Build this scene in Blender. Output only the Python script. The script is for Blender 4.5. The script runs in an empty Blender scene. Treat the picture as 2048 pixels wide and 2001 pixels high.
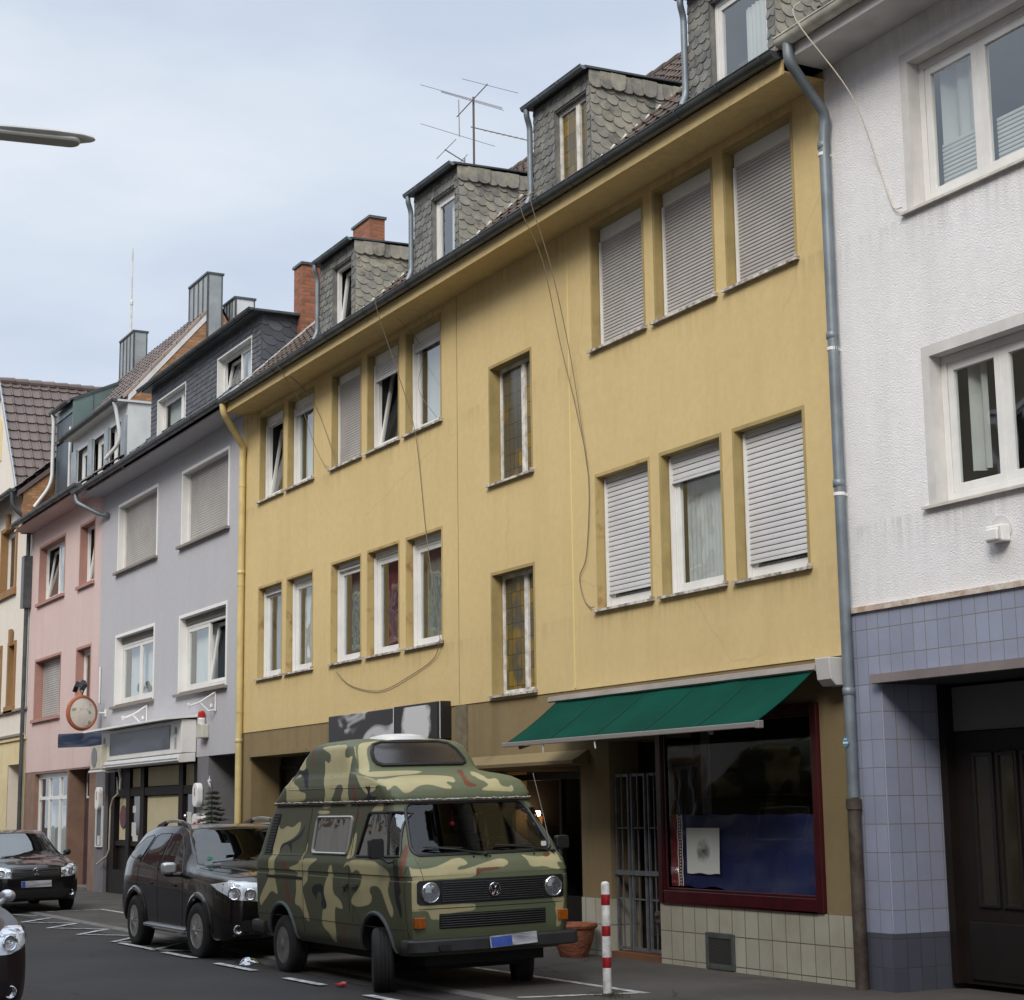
import bpy, bmesh, math, random
import numpy as np
from mathutils import Vector, Matrix
from mathutils.bvhtree import BVHTree
R = math.radians
SC = bpy.context.scene
COL = SC.collection
random.seed(11)

# ---------------------------------------------------------------- camera, sky, sun, exposure
cam_d = bpy.data.cameras.new("camera")
cam_d.sensor_width = 36.0
cam_d.lens = 3539.0 / 2048.0 * 36.0
cam_d.clip_start = 0.1
cam_d.clip_end = 2000.0
cam = bpy.data.objects.new("camera", cam_d)
COL.objects.link(cam)
right = Vector((0.47027, 0.88242, -0.01336)).normalized()
back = Vector((0.868176, -0.465293, -0.172548)).normalized()
up = back.cross(right).normalized()
right = up.cross(back)
mw = Matrix((right, up, back)).transposed().to_4x4()
mw.translation = Vector((0, 0, 1.65))
cam.matrix_world = mw
SC.camera = cam
SC.render.resolution_x = 1024
SC.render.resolution_y = 1000
SC.view_settings.view_transform = 'Standard'
SC.view_settings.look = 'None'
SC.view_settings.exposure = 0.43
SC.view_settings.gamma = 1.0

SUN_EL, SUN_AZ = 38.0, -50.0     # azimuth measured from +X towards +Y
wd = bpy.data.worlds.new("World")
SC.world = wd
wd.use_nodes = True
wn, wl = wd.node_tree.nodes, wd.node_tree.links
wn.clear()
w_out = wn.new('ShaderNodeOutputWorld')
w_bg = wn.new('ShaderNodeBackground')
w_sky = wn.new('ShaderNodeTexSky')
w_sky.sky_type = 'NISHITA'
w_sky.sun_disc = False
w_sky.sun_elevation = R(SUN_EL)
w_sky.sun_rotation = R(90.0 - SUN_AZ)
w_sky.air_density = 1.0
w_sky.dust_density = 2.0
w_tc = wn.new('ShaderNodeTexCoord')
w_map = wn.new('ShaderNodeMapping')
w_map.inputs['Scale'].default_value = (1.0, 1.0, 3.2)
w_map.inputs['Rotation'].default_value = (0.35, 0.0, 0.5)
w_no = wn.new('ShaderNodeTexNoise')
w_no.inputs['Scale'].default_value = 3.1
w_no.inputs['Detail'].default_value = 6.0
w_no.inputs['Roughness'].default_value = 0.48
w_ramp = wn.new('ShaderNodeValToRGB')
w_ramp.color_ramp.elements[0].position = 0.30
w_ramp.color_ramp.elements[0].color = (4.6, 5.25, 6.3, 1)
w_ramp.color_ramp.elements[1].position = 0.72
w_ramp.color_ramp.elements[1].color = (7.0, 7.35, 7.7, 1)
w_mix = wn.new('ShaderNodeMixRGB')
w_mix.inputs[0].default_value = 0.88
w_bg.inputs['Strength'].default_value = 0.1
wl.new(w_tc.outputs['Generated'], w_map.inputs[0])
wl.new(w_map.outputs[0], w_no.inputs[0])
wl.new(w_no.outputs[0], w_ramp.inputs[0])
wl.new(w_sky.outputs[0], w_mix.inputs[1])
wl.new(w_ramp.outputs[0], w_mix.inputs[2])
# an overcast sky is brighter overhead than near the horizon
w_sep = wn.new('ShaderNodeSeparateXYZ'); wl.new(w_tc.outputs['Generated'], w_sep.inputs[0])
w_zr = wn.new('ShaderNodeMapRange'); w_zr.inputs[1].default_value = 0.5; w_zr.inputs[2].default_value = 0.95; w_zr.inputs[3].default_value = 1.0; w_zr.inputs[4].default_value = 2.7
wl.new(w_sep.outputs[2], w_zr.inputs[0])
w_mul = wn.new('ShaderNodeVectorMath'); w_mul.operation = 'SCALE'
wl.new(w_mix.outputs[0], w_mul.inputs[0]); wl.new(w_zr.outputs[0], w_mul.inputs['Scale'])
wl.new(w_mul.outputs[0], w_bg.inputs[0])
wl.new(w_bg.outputs[0], w_out.inputs[0])

sun_d = bpy.data.lights.new("sun", 'SUN')
sun_d.energy = 2.0
sun_d.angle = R(26)
sun_d.color = (1.0, 0.93, 0.82)
sun = bpy.data.objects.new("sun", sun_d)
COL.objects.link(sun)
sdir = Vector((math.cos(R(SUN_AZ)) * math.cos(R(SUN_EL)), math.sin(R(SUN_AZ)) * math.cos(R(SUN_EL)), math.sin(R(SUN_EL))))
sun.rotation_euler = sdir.to_track_quat('Z', 'Y').to_euler()
sun.location = (0, 0, 30)

# ---------------------------------------------------------------- materials
def new_mat(name):
    m = bpy.data.materials.new(name)
    m.use_nodes = True
    nt = m.node_tree
    return m, nt, nt.nodes['Principled BSDF']

def coord(nt, kind='Object'):
    tc = nt.nodes.new('ShaderNodeTexCoord')
    return tc.outputs[kind]

def noise(nt, vec, scale, detail=3.0, rough=0.5, stretch=None):
    if stretch:
        mp = nt.nodes.new('ShaderNodeMapping')
        mp.inputs['Scale'].default_value = stretch
        nt.links.new(vec, mp.inputs[0]); vec = mp.outputs[0]
    n = nt.nodes.new('ShaderNodeTexNoise')
    n.inputs['Scale'].default_value = scale
    n.inputs['Detail'].default_value = detail
    n.inputs['Roughness'].default_value = rough
    nt.links.new(vec, n.inputs['Vector'])
    return n.outputs['Fac']

def ramp(nt, fac, p0, c0, p1, c1):
    r = nt.nodes.new('ShaderNodeValToRGB')
    e = r.color_ramp.elements
    e[0].position, e[0].color = p0, (*c0, 1) if len(c0) == 3 else c0
    e[1].position, e[1].color = p1, (*c1, 1) if len(c1) == 3 else c1
    nt.links.new(fac, r.inputs[0])
    return r.outputs[0]

def mixc(nt, fac, a, b, mode='MIX'):
    m = nt.nodes.new('ShaderNodeMixRGB')
    m.blend_type = mode
    for i, s in enumerate((fac, a, b)):
        if isinstance(s, (int, float)): m.inputs[i].default_value = s
        elif isinstance(s, tuple): m.inputs[i].default_value = (*s[:3], 1)
        else: nt.links.new(s, m.inputs[i])
    return m.outputs[0]

def bump(nt, bsdf, height, strength, dist, prev=None):
    b = nt.nodes.new('ShaderNodeBump')
    b.inputs['Strength'].default_value = strength
    b.inputs['Distance'].default_value = dist
    nt.links.new(height, b.inputs['Height'])
    if prev: nt.links.new(prev, b.inputs['Normal'])
    nt.links.new(b.outputs[0], bsdf.inputs['Normal'])
    return b.outputs[0]

def M(name, col, rough=0.7, metal=0.0, var=0.0, vscale=2.0, bs=0.0, bscale=60.0, bd=0.01, coat=0.0, spec=0.5, vcol=None, stretch=None, emis=None, es=1.0, p0=0.34, p1=0.62):
    m, nt, b = new_mat(name)
    b.inputs['Base Color'].default_value = (*col, 1)
    b.inputs['Roughness'].default_value = rough
    b.inputs['Metallic'].default_value = metal
    b.inputs['Specular IOR Level'].default_value = spec
    if coat: b.inputs['Coat Weight'].default_value = coat; b.inputs['Coat Roughness'].default_value = 0.03
    if emis:
        b.inputs['Emission Color'].default_value = (*emis, 1); b.inputs['Emission Strength'].default_value = es
    if var or bs:
        v = coord(nt)
    if var:
        f = noise(nt, v, vscale, 5.0, 0.6, stretch)
        dark = vcol if vcol else tuple(c * (1 - var) for c in col)
        lite = tuple(min(1, c * (1 + var * 0.35)) for c in col)
        nt.links.new(ramp(nt, f, p0, dark, p1, lite), b.inputs['Base Color'])
    if bs:
        bump(nt, b, noise(nt, v, bscale, 3.0, 0.6), bs, bd)
    return m

def stucco(name, col, stain, bscale=70, bs=0.5, bd=0.012, amount=0.35, runs=None, cracks=0.0):
    m, nt, b = new_mat(name)
    v = coord(nt)
    b.inputs['Roughness'].default_value = 0.95
    b.inputs['Specular IOR Level'].default_value = 0.15
    big = noise(nt, v, 0.55, 5.0, 0.62)
    streak = noise(nt, v, 1.0, 5.0, 0.65, (2.6, 2.6, 0.22))
    fine = noise(nt, v, 9.0, 4.0, 0.7)
    c = mixc(nt, ramp(nt, big, 0.40, (0, 0, 0), 0.72, (amount, amount, amount)), col, stain)
    c = mixc(nt, ramp(nt, streak, 0.50, (0, 0, 0), 0.78, (amount * 1.3,) * 3), c, stain)
    c = mixc(nt, ramp(nt, fine, 0.30, (0.25, 0.25, 0.25), 0.60, (0, 0, 0)), c, tuple(x * 0.72 for x in col))
    if runs:      # dirt washed down below the sills and the soffit; runs = [(z, length, strength)]
        sp = nt.nodes.new('ShaderNodeSeparateXYZ'); nt.links.new(v, sp.inputs[0])
        rr = nt.nodes.new('ShaderNodeValToRGB'); el = rr.color_ramp.elements; rr.color_ramp.interpolation = 'LINEAR'
        dv = nt.nodes.new('ShaderNodeMath'); dv.operation = 'DIVIDE'; dv.inputs[1].default_value = 10.0; nt.links.new(sp.outputs[2], dv.inputs[0]); nt.links.new(dv.outputs[0], rr.inputs[0])
        el[0].position = 0.0; el[0].color = (0, 0, 0, 1); el[1].position = 1.0; el[1].color = (0, 0, 0, 1)
        for z, ln, stg in runs:
            for pz, val in ((z - ln, 0), (z - .02, stg), (z + .01, 0)):
                e = el.new(pz / 10.0); e.color = (val, val, val, 1)
        st = noise(nt, v, 1.0, 4.0, 0.7, (9.0, 9.0, 0.5)); sm = noise(nt, v, 0.9, 3.0, 0.6)
        k = mixc(nt, 1.0, ramp(nt, st, 0.42, (0, 0, 0), 0.66, (1, 1, 1)), rr.outputs[0], 'MULTIPLY')
        k = mixc(nt, 1.0, k, ramp(nt, sm, 0.38, (.15, .15, .15), 0.6, (1, 1, 1)), 'MULTIPLY')
        c = mixc(nt, k, c, tuple(x * 0.35 for x in col))
    if cracks:
        vo = nt.nodes.new('ShaderNodeTexVoronoi'); vo.feature = 'DISTANCE_TO_EDGE'; vo.inputs['Scale'].default_value = 0.33
        dn = nt.nodes.new('ShaderNodeTexNoise'); dn.inputs['Scale'].default_value = 1.7; dn.inputs['Detail'].default_value = 5.0; nt.links.new(v, dn.inputs['Vector'])
        vv = mixc(nt, 0.22, v, dn.outputs['Color']); nt.links.new(vv, vo.inputs['Vector'])
        k = ramp(nt, vo.outputs['Distance'], 0.0, (cracks,) * 3, 0.0022, (0, 0, 0))
        k = mixc(nt, 1.0, k, ramp(nt, noise(nt, v, 0.7, 2.0), 0.50, (0, 0, 0), 0.56, (1, 1, 1)), 'MULTIPLY')
        c = mixc(nt, k, c, tuple(x * 0.4 for x in col))
    nt.links.new(c, b.inputs['Base Color'])
    n1 = bump(nt, b, noise(nt, v, bscale, 3.0, 0.65), bs, bd)
    bump(nt, b, noise(nt, v, 3.0, 3.0, 0.5), 0.12, 0.02, n1)
    return m

def tilemat(name, col, grout, tw, th, gap=0.006, rough=0.2, off=(0, 0, 0), brick=0.0, var=0.12, bs=0.6, dirt=None, axis='xz'):
    """tiles / bricks laid on vertical walls: u = x + y, v = z"""
    m, nt, b = new_mat(name)
    v = coord(nt)
    mp = nt.nodes.new('ShaderNodeMapping'); mp.inputs['Location'].default_value = off
    nt.links.new(v, mp.inputs[0])
    sp = nt.nodes.new('ShaderNodeSeparateXYZ'); nt.links.new(mp.outputs[0], sp.inputs[0])
    ad = nt.nodes.new('ShaderNodeMath'); ad.operation = 'ADD'
    nt.links.new(sp.outputs[0], ad.inputs[0]); nt.links.new(sp.outputs[1], ad.inputs[1])
    cb = nt.nodes.new('ShaderNodeCombineXYZ')
    if axis == 'xy':
        nt.links.new(sp.outputs[0], cb.inputs[0]); nt.links.new(sp.outputs[1], cb.inputs[1])
    else:
        nt.links.new(ad.outputs[0], cb.inputs[0]); nt.links.new(sp.outputs[2], cb.inputs[1])
    br = nt.nodes.new('ShaderNodeTexBrick')
    br.offset = brick
    br.inputs['Scale'].default_value = 1.0
    br.inputs['Brick Width'].default_value = tw
    br.inputs['Row Height'].default_value = th
    br.inputs['Mortar Size'].default_value = gap
    br.inputs['Mortar Smooth'].default_value = 0.2
    br.inputs['Bias'].default_value = 0.0
    br.inputs['Color1'].default_value = (*col, 1)
    br.inputs['Color2'].default_value = (*[c * (1 - var) for c in col], 1)
    br.inputs['Mortar'].default_value = (*grout, 1)
    nt.links.new(cb.outputs[0], br.inputs['Vector'])
    c = br.outputs['Color']
    if dirt:
        f = noise(nt, v, 1.6, 5.0, 0.65)
        c = mixc(nt, ramp(nt, f, 0.42, (0, 0, 0), 0.75, (0.6, 0.6, 0.6)), c, dirt)
    nt.links.new(c, b.inputs['Base Color'])
    b.inputs['Roughness'].default_value = rough
    bn = nt.nodes.new('ShaderNodeBump'); bn.invert = True
    bn.inputs['Strength'].default_value = bs; bn.inputs['Distance'].default_value = 0.006
    nt.links.new(br.outputs['Fac'], bn.inputs['Height'])
    b2 = nt.nodes.new('ShaderNodeBump'); b2.inputs['Strength'].default_value = 0.15; b2.inputs['Distance'].default_value = 0.01
    nt.links.new(noise(nt, v, 5.0 if rough < .5 else 40.0, 3.0), b2.inputs['Height'])
    nt.links.new(bn.outputs[0], b2.inputs['Normal']); nt.links.new(b2.outputs[0], b.inputs['Normal'])
    return m

def glassmat(name, tint=(0.55, 0.6, 0.6), refl=(0.95, 0.98, 1.0), base=0.10, wob=0.0, wscale=2.0, ior=1.7):
    """thin pane: see-through with a mirror-like share that grows at grazing angles"""
    m, nt, b = new_mat(name)
    nt.nodes.remove(b)
    out = nt.nodes['Material Output']
    tr = nt.nodes.new('ShaderNodeBsdfTransparent'); tr.inputs[0].default_value = (*tint, 1)
    gl = nt.nodes.new('ShaderNodeBsdfGlossy'); gl.inputs['Color'].default_value = (*refl, 1); gl.inputs['Roughness'].default_value = 0.02
    fr = nt.nodes.new('ShaderNodeFresnel'); fr.inputs[0].default_value = ior
    ad = nt.nodes.new('ShaderNodeMath'); ad.operation = 'ADD'; ad.use_clamp = True; ad.inputs[1].default_value = base
    mx = nt.nodes.new('ShaderNodeMixShader')
    ge = nt.nodes.new('ShaderNodeNewGeometry'); inv = nt.nodes.new('ShaderNodeMath'); inv.operation = 'MULTIPLY_ADD'; inv.inputs[1].default_value = -0.95; inv.inputs[2].default_value = 1.0
    nt.links.new(ge.outputs['Backfacing'], inv.inputs[0])
    mu = nt.nodes.new('ShaderNodeMath'); mu.operation = 'MULTIPLY'; nt.links.new(ad.outputs[0], mu.inputs[0]); nt.links.new(inv.outputs[0], mu.inputs[1])
    nt.links.new(fr.outputs[0], ad.inputs[0]); nt.links.new(mu.outputs[0], mx.inputs[0])
    nt.links.new(tr.outputs[0], mx.inputs[1]); nt.links.new(gl.outputs[0], mx.inputs[2])
    nt.links.new(mx.outputs[0], out.inputs[0])
    if wob:
        bp = nt.nodes.new('ShaderNodeBump'); bp.inputs['Strength'].default_value = wob; bp.inputs['Distance'].default_value = 0.05
        nt.links.new(noise(nt, coord(nt), wscale, 2.0), bp.inputs['Height'])
        nt.links.new(bp.outputs[0], gl.inputs['Normal'])
    return m

def island(name, col, dark, rough=0.8, metal=0.0, stain=None, bs=0.3, bscale=30):
    """every loose piece of the mesh (a slate, a roof tile) gets its own shade"""
    m, nt, b = new_mat(name)
    g = nt.nodes.new('ShaderNodeNewGeometry')
    c = ramp(nt, g.outputs['Random Per Island'], 0.0, dark, 1.0, col)
    v = coord(nt)
    if stain:
        c = mixc(nt, ramp(nt, noise(nt, v, 5.0, 5.0, 0.7), 0.42, (0, 0, 0), 0.68, (0.75,) * 3), c, stain)
    nt.links.new(c, b.inputs['Base Color'])
    b.inputs['Roughness'].default_value = rough
    b.inputs['Metallic'].default_value = metal
    if bs: bump(nt, b, noise(nt, v, bscale, 3.0), bs, 0.01)
    return m

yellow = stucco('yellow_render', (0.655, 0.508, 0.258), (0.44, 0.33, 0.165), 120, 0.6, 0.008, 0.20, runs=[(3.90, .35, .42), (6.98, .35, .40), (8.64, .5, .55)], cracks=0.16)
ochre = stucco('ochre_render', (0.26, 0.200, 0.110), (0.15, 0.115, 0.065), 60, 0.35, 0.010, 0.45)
olive = M('olive_reveal_paint', (0.36, 0.275, 0.115), 0.8, var=0.18, vscale=3)
rustpaint = M('peeling_reveal_paint', (0.37, 0.28, 0.12), 0.85, var=0.5, vscale=3.6, vcol=(0.25, 0.115, 0.04), p0=0.28, p1=0.47)
whitewall = stucco('white_roughcast', (0.84, 0.84, 0.86), (0.54, 0.53, 0.51), 60, 0.75, 0.016, 0.2, runs=[(4.20, .5, .4), (6.93, .5, .4), (8.76, .7, .5)])
taupe = M('taupe_smooth_render', (0.60, 0.585, 0.575), 0.8, var=0.12, vscale=3)
lilac = stucco('lilac_render', (0.465, 0.465, 0.50), (0.36, 0.355, 0.38), 70, 0.25, 0.006, 0.2)
lilacgrey = M('grey_smooth_render', (0.17, 0.165, 0.18), 0.8, var=0.1, vscale=2)
pink = stucco('pink_render', (0.64, 0.50, 0.48), (0.50, 0.35, 0.33), 60, 0.25, 0.006, 0.3)
rose = M('rose_window_trim', (0.38, 0.21, 0.18), 0.8, var=0.1)
cream = stucco('cream_render', (0.73, 0.68, 0.61), (0.58, 0.50, 0.44), 60, 0.2, 0.006, 0.2)
creamyel = M('pale_yellow_band', (0.68, 0.57, 0.33), 0.8, var=0.1)
brownstone = M('brown_window_surround', (0.27, 0.15, 0.06), 0.8, var=0.15)
whitepvc = M('white_pvc', (0.72, 0.72, 0.71), 0.35, var=0.08, vscale=4, spec=0.4)
oldwhite = M('flaking_white_wood', (0.68, 0.67, 0.64), 0.7, var=0.25, vscale=9, vcol=(0.44, 0.42, 0.38))
sillmat = M('weathered_sill', (0.52, 0.49, 0.45), 0.7, var=0.65, vscale=11, vcol=(0.12, 0.10, 0.085))
stonesill = M('grey_brown_sill', (0.23, 0.20, 0.18), 0.7, var=0.15)
slatW = M('white_shutter_slats', (0.62, 0.62, 0.64), 0.45, var=0.1, vscale=1.5)
slatG = M('grey_shutter_slats', (0.44, 0.42, 0.405), 0.5, var=0.18, vscale=1.2)
slatD2 = M('pale_slat_gap', (0.24, 0.22, 0.205), 0.8)
slatD = M('dark_slat_gap', (0.06, 0.055, 0.05), 0.8)
pane = glassmat('window_glass', (0.80, 0.84, 0.84), base=0.12, wob=0.10, wscale=1.3)
shopglass = glassmat('shop_glass', ior=1.4, tint=(0.90, 0.92, 0.92), base=0.0, wob=0.03)
curtain = M('net_curtain', (0.60, 0.61, 0.60), 0.9, var=0.1)
curtainG = M('grey_green_curtain', (0.20, 0.21, 0.185), 0.9, var=0.2)
curtainR = M('dark_red_curtain', (0.12, 0.02, 0.03), 0.9, var=0.2)
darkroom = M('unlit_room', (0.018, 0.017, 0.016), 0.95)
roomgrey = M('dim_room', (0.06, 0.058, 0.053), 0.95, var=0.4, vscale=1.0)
zinc = M('zinc_sheet', (0.36, 0.39, 0.41), 0.42, 0.55, var=0.18, vscale=2.5)
zincL = M('bright_zinc', (0.60, 0.62, 0.62), 0.42, 0.15, var=0.12, vscale=2)
zincD = M('dark_zinc_gutter', (0.085, 0.095, 0.10), 0.40, 0.35, var=0.3, vscale=3)
zincB = M('blue_grey_zinc', (0.20, 0.235, 0.265), 0.5, 0.35, var=0.25, vscale=3)
iron = M('rusty_cast_iron', (0.085, 0.070, 0.058), 0.65, 0.3, var=0.5, vscale=6, vcol=(0.05, 0.035, 0.027))
palezinc = M('pale_weathered_gutter', (0.55, 0.53, 0.47), 0.6, 0.1, var=0.35, vscale=4)
slateL = island('old_sidelit_slate', (0.27, 0.265, 0.235), (0.12, 0.12, 0.115), 0.75, stain=(0.42, 0.385, 0.29))  # cheek slates: old patina, plus the stronger side light put into a paler colour
slateM = island('old_grey_slate', (0.17, 0.172, 0.17), (0.085, 0.088, 0.09), 0.75, stain=(0.28, 0.27, 0.23))
slateD = island('new_dark_slate', (0.095, 0.10, 0.115), (0.055, 0.058, 0.07), 0.6)
tileBrown = island('brown_roof_tile', (0.105, 0.068, 0.052), (0.060, 0.040, 0.033), 0.85, stain=(0.05, 0.045, 0.035))
tileGrey = island('grey_brown_roof_tile', (0.125, 0.095, 0.085), (0.095, 0.072, 0.066), 0.6)
brickred = tilemat('red_chimney_brick', (0.34, 0.115, 0.06), (0.16, 0.11, 0.08), 0.21, 0.07, 0.010, 0.9, brick=0.5, var=0.4)
brickold = tilemat('old_yellow_red_brick', (0.42, 0.21, 0.095), (0.22, 0.16, 0.10), 0.23, 0.075, 0.012, 0.9, brick=0.5, var=0.45, dirt=(0.25, 0.085, 0.04))
lavtile = tilemat('lavender_wall_tile', (0.31, 0.345, 0.46), (0.22, 0.19, 0.17), 0.158, 0.25, 0.0045, 0.20, off=(0.70, 0, 0.02), var=0.13, dirt=(0.22, 0.23, 0.30))
lavdark = tilemat('dark_plinth_tile', (0.085, 0.09, 0.12), (0.07, 0.06, 0.06), 0.158, 0.25, 0.0045, 0.3, off=(0.70, 0, 0.02), var=0.15)
beigetile = tilemat('beige_plinth_tile', (0.45, 0.44, 0.37), (0.11, 0.085, 0.06), 0.222, 0.29, 0.0055, 0.32, off=(0.06, 0, -0.082), var=0.14, dirt=(0.26, 0.22, 0.15))
maroon = M('maroon_frame_paint', (0.050, 0.005, 0.008), 0.35, var=0.25, vscale=5)
darkwood = M('dark_brown_wood', (0.012, 0.0075, 0.006), 0.6, var=0.3, vscale=5, spec=0.3)
blackwood = M('blackened_wood', (0.009, 0.007, 0.006), 0.5, var=0.3)
creamblind = M('cream_blind', (0.55, 0.49, 0.32), 0.7, var=0.06)
plaster_w = M('offwhite_panel', (0.36, 0.35, 0.34), 0.85, var=0.1)
black = M('black_plastic', (0.014, 0.014, 0.015), 0.45)
rubber = M('tyre_rubber', (0.018, 0.018, 0.018), 0.85, bs=0.3, bscale=90, bd=0.004)
chrome = M('chrome', (0.75, 0.76, 0.78), 0.12, 1.0)
steel = M('brushed_steel', (0.40, 0.41, 0.43), 0.35, 0.8, var=0.2)
greypaint = M('grey_gate_paint', (0.14, 0.15, 0.175), 0.5, 0.2, var=0.3, vscale=8)
whitepaint = M('white_enamel', (0.76, 0.76, 0.75), 0.35, var=0.06)
cablemat = M('old_cable', (0.20, 0.16, 0.11), 0.8)
cablew = M('pale_cable', (0.55, 0.50, 0.42), 0.7)

# ---------------------------------------------------------------- mesh helpers
OFF = {}
def tag(o, label=None, cat=None, group=None, kind=None):
    if label: o['label'] = label
    if cat: o['category'] = cat
    if group: o['group'] = group
    if kind: o['kind'] = kind
    return o

def thing(name, loc, label, cat, group=None, rot=(0, 0, 0), local=False):
    """an Empty at the base of a thing; its parts are written in world coordinates unless local"""
    o = bpy.data.objects.new(name, None)
    o.empty_display_size = 0.2
    COL.objects.link(o)
    o.location = loc; o.rotation_euler = rot
    OFF[o.name] = Vector((0, 0, 0)) if local else Vector(loc)
    return tag(o, label, cat, group)

class MB:
    def __init__(s): s.v = []; s.f = []; s.mi = []
    def add(s, vs, fs, mi=0):
        n = len(s.v); s.v += [tuple(p) for p in vs]
        s.f += [tuple(i + n for i in f) for f in fs]; s.mi += [mi] * len(fs)
        return s
    def box(s, x0, x1, y0, y1, z0, z1, mi=0):
        return s.add([(x0,y0,z0),(x1,y0,z0),(x1,y1,z0),(x0,y1,z0),(x0,y0,z1),(x1,y0,z1),(x1,y1,z1),(x0,y1,z1)],
                     [(0,3,2,1),(4,5,6,7),(0,1,5,4),(1,2,6,5),(2,3,7,6),(3,0,4,7)], mi)
    def quad(s, a, b, c, d, mi=0): return s.add([a, b, c, d], [(0, 1, 2, 3)], mi)
    def prism(s, poly, ax, a, b, mi=0, caps=True):
        def P(p, t):
            return (t, p[0], p[1]) if ax == 'x' else ((p[0], t, p[1]) if ax == 'y' else (p[0], p[1], t))
        n = len(poly)
        fs = [(i, (i + 1) % n, n + (i + 1) % n, n + i) for i in range(n)]
        if caps: fs += [tuple(range(n))[::-1], tuple(range(n, 2 * n))]
        return s.add([P(p, a) for p in poly] + [P(p, b) for p in poly], fs, mi)
    def tube(s, pts, r, n=8, caps=True, mi=0, r1=None, rs=None):
        pts = [Vector(p) for p in pts]
        m = len(pts); vs = []; prev = None
        for i, p in enumerate(pts):
            t = (pts[min(i + 1, m - 1)] - pts[max(i - 1, 0)])
            if t.length < 1e-9: t = Vector((0, 0, 1))
            t.normalize()
            if prev is None:
                a = Vector((0, 0, 1)) if abs(t.z) < 0.9 else Vector((1, 0, 0))
                u = t.cross(a).normalized()
            else:
                u = (prev - t * prev.dot(t))
                u = u.normalized() if u.length > 1e-6 else t.orthogonal().normalized()
            prev = u; w = t.cross(u)
            rr = r if r1 is None else r + (r1 - r) * i / (m - 1)
            if rs: rr = rs[i]
            for k in range(n):
                a = 2 * math.pi * k / n
                vs.append(p + (u * math.cos(a) + w * math.sin(a)) * rr)
        fs = [(i * n + k, i * n + (k + 1) % n, (i + 1) * n + (k + 1) % n, (i + 1) * n + k) for i in range(m - 1) for k in range(n)]
        if caps: fs += [tuple(range(n))[::-1], tuple(range((m - 1) * n, m * n))]
        return s.add(vs, fs, mi)
    def lathe(s, c, prof, n=24, ax='z', mi=0):
        """prof: list of (radius, offset along axis)"""
        c = Vector(c); vs = []
        for r, h in prof:
            for k in range(n):
                a = 2 * math.pi * k / n
                p, q = r * math.cos(a), r * math.sin(a)
                vs.append(c + (Vector((p, q, h)) if ax == 'z' else Vector((p, h, q)) if ax == 'y' else Vector((h, p, q))))
        m = len(prof)
        fs = [(i * n + k, i * n + (k + 1) % n, (i + 1) * n + (k + 1) % n, (i + 1) * n + k) for i in range(m - 1) for k in range(n)]
        if prof[0][0] > 1e-4: fs.append(tuple(range(n))[::-1])
        if prof[-1][0] > 1e-4: fs.append(tuple(range((m - 1) * n, m * n)))
        return s.add(vs, fs, mi)
    def sphere(s, c, r, n=14, sq=(1, 1, 1)):
        pr = [(max(1e-5, r * math.sin(math.pi * i / n)), -r * math.cos(math.pi * i / n)) for i in range(n + 1)]
        k = len(s.v); s.lathe((0, 0, 0), pr, n * 2)
        for i in range(k, len(s.v)):
            p = s.v[i]; s.v[i] = (p[0] * sq[0] + c[0], p[1] * sq[1] + c[1], p[2] * sq[2] + c[2])
        return s
    def build(s, name, mat, parent=None, smooth=False, bevel=0.0, label=None, cat=None, group=None, kind=None, xform=None, merge=True, angle=35):
        off = Vector((0, 0, 0))
        if parent is not None: off = OFF.get(parent.name, off)
        me = bpy.data.meshes.new(name)
        vs = s.v
        if xform is not None: vs = [xform @ Vector(p) for p in vs]
        me.from_pydata([(p[0] - off.x, p[1] - off.y, p[2] - off.z) for p in vs], [], s.f)
        mats = mat if isinstance(mat, (list, tuple)) else [mat]
        for m in mats: me.materials.append(m)
        if len(mats) > 1: me.polygons.foreach_set('material_index', s.mi)
        bm = bmesh.new(); bm.from_mesh(me)
        if merge: bmesh.ops.remove_doubles(bm, verts=bm.verts, dist=1e-5)
        bmesh.ops.recalc_face_normals(bm, faces=bm.faces)
        bm.to_mesh(me); bm.free()
        o = bpy.data.objects.new(name, me)
        COL.objects.link(o)
        if parent is not None:
            o.parent = parent; OFF[o.name] = off
        if smooth:
            me.polygons.foreach_set('use_smooth', [True] * len(me.polygons))
            me.set_sharp_from_angle(angle=R(angle))
        if bevel:
            bv = o.modifiers.new('bevel', 'BEVEL'); bv.width = bevel; bv.segments = 2; bv.limit_method = 'ANGLE'; bv.angle_limit = R(40)
        return tag(o, label, cat, group, kind)

def arcpts(cx, cz, r, a0, a1, n=8):
    return [(cx + r * math.cos(R(a0 + (a1 - a0) * i / n)), cz + r * math.sin(R(a0 + (a1 - a0) * i / n))) for i in range(n + 1)]

def rrect(x0, x1, z0, z1, r, n=5):
    return arcpts(x1 - r, z1 - r, r, 0, 90, n) + arcpts(x0 + r, z1 - r, r, 90, 180, n) + arcpts(x0 + r, z0 + r, r, 180, 270, n) + arcpts(x1 - r, z0 + r, r, 270, 360, n)

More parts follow.
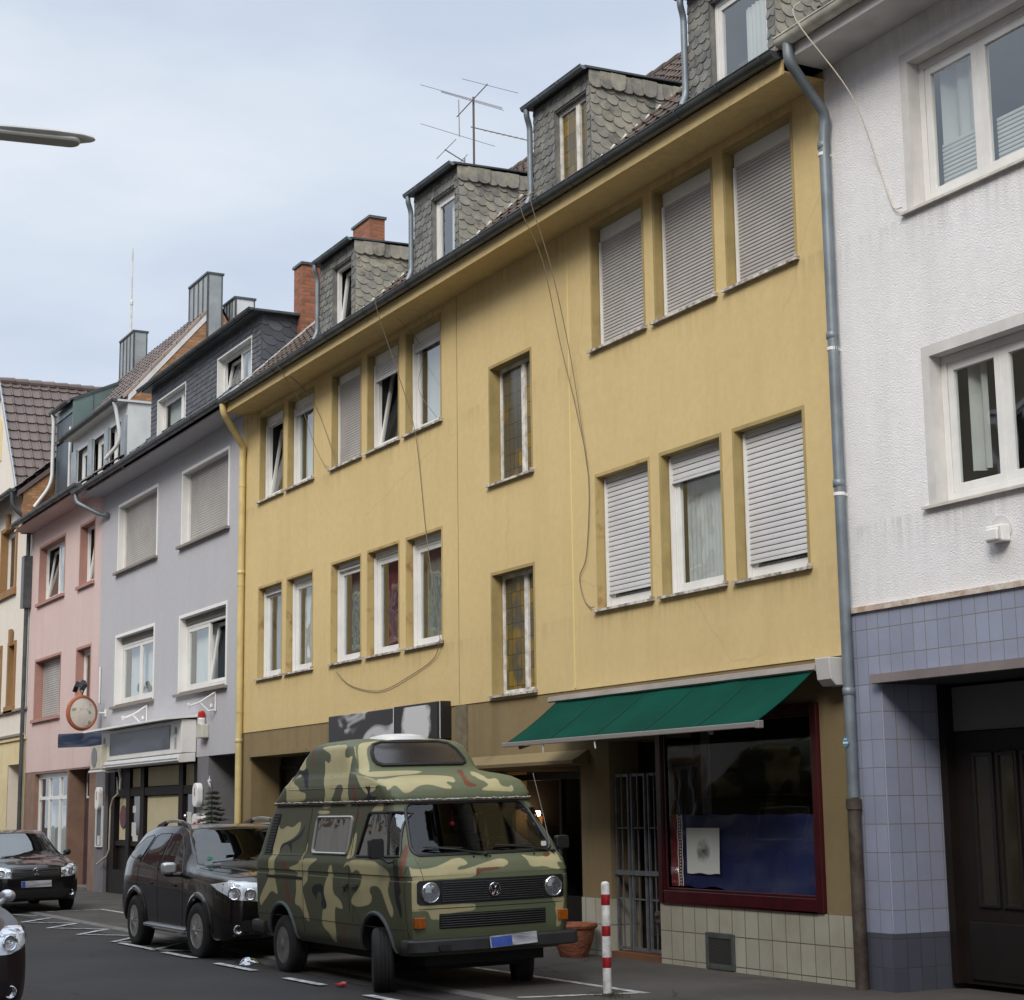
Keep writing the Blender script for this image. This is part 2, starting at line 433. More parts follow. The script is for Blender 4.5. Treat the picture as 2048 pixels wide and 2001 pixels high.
def wall_holes(mb, x0, x1, z0, z1, y, holes, mi=0, thick=0.0):
    """front face of a wall in the plane y with rectangular openings"""
    xs = sorted({x0, x1, *[h[0] for h in holes], *[h[1] for h in holes]})
    zs = sorted({z0, z1, *[h[2] for h in holes], *[h[3] for h in holes]})
    xs = [x for x in xs if x0 <= x <= x1]; zs = [z for z in zs if z0 <= z <= z1]
    for i in range(len(xs) - 1):
        for j in range(len(zs) - 1):
            cx, cz = (xs[i] + xs[i + 1]) / 2, (zs[j] + zs[j + 1]) / 2
            if any(h[0] < cx < h[1] and h[2] < cz < h[3] for h in holes): continue
            mb.quad((xs[i], y, zs[j]), (xs[i + 1], y, zs[j]), (xs[i + 1], y, zs[j + 1]), (xs[i], y, zs[j + 1]), mi)
    return mb

def ringbox(mb, x0, x1, z0, z1, w, y0, y1, wb=None, wt=None, mi=0):
    """rectangular frame of width w, built of four butted pieces"""
    wb = w if wb is None else wb; wt = w if wt is None else wt
    mb.box(x0, x0 + w, y0, y1, z0, z1, mi); mb.box(x1 - w, x1, y0, y1, z0, z1, mi)
    if wb: mb.box(x0 + w, x1 - w, y0, y1, z0, z0 + wb, mi)
    if wt: mb.box(x0 + w, x1 - w, y0, y1, z1 - wt, z1, mi)
    return mb
# ================================================================ GROUND
D = 10.49
PAV = 0.03
asphalt = None
def asphaltmat(name, c0, c1, c2, sc=0.35):
    m, nt, b = new_mat(name)
    v = coord(nt)
    c = ramp(nt, noise(nt, v, sc, 5.0, 0.6), 0.38, c0, 0.65, c1)
    c = mixc(nt, ramp(nt, noise(nt, v, 120.0, 2.0, 0.7), 0.55, (0, 0, 0), 0.75, (0.55,) * 3), c, c2)
    c = mixc(nt, ramp(nt, noise(nt, v, 2.3, 6.0, 0.7), 0.60, (0, 0, 0), 0.70, (0.35,) * 3), c, tuple(x * 0.5 for x in c0))
    vo = nt.nodes.new('ShaderNodeTexVoronoi'); vo.feature = 'DISTANCE_TO_EDGE'; vo.inputs['Scale'].default_value = 0.45
    dn = nt.nodes.new('ShaderNodeTexNoise'); dn.inputs['Scale'].default_value = 2.5; dn.inputs['Detail'].default_value = 6.0; nt.links.new(v, dn.inputs['Vector'])
    nt.links.new(mixc(nt, 0.25, v, dn.outputs['Color']), vo.inputs['Vector'])
    k = mixc(nt, 1.0, ramp(nt, vo.outputs['Distance'], 0.0, (.85,) * 3, 0.006, (0, 0, 0)), ramp(nt, noise(nt, v, 0.5, 2.0), 0.46, (0, 0, 0), 0.54, (1, 1, 1)), 'MULTIPLY')
    c = mixc(nt, k, c, tuple(x * 0.3 for x in c0))
    nt.links.new(c, b.inputs['Base Color'])
    b.inputs['Roughness'].default_value = 0.85
    b.inputs['Specular IOR Level'].default_value = 0.3
    bump(nt, b, noise(nt, v, 90.0, 3.0, 0.7), 0.6, 0.006)
    return m
asphalt = asphaltmat('worn_asphalt', (0.032, 0.029, 0.0285), (0.047, 0.043, 0.042), (0.12, 0.11, 0.105))
pavemat = asphaltmat('pavement_asphalt', (0.062, 0.055, 0.049), (0.095, 0.085, 0.076), (0.17, 0.158, 0.143), 0.8)
kerbmat = M('kerb_stone', (0.17, 0.16, 0.15), 0.85, var=0.3, vscale=3, bs=0.3, bscale=40)
linemat = M('worn_road_paint', (0.55, 0.55, 0.54), 0.7, var=0.4, vscale=9, vcol=(0.20, 0.195, 0.19))

MB().add([(-260, -140, 0), (200, -140, 0), (200, 200, 0), (-260, 200, 0)], [(0, 1, 2, 3)]).build('road', asphalt, kind='structure')
MB().box(-70, 20, 7.46, D + 0.9, -0.3, PAV).build('pavement', pavemat, kind='structure')
MB().box(-70, 20, -2.6, 1.5, -0.3, 0.1).build('pavement_near_side', pavemat, kind='structure')
mb = MB()
x = -69.8
while x < 19:
    mb.prism([(7.34, -0.2), (7.457, -0.2), (7.457, PAV + 0.002), (7.40, PAV + 0.0), (7.34, 0.012)], 'x', x + 0.004, x + 0.996); x += 1.0
mb.build('kerb', kerbmat, kind='structure')
mb = MB(); x = -69.8
while x < 19:
    mb.prism([(7.02, -0.2), (7.335, -0.2), (7.335, 0.010), (7.02, 0.006)], 'x', x + 0.003, x + 0.497); x += 0.5
mb.build('gutter_strip', M('gutter_stone', (0.055, 0.052, 0.05), 0.85, var=0.3, vscale=3), kind='structure')  # stones coloured darker to stand in for a shadow line along the low kerb

def strip(mb, a, b, w, z):
    a, b = Vector((*a, 0)), Vector((*b, 0)); t = (b - a).normalized(); n = Vector((-t.y, t.x, 0)) * w / 2
    mb.quad(*[(p.x, p.y, z) for p in (a - n, b - n, b + n, a + n)])
mb = MB()
for a, b in [(-23.35, -21.9), (-21.45, -20.35), (-19.5, -18.35), (-17.35, -16.4), (-15.3, -14.2), (-13.3, -12.2)]:
    strip(mb, (a, 6.63), (b, 6.66), 0.10, 0.014)
zz = [(-30.9, 6.93), (-30.7, 7.02), (-28.85, 6.60), (-29.8, 7.3)]
for k in range(5):
    x = -28.85 + 1.75 * k
    strip(mb, (x, 6.60), (x - 0.95, 7.28), 0.09, 0.014)
    strip(mb, (x + 0.05, 6.68), (x + 0.80, 7.24), 0.07, 0.0145)
strip(mb, (-31.3, 6.95), (-30.6, 7.25), 0.09, 0.014)
mb.build('road_markings', linemat, kind='structure')
mb = MB()
strip(mb, (-19.9, 8.56), (-13.75, 8.66), 0.09, PAV + 0.005)
strip(mb, (-14.1, 7.55), (-13.82, 8.62), 0.09, PAV + 0.0055)
strip(mb, (-31.5, 8.58), (-22.5, 8.58), 0.09, PAV + 0.005)
strip(mb, (-31.3, 7.60), (-31.4, 8.52), 0.09, PAV + 0.0055)
mb.build('pavement_markings', linemat, kind='structure')

# ================================================================ WINDOW PARTS
def slats(x0, x1, z0, z1, y, parent, mat, name='shutter', pitch=0.045):
    mb = MB(); n = max(1, int(round((z1 - z0) / pitch))); p = (z1 - z0) / n
    for i in range(n):
        a = z0 + i * p
        prof = [(y - .001, a + 0.007), (y - 0.004, a + 0.011), (y - 0.0055, a + p * 0.5), (y - 0.004, a + p - 0.003), (y, a + p)]
        for k in range(4):
            mb.quad((x0, prof[k][0], prof[k][1]), (x1, prof[k][0], prof[k][1]), (x1, prof[k + 1][0], prof[k + 1][1]), (x0, prof[k + 1][0], prof[k + 1][1]), 0)
        mb.quad((x0, y + 0.003, a), (x1, y + 0.003, a), (x1, y + 0.003, a + 0.007), (x0, y + 0.003, a + 0.007), 1)
    return mb.build(name, [mat, slatD2 if pitch == 0.04 else slatD], parent, merge=False)

def drape(x0, x1, z0, z1, y, parent, mat, amp=0.012, per=0.075, name='curtain'):
    mb = MB(); n = max(6, int((x1 - x0) / (per / 6)))
    ph = random.random() * 6
    pts = [(x0 + (x1 - x0) * i / n, y + amp * math.sin(ph + 2 * math.pi * (x1 - x0) * i / n / per) + amp * .6 * math.sin(ph + 9.1 * i / n)) for i in range(n + 1)]
    for i in range(n):
        mb.quad((pts[i][0], pts[i][1], z0), (pts[i + 1][0], pts[i + 1][1], z0), (pts[i + 1][0], pts[i + 1][1] , z1), (pts[i][0], pts[i][1], z1))
    return mb.build(name, mat, parent, smooth=True, angle=80)

def sash(x0, x1, z0, z1, y, parent, mat=None, w=0.055, tilt=0.0, glass=None, t=0.045):
    """an opening casement with its pane; tilt leans its top into the room"""
    mat = mat or whitepvc
    X = None
    if tilt: X = Matrix.Translation((0, y + t, z0)) @ Matrix.Rotation(R(-tilt), 4, 'X') @ Matrix.Translation((0, -y - t, -z0))
    ringbox(MB(), x0, x1, z0, z1, w, y, y + t).build('sash', mat, parent, bevel=0.004, xform=X)
    (lambda ya: MB().quad((x0 + w - .003, ya, z0 + w - .003), (x1 - w + .003, ya, z0 + w - .003), (x1 - w + .003, ya, z1 - w + .003), (x0 + w - .003, ya, z1 - w + .003)))(y + t * .45).build('pane', glass or pane, parent, xform=X)

def fit(parent, x0, x1, z0, z1, y, cols=(1.0,), tilts=(0,), mat=None, fw=0.045, glass=None, sw=0.055):
    """fixed frame plus casements side by side inside x0..x1; returns the frame (the window part)"""
    mat = mat or whitepvc
    mb = ringbox(MB(), x0, x1, z0, z1, fw, y, y + 0.06)
    w = (x1 - x0 - 2 * fw); x = x0 + fw; spans = []
    tot = sum(cols)
    for i, c in enumerate(cols):
        spans.append((x, x + w * c / tot)); x += w * c / tot
        if i < len(cols) - 1: mb.box(x - 0.012, x + 0.012, y + 0.01, y + 0.06, z0 + fw, z1 - fw)
    f = mb.build('window', mat, parent, bevel=0.004)
    for i, (a, b) in enumerate(spans):
        g0, g1 = (0.013 if i else 0.002), (0.013 if i < len(cols) - 1 else 0.002)
        sash(a + g0, b - g1, z0 + fw + .002, z1 - fw - .002, y + 0.008, f, mat, sw, tilts[i % len(tilts)], glass)
    return f

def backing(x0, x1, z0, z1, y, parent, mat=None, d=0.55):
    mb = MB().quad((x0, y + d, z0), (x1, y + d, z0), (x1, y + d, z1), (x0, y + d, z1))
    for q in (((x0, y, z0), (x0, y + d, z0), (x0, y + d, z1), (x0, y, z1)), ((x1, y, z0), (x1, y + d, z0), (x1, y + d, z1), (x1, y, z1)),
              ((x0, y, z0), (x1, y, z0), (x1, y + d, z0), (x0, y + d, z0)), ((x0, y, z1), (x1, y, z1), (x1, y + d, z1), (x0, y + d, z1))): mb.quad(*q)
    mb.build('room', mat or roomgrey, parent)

def ywin(P, x0, x1, z0, z1, style='open', frac=0.0, cur='net', tilt=0, rv=None, hdr=0.10, slat=None, cw=1.0):
    """a window of the yellow house: painted reveal, sill, frame, shutter, curtain"""
    dp = 0.19; b = 0.04; y = D
    ia, ib, ic, id_ = x0 + b, x1 - b, z0 + 0.035, z1 - b
    yf = y + dp - 0.05
    fx0 = ia + 0.015
    if style == 'stained':
        f = ringbox(MB(), fx0, ib, ic, id_, 0.05, yf, yf + 0.05)
        xm = fx0 + (ib - fx0) * 0.60
        f.box(xm - 0.045, xm + 0.045, yf - 0.01, yf + 0.049, ic + 0.05, id_ - 0.05)
        f.box(xm - 0.006, xm + 0.006, yf - 0.013, yf - 0.0101, ic + 0.05, id_ - 0.05)
        f = f.build('window', oldwhite, P)
        for a, c in ((fx0 + 0.048, xm - 0.043), (xm + 0.043, ib - 0.048)):
            MB().box(a, c, yf + 0.02, yf + 0.03, ic + 0.048, id_ - 0.048).build('leaded_pane', leaded, f)
    else:
        top = id_ - hdr
        f = fit(P, fx0, ib, ic, top, yf, (1.0,), (tilt,), sw=0.06, fw=0.05)
        mb = MB().box(fx0, ib, yf - 0.03, yf + 0.05, top + 0.001, id_)          # shutter box face
        mb.box(fx0, fx0 + 0.03, yf - 0.05, yf - 0.002, ic, top - 0.001); mb.box(ib - 0.03, ib, yf - 0.05, yf - 0.002, ic, top - 0.001)
        mb.build('shutter_rail', whitepvc, f, bevel=0.003)
        if frac > 0:
            zb = top - (top - ic) * frac
            slats(fx0 + 0.028, ib - 0.028, zb + 0.03, top, yf - 0.022, f, slat or slatW, pitch=0.04 if z0 > 6 else 0.058)
            MB().box(fx0 + 0.028, ib - 0.028, yf - 0.036, yf - 0.012, zb, zb + 0.029).build('shutter_end_bar', slat or slatW, f)
        if cur and frac < 0.97:
            m = {'net': curtain, 'green': curtainG, 'red': curtainR}[cur]
            drape(fx0 + 0.06, fx0 + 0.06 + (ib - fx0 - 0.12) * cw, ic + 0.04, top - 0.03, yf + (0.16 if not tilt else 0.32), f, m)
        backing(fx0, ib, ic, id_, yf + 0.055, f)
    trim = MB()
    for (a, c, d0, e) in ((x0, ia, z0, z1), (ib, x1, z0, z1), (ia, ib, id_, z1)):
        trim.box(a, c, y - 0.004, y + dp, d0, e)
    trim.build('reveal', rv or olive, f)
    s = MB().prism([(y - 0.055, z0 - 0.012), (y + dp - 0.051, z0 + 0.012), (y + dp - 0.051, z0 + 0.034), (y - 0.055, z0 + 0.016)], 'x', x0 - 0.035, x1 + 0.03)
    s.box(x1 + 0.012, x1 + 0.034, y - 0.058, y - 0.001, z0 + 0.0165, z0 + 0.042)
    s.build('sill', sillmat, f)
    return f

def leadedmat():
    m, nt, b = new_mat('leaded_amber_glass')
    v = coord(nt)
    sp = nt.nodes.new('ShaderNodeSeparateXYZ'); nt.links.new(v, sp.inputs[0])
    cb = nt.nodes.new('ShaderNodeCombineXYZ'); nt.links.new(sp.outputs[0], cb.inputs[0]); nt.links.new(sp.outputs[2], cb.inputs[1])
    br = nt.nodes.new('ShaderNodeTexBrick'); br.offset = 0.0
    for k, val in (('Scale', 1.0), ('Brick Width', 0.115), ('Row Height', 0.20), ('Mortar Size', 0.004), ('Bias', 0.0)): br.inputs[k].default_value = val
    br.inputs['Color1'].default_value = (0.085, 0.070, 0.035, 1); br.inputs['Color2'].default_value = (0.24, 0.155, 0.022, 1); br.inputs['Mortar'].default_value = (0.02, 0.02, 0.02, 1)
    nt.links.new(cb.outputs[0], br.inputs['Vector'])
    c = mixc(nt, ramp(nt, noise(nt, v, 1.8, 2.0), 0.46, (0, 0, 0), 0.54, (1, 1, 1)), br.outputs['Color'], (0.085, 0.075, 0.05), 'MIX')
    c = mixc(nt, br.outputs['Fac'], c, (0.025, 0.024, 0.02))
    nt.links.new(c, b.inputs['Base Color']); b.inputs['Roughness'].default_value = 0.12
    bump(nt, b, noise(nt, v, 25.0, 2.0), 0.35, 0.004)
    return m
leaded = leadedmat()

def gutter(P, x0, x1, y, z, r, mat, name='gutter', every=0.75):
    mb = MB(); o = arcpts(y, z, r, 180, 360, 10); i = arcpts(y, z, r - 0.006, 360, 180, 10)
    mb.prism(o + i, 'x', x0, x1)
    mb.tube([(x0, y - r, z + 0.004), (x1, y - r, z + 0.004)], 0.009, 8)
    for xe in (x0, x1): mb.prism(o, 'x', xe - 0.003, xe + 0.003)
    x = x0 + 0.4
    while x < x1 - 0.1:
        ro = arcpts(y, z, r + 0.007, 178, 362, 10); ri = arcpts(y, z, r + 0.001, 362, 178, 10)
        mb.prism(ro + ri, 'x', x, x + 0.028); x += every
    return mb.build(name, mat, P, smooth=True)

def clip(poly, region):
    out = poly; n = len(region)
    for i in range(n):
        a, b = region[i], region[(i + 1) % n]; inp = out; out = []
        side = lambda p: (b[0] - a[0]) * (p[1] - a[1]) - (b[1] - a[1]) * (p[0] - a[0])
        for k in range(len(inp)):
            p, q = inp[k], inp[(k + 1) % len(inp)]; sp, sq = side(p), side(q)
            if sp >= 0: out.append(p)
            if sp * sq < 0:
                t = sp / (sp - sq); out.append((p[0] + (q[0] - p[0]) * t, p[1] + (q[1] - p[1]) * t))
        if len(out) < 3: return []
    return out

def shingles(mb, O, U, V, N, region, w, h, rot=0.0, lift=0.016, lap=1.35, seed=1, square=False):
    """overlapping slates in the plane O + u U + v V; region is a convex polygon, counter-clockwise in (u, v)"""
    rnd = random.Random(seed)
    O, U, V, N = Vector(O), Vector(U), Vector(V), Vector(N)
    ca, sa = math.cos(R(rot)), math.sin(R(rot))
    us = [p[0] for p in region]; vs = [p[1] for p in region]
    cu, cv = sum(us) / len(us), sum(vs) / len(vs)
    rad = max(math.hypot(a - cu, b - cv) for a, b in region) + max(w, h) * 1.5
    nr = int(rad / h) + 1; nc = int(rad / w) + 1
    for j in range(-nr, nr + 1):
        for i in range(-nc, nc + 1):
            bu = i * w + (0.5 * w if j % 2 else 0) + rnd.uniform(-.03, .03) * w; bv = j * h + rnd.uniform(-.03, .03) * h
            hh = h * lap
            if square: prof = [(-w * .49, hh), (-w * .49, 0), (w * .49, 0), (w * .49, hh)]
            else:
                prof = [(-w * .5, hh), (-w * .5, h * .45)]
                for k in range(1, 8):
                    a = math.pi + math.pi * k / 8
                    prof.append((w * .5 * math.cos(a), h * .45 + h * .45 * math.sin(a)))
                prof += [(w * .5, h * .45), (w * .5, hh)]
            poly = []
            for a, b in prof:
                x, y = bu + a, bv + b
                poly.append((cu + x * ca - y * sa, cv + x * sa + y * ca))
            c = clip(poly, region)
            if len(c) < 3: continue
            pts = []
            li = lift * rnd.uniform(0.75, 1.3)
            for (a, b) in c:
                y = -(a - cu) * sa + (b - cv) * ca - bv
                t = max(0.0, min(1.0, y / hh))
                pts.append(O + U * a + V * b + N * (0.004 + li * (1 - t)))
            n = len(pts)
            base = [p - N * (0.004 + li * 0.55) for p in pts]
            mb.add(pts + base, [tuple(range(n))] + [(k, (k + 1) % n, n + (k + 1) % n, n + k) for k in range(n)])
    return mb

def tile_roof(P, x0, x1, y0, z0, y1, z1, mat, tw=0.22, tl=0.33, name='roof', flip=False):
    """interlocking tiles: each tile is its own piece, sagging in its middle and lifted at its lower edge"""
    mb = MB(); L = math.hypot(y1 - y0, z1 - z0); U = Vector((0, (y1 - y0) / L, (z1 - z0) / L)); N = Vector((0, -(z1 - z0) / L, (y1 - y0) / L))
    if N.z < 0: N = -N
    rows = int(L / tl) + 1; cols = int((x1 - x0) / tw)
    tw = (x1 - x0) / cols
    rnd = random.Random(5)
    for r in range(rows):
        s0, s1 = r * tl, min(L, (r + 1) * tl + 0.03)
        if s0 >= L - 0.02: break
        for c in range(cols):
            xa = x0 + c * tw; j = rnd.uniform(-.004, .004)
            vs = []
            for s, lift in ((s0, 0.034), (s1, 0.004)):
                for k, hgt in ((0, .020), (.12, .024), (.28, .004), (.60, .0), (.85, .006), (1.0, .012)):
                    p = Vector((xa + tw * k, y0, z0)) + U * (s + j) + N * (lift + hgt + j); vs.append(p)
            vs += [Vector((v.x, v.y, v.z)) - N * 0.02 for v in vs[:6]]
            mb.add(vs, [(k, k + 1, 7 + k, 6 + k) for k in range(5)] + [(12 + k, 13 + k, k + 1, k) for k in range(5)])
    mb.quad((x0, y0, z0), (x1, y0, z0), (x1, y1, z1), (x0, y1, z1))
    return mb.build(name, mat, P, merge=False)

def pipe(P, pts, r, mat, name='downpipe', clamps=(), joints=(), cm=None):
    # round the bends
    out = []
    pts = [Vector(p) for p in pts]
    for i, p in enumerate(pts):
        if i in (0, len(pts) - 1): out.append(p); continue
        a, b = pts[i - 1], pts[i + 1]; d = min((p - a).length, (b - p).length) * 0.42
        A = p + (a - p).normalized() * d; B = p + (b - p).normalized() * d
        for k in range(7):
            t = k / 6; out.append(A * (1 - t) ** 2 + p * 2 * t * (1 - t) + B * t * t)
    mb = MB().tube(out, r, 14)
    x, y = pts[-1].x, pts[-1].y
    for z in joints: mb.lathe((x, y, z), [(r + 0.001, -0.035), (r + 0.007, -0.03), (r + 0.007, 0.03), (r + 0.001, 0.035)], 14)
    o = mb.build(name, mat, P, smooth=True, angle=50)
    if clamps:
        c = MB()
        for z in clamps: c.lathe((x, y, z), [(r + 0.002, -0.016), (r + 0.006, -0.015), (r + 0.006, 0.015), (r + 0.002, 0.016)], 14); c.box(x - 0.012, x + 0.012, y + r + .007, y + r + 0.04, z - .012, z + .012)
        c.build('pipe_clamp', cm or whitepaint, o, smooth=True)
    return o

# ================================================================ YELLOW HOUSE
YX0, YX1 = -29.8, -12.985
Y = thing('yellow_house', (-21.4, D, 0), 'ochre yellow rendered apartment house with a green awning and a row of grey slate dormers', 'house')
upr, lwr = (6.985, 8.54), (3.90, 5.51)
cols = {'a': (-28.92, -27.74), 'b': (-27.56, -26.36), 'c': (-25.62, -24.41), 'd': (-24.20, -23.02), 'e': (-22.81, -21.60), 'f': (-17.51, -16.315), 'g': (-16.125, -14.92), 'h': (-14.73, -13.51)}
st = (-20.185, -19.00)
holes = [(a, b, *r) for a, b in cols.values() for r in (upr, lwr)] + [(*st, 5.81, 7.42), (*st, 3.07, 4.675)]
mb = MB(); wall_holes(mb, YX0, YX1, 3.03, 8.76, D, holes)
mb.quad((YX0, D, 3.03), (YX1, D, 3.03), (YX1, D + 0.012, 3.03), (YX0, D + 0.012, 3.03))
mb.box(YX0, YX1, 17.95, 18.1, 0, 8.9)
mb.quad((YX0 + 0.001, D, 3.03), (YX0 + 0.001, 18.0, 3.03), (YX0 + 0.001, 18.0, 8.9), (YX0 + 0.001, D, 8.9))
mb.quad((YX1 - 0.001, D, 3.03), (YX1 - 0.001, 18.0, 3.03), (YX1 - 0.001, 18.0, 8.9), (YX1 - 0.001, D, 8.9))
mb.build('upper_wall', yellow, Y, merge=False)
# plaster joints and hairline seams
mb = MB().tube([(-18.05, D - 0.002, 3.05), (-18.05, D - 0.002, 8.6)], 0.016, 6)
mb.build('expansion_joint', M('joint_bead', (0.60, 0.49, 0.24), 0.8), Y)
MB().box(-21.125, -21.115, D - 0.003, D + 0.001, 3.05, 8.62).build('expansion_joint', ochre, Y)
ywin(Y, *cols['a'], *upr, frac=0.04, tilt=9, cur='red', hdr=0.13)
ywin(Y, *cols['b'], *upr, frac=0.10, cur='net', cw=.5, hdr=0.12)
ywin(Y, *cols['c'], *upr, frac=0.985, cur=None, hdr=0.13, slat=slatG)
ywin(Y, *cols['d'], *upr, frac=0.20, tilt=10, cur='green', hdr=0.14)
ywin(Y, *cols['e'], *upr, frac=0.11, cur='net', cw=0.8, hdr=0.13)
for k in 'fgh': ywin(Y, *cols[k], *upr, frac=0.985, cur=None, hdr=0.16, slat=slatG)
ywin(Y, *cols['a'], *lwr, frac=0.05, cur='green', rv=rustpaint, hdr=0.05)
ywin(Y, *cols['b'], *lwr, frac=0.0, cur='net', rv=rustpaint, hdr=0.06)
ywin(Y, *cols['c'], *lwr, frac=0.03, cur='green', rv=rustpaint, hdr=0.07)
ywin(Y, *cols['d'], *lwr, frac=0.0, cur='red', rv=rustpaint, hdr=0.08, cw=.6)
ywin(Y, *cols['e'], *lwr, frac=0.0, cur='green', rv=rustpaint, hdr=0.08, cw=.5)
ywin(Y, *cols['f'], *lwr, frac=0.90, cur=None, rv=rustpaint, hdr=0.02)
ywin(Y, *cols['g'], *lwr, frac=0.19, cur='net', hdr=0.03, cw=.85)
ywin(Y, *cols['h'], *lwr, frac=0.90, cur=None, hdr=0.02)
ywin(Y, *st, 5.81, 7.42, 'stained'); ywin(Y, *st, 3.07, 4.675, 'stained')

# lower wall: darker ochre band, openings, shopfronts
GH = [(-29.20, -23.30, -1, 2.60), (-20.95, -18.0, -1, 2.15), (-17.36, -16.32, -1, 2.40), (-16.32, -13.50, 0.67, 2.62)]
mb = MB(); wall_holes(mb, YX0, YX1, PAV, 3.03, D + 0.012, [(a, b, max(c, PAV), d) for a, b, c, d in GH])
yb = D + 0.012
def jamb(x, z0, z1, d, m=0): mb.quad((x, yb, z0), (x, yb + d, z0), (x, yb + d, z1), (x, yb, z1))
def head(x0, x1, z, d): mb.quad((x0, yb, z), (x1, yb, z), (x1, yb + d, z), (x0, yb + d, z))
for a, b, c, d in GH:
    dd = 0.9 if a < -18 else 0.45
    jamb(a, max(c, PAV), d, dd); jamb(b, max(c, PAV), d, dd); head(a, b, d, dd)
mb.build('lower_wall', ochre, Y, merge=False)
mb = MB().box(-29.24, -23.25, D - 0.045, D + 0.011, 2.60, 2.66); mb.build('lintel_ledge', ochre, Y)
mb = MB().prism([(D + 0.011, 2.15), (D - 0.20, 2.17), (D - 0.21, 2.21), (D - 0.14, 2.24), (D - 0.05, 2.30), (D + 0.011, 2.33)], 'x', -21.0, -17.80)
mb.build('lintel_ledge', ochre, Y)
MB().box(-21.22, -20.90, D - 0.02, D + 0.011, 2.335, 3.02).build('wall_panel', M('grey_brown_panel', (0.17, 0.14, 0.09), .9, var=.3, vscale=6), Y)
# far-left shopfront (dark, mostly behind the van)
mb = MB().box(-29.19, -23.31, D + 0.55, D + 0.6, PAV, 2.59); mb.build('shopfront', blackwood, Y)
f = MB()
for a, b in ((-29.1, -28.1), (-28.0, -26.3), (-26.2, -24.5), (-24.4, -23.4)):
    ringbox(f, a, b, 0.5, 2.45, 0.06, D + 0.49, D + 0.549)
f.build('shopfront_frame', darkwood, Y)
# bar entrance at right of the van: deep dark opening
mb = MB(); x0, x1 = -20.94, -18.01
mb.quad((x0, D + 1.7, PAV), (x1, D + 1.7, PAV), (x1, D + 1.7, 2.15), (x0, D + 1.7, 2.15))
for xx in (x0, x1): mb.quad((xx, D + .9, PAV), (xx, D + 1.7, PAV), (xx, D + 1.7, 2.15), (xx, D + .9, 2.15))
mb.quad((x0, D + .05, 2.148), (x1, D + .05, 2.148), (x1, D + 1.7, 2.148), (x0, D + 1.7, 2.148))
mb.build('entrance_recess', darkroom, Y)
f = MB(); ringbox(f, -20.9, -18.05, PAV, 2.10, 0.08, D + 0.60, D + 0.66); f.box(-19.55, -19.49, D + .6, D + .66, PAV + .08, 2.02); f.box(-20.82, -19.56, D + .60, D + .655, PAV + .08, 0.6)
f.box(-19.48, -18.14, D + .60, D + .655, PAV + .08, 0.6)
f = f.build('entrance_frame', blackwood, Y)
MB().box(-18.75, -18.45, D + 0.72, D + 0.74, 0.64, 1.95).build('side_panel', M('grey_notice_board', (0.045, .047, .05), .5), f)
# shop: door recess with gate, display window
doorm = M('dark_red_door', (0.045, 0.006, 0.008), 0.4)
f = MB().box(-17.35, -16.33, D + 0.40, D + 0.45, 0.10, 2.39); f = f.build('shop_door', blackwood, Y)
MB().box(-16.80, -16.62, D + 0.385, D + 0.399, 0.12, 2.0).build('red_stripe', doorm, f)
MB().box(-17.25, -16.85, D + 0.385, D + 0.395, 0.25, 1.85).build('pane', M('door_glass', (0.02, .02, .02), .05), f)
MB().box(-17.355, -16.325, D - 0.01, D + 0.455, -0.1, 0.095).build('door_step', M('worn_red_brown_step', (0.16, 0.075, 0.035), 0.8, var=.3), Y)
g = MB()
bars = [-17.30, -17.17, -17.04, -16.97, -16.84, -16.70, -16.62, -16.50, -16.38]
for i, bx in enumerate(bars):
    r = 0.012 if i in (0, 2, 3, 5, 6, 8) else 0.006
    g.box(bx - r, bx + r, D + 0.05, D + 0.05 + 2 * r, 0.12, 2.03)
for a, b in ((-17.30, -17.04), (-16.97, -16.70), (-16.62, -16.38)):
    for z, h in ((0.12, .03), (2.0, .03), (1.43, .015), (0.93, .045), (0.66, .015)): g.box(a + .017, b - .017, D + 0.055, D + 0.078, z, z + h)
g.box(-17.33, -16.36, D + 0.035, D + 0.049, 0.925, 0.975)
g = g.build('folding_gate', greypaint, Y)
MB().box(-16.47, -16.37, D + .01, D + .049, 0.44, 0.56).lathe((-16.41, D + 0.0, 0.52), [(0.02, -.03), (0.02, .03)], 10, 'x').build('lock', iron, g, bevel=.005)
# display window
wx0, wx1, wz0, wz1 = -16.32, -13.50, 0.665, 2.62
f = MB(); ringbox(f, wx0, wx1, wz0, wz1, 0.095, D - 0.035, D + 0.025, wb=0.13)
ringbox(f, wx0 + .096, wx1 - .096, wz0 + .131, wz1 - .096, 0.025, D + 0.0, D + 0.03)
f = f.build('shop_window', maroon, Y, bevel=.008)
MB().quad((wx0 + .1, D + .015, wz0 + .14), (wx1 - .1, D + .015, wz0 + .14), (wx1 - .1, D + .015, wz1 - .1), (wx0 + .1, D + .015, wz1 - .1)).build('pane', shopglass, f)
MB().box(-15.98, -15.86, D + 0.33, D + 0.37, 1.58, 2.5).build('inner_post', M('grey_post', (.12, .12, .115), .6), f)
rb = MB()
rb.quad((-16.32, D + 1.4, 0.6), (-13.5, D + 1.4, 0.6), (-13.5, D + 1.4, 2.7), (-16.32, D + 1.4, 2.7))
for xx in (-16.32, -13.5): rb.quad((xx, D + .45, 0.6), (xx, D + 1.4, 0.6), (xx, D + 1.4, 2.7), (xx, D + .45, 2.7))
rb.quad((-16.32, D + .1, 0.70), (-13.5, D + .1, 0.70), (-13.5, D + 1.4, 0.70), (-16.32, D + 1.4, 0.70))
rb.build('window_room', darkroom, f)
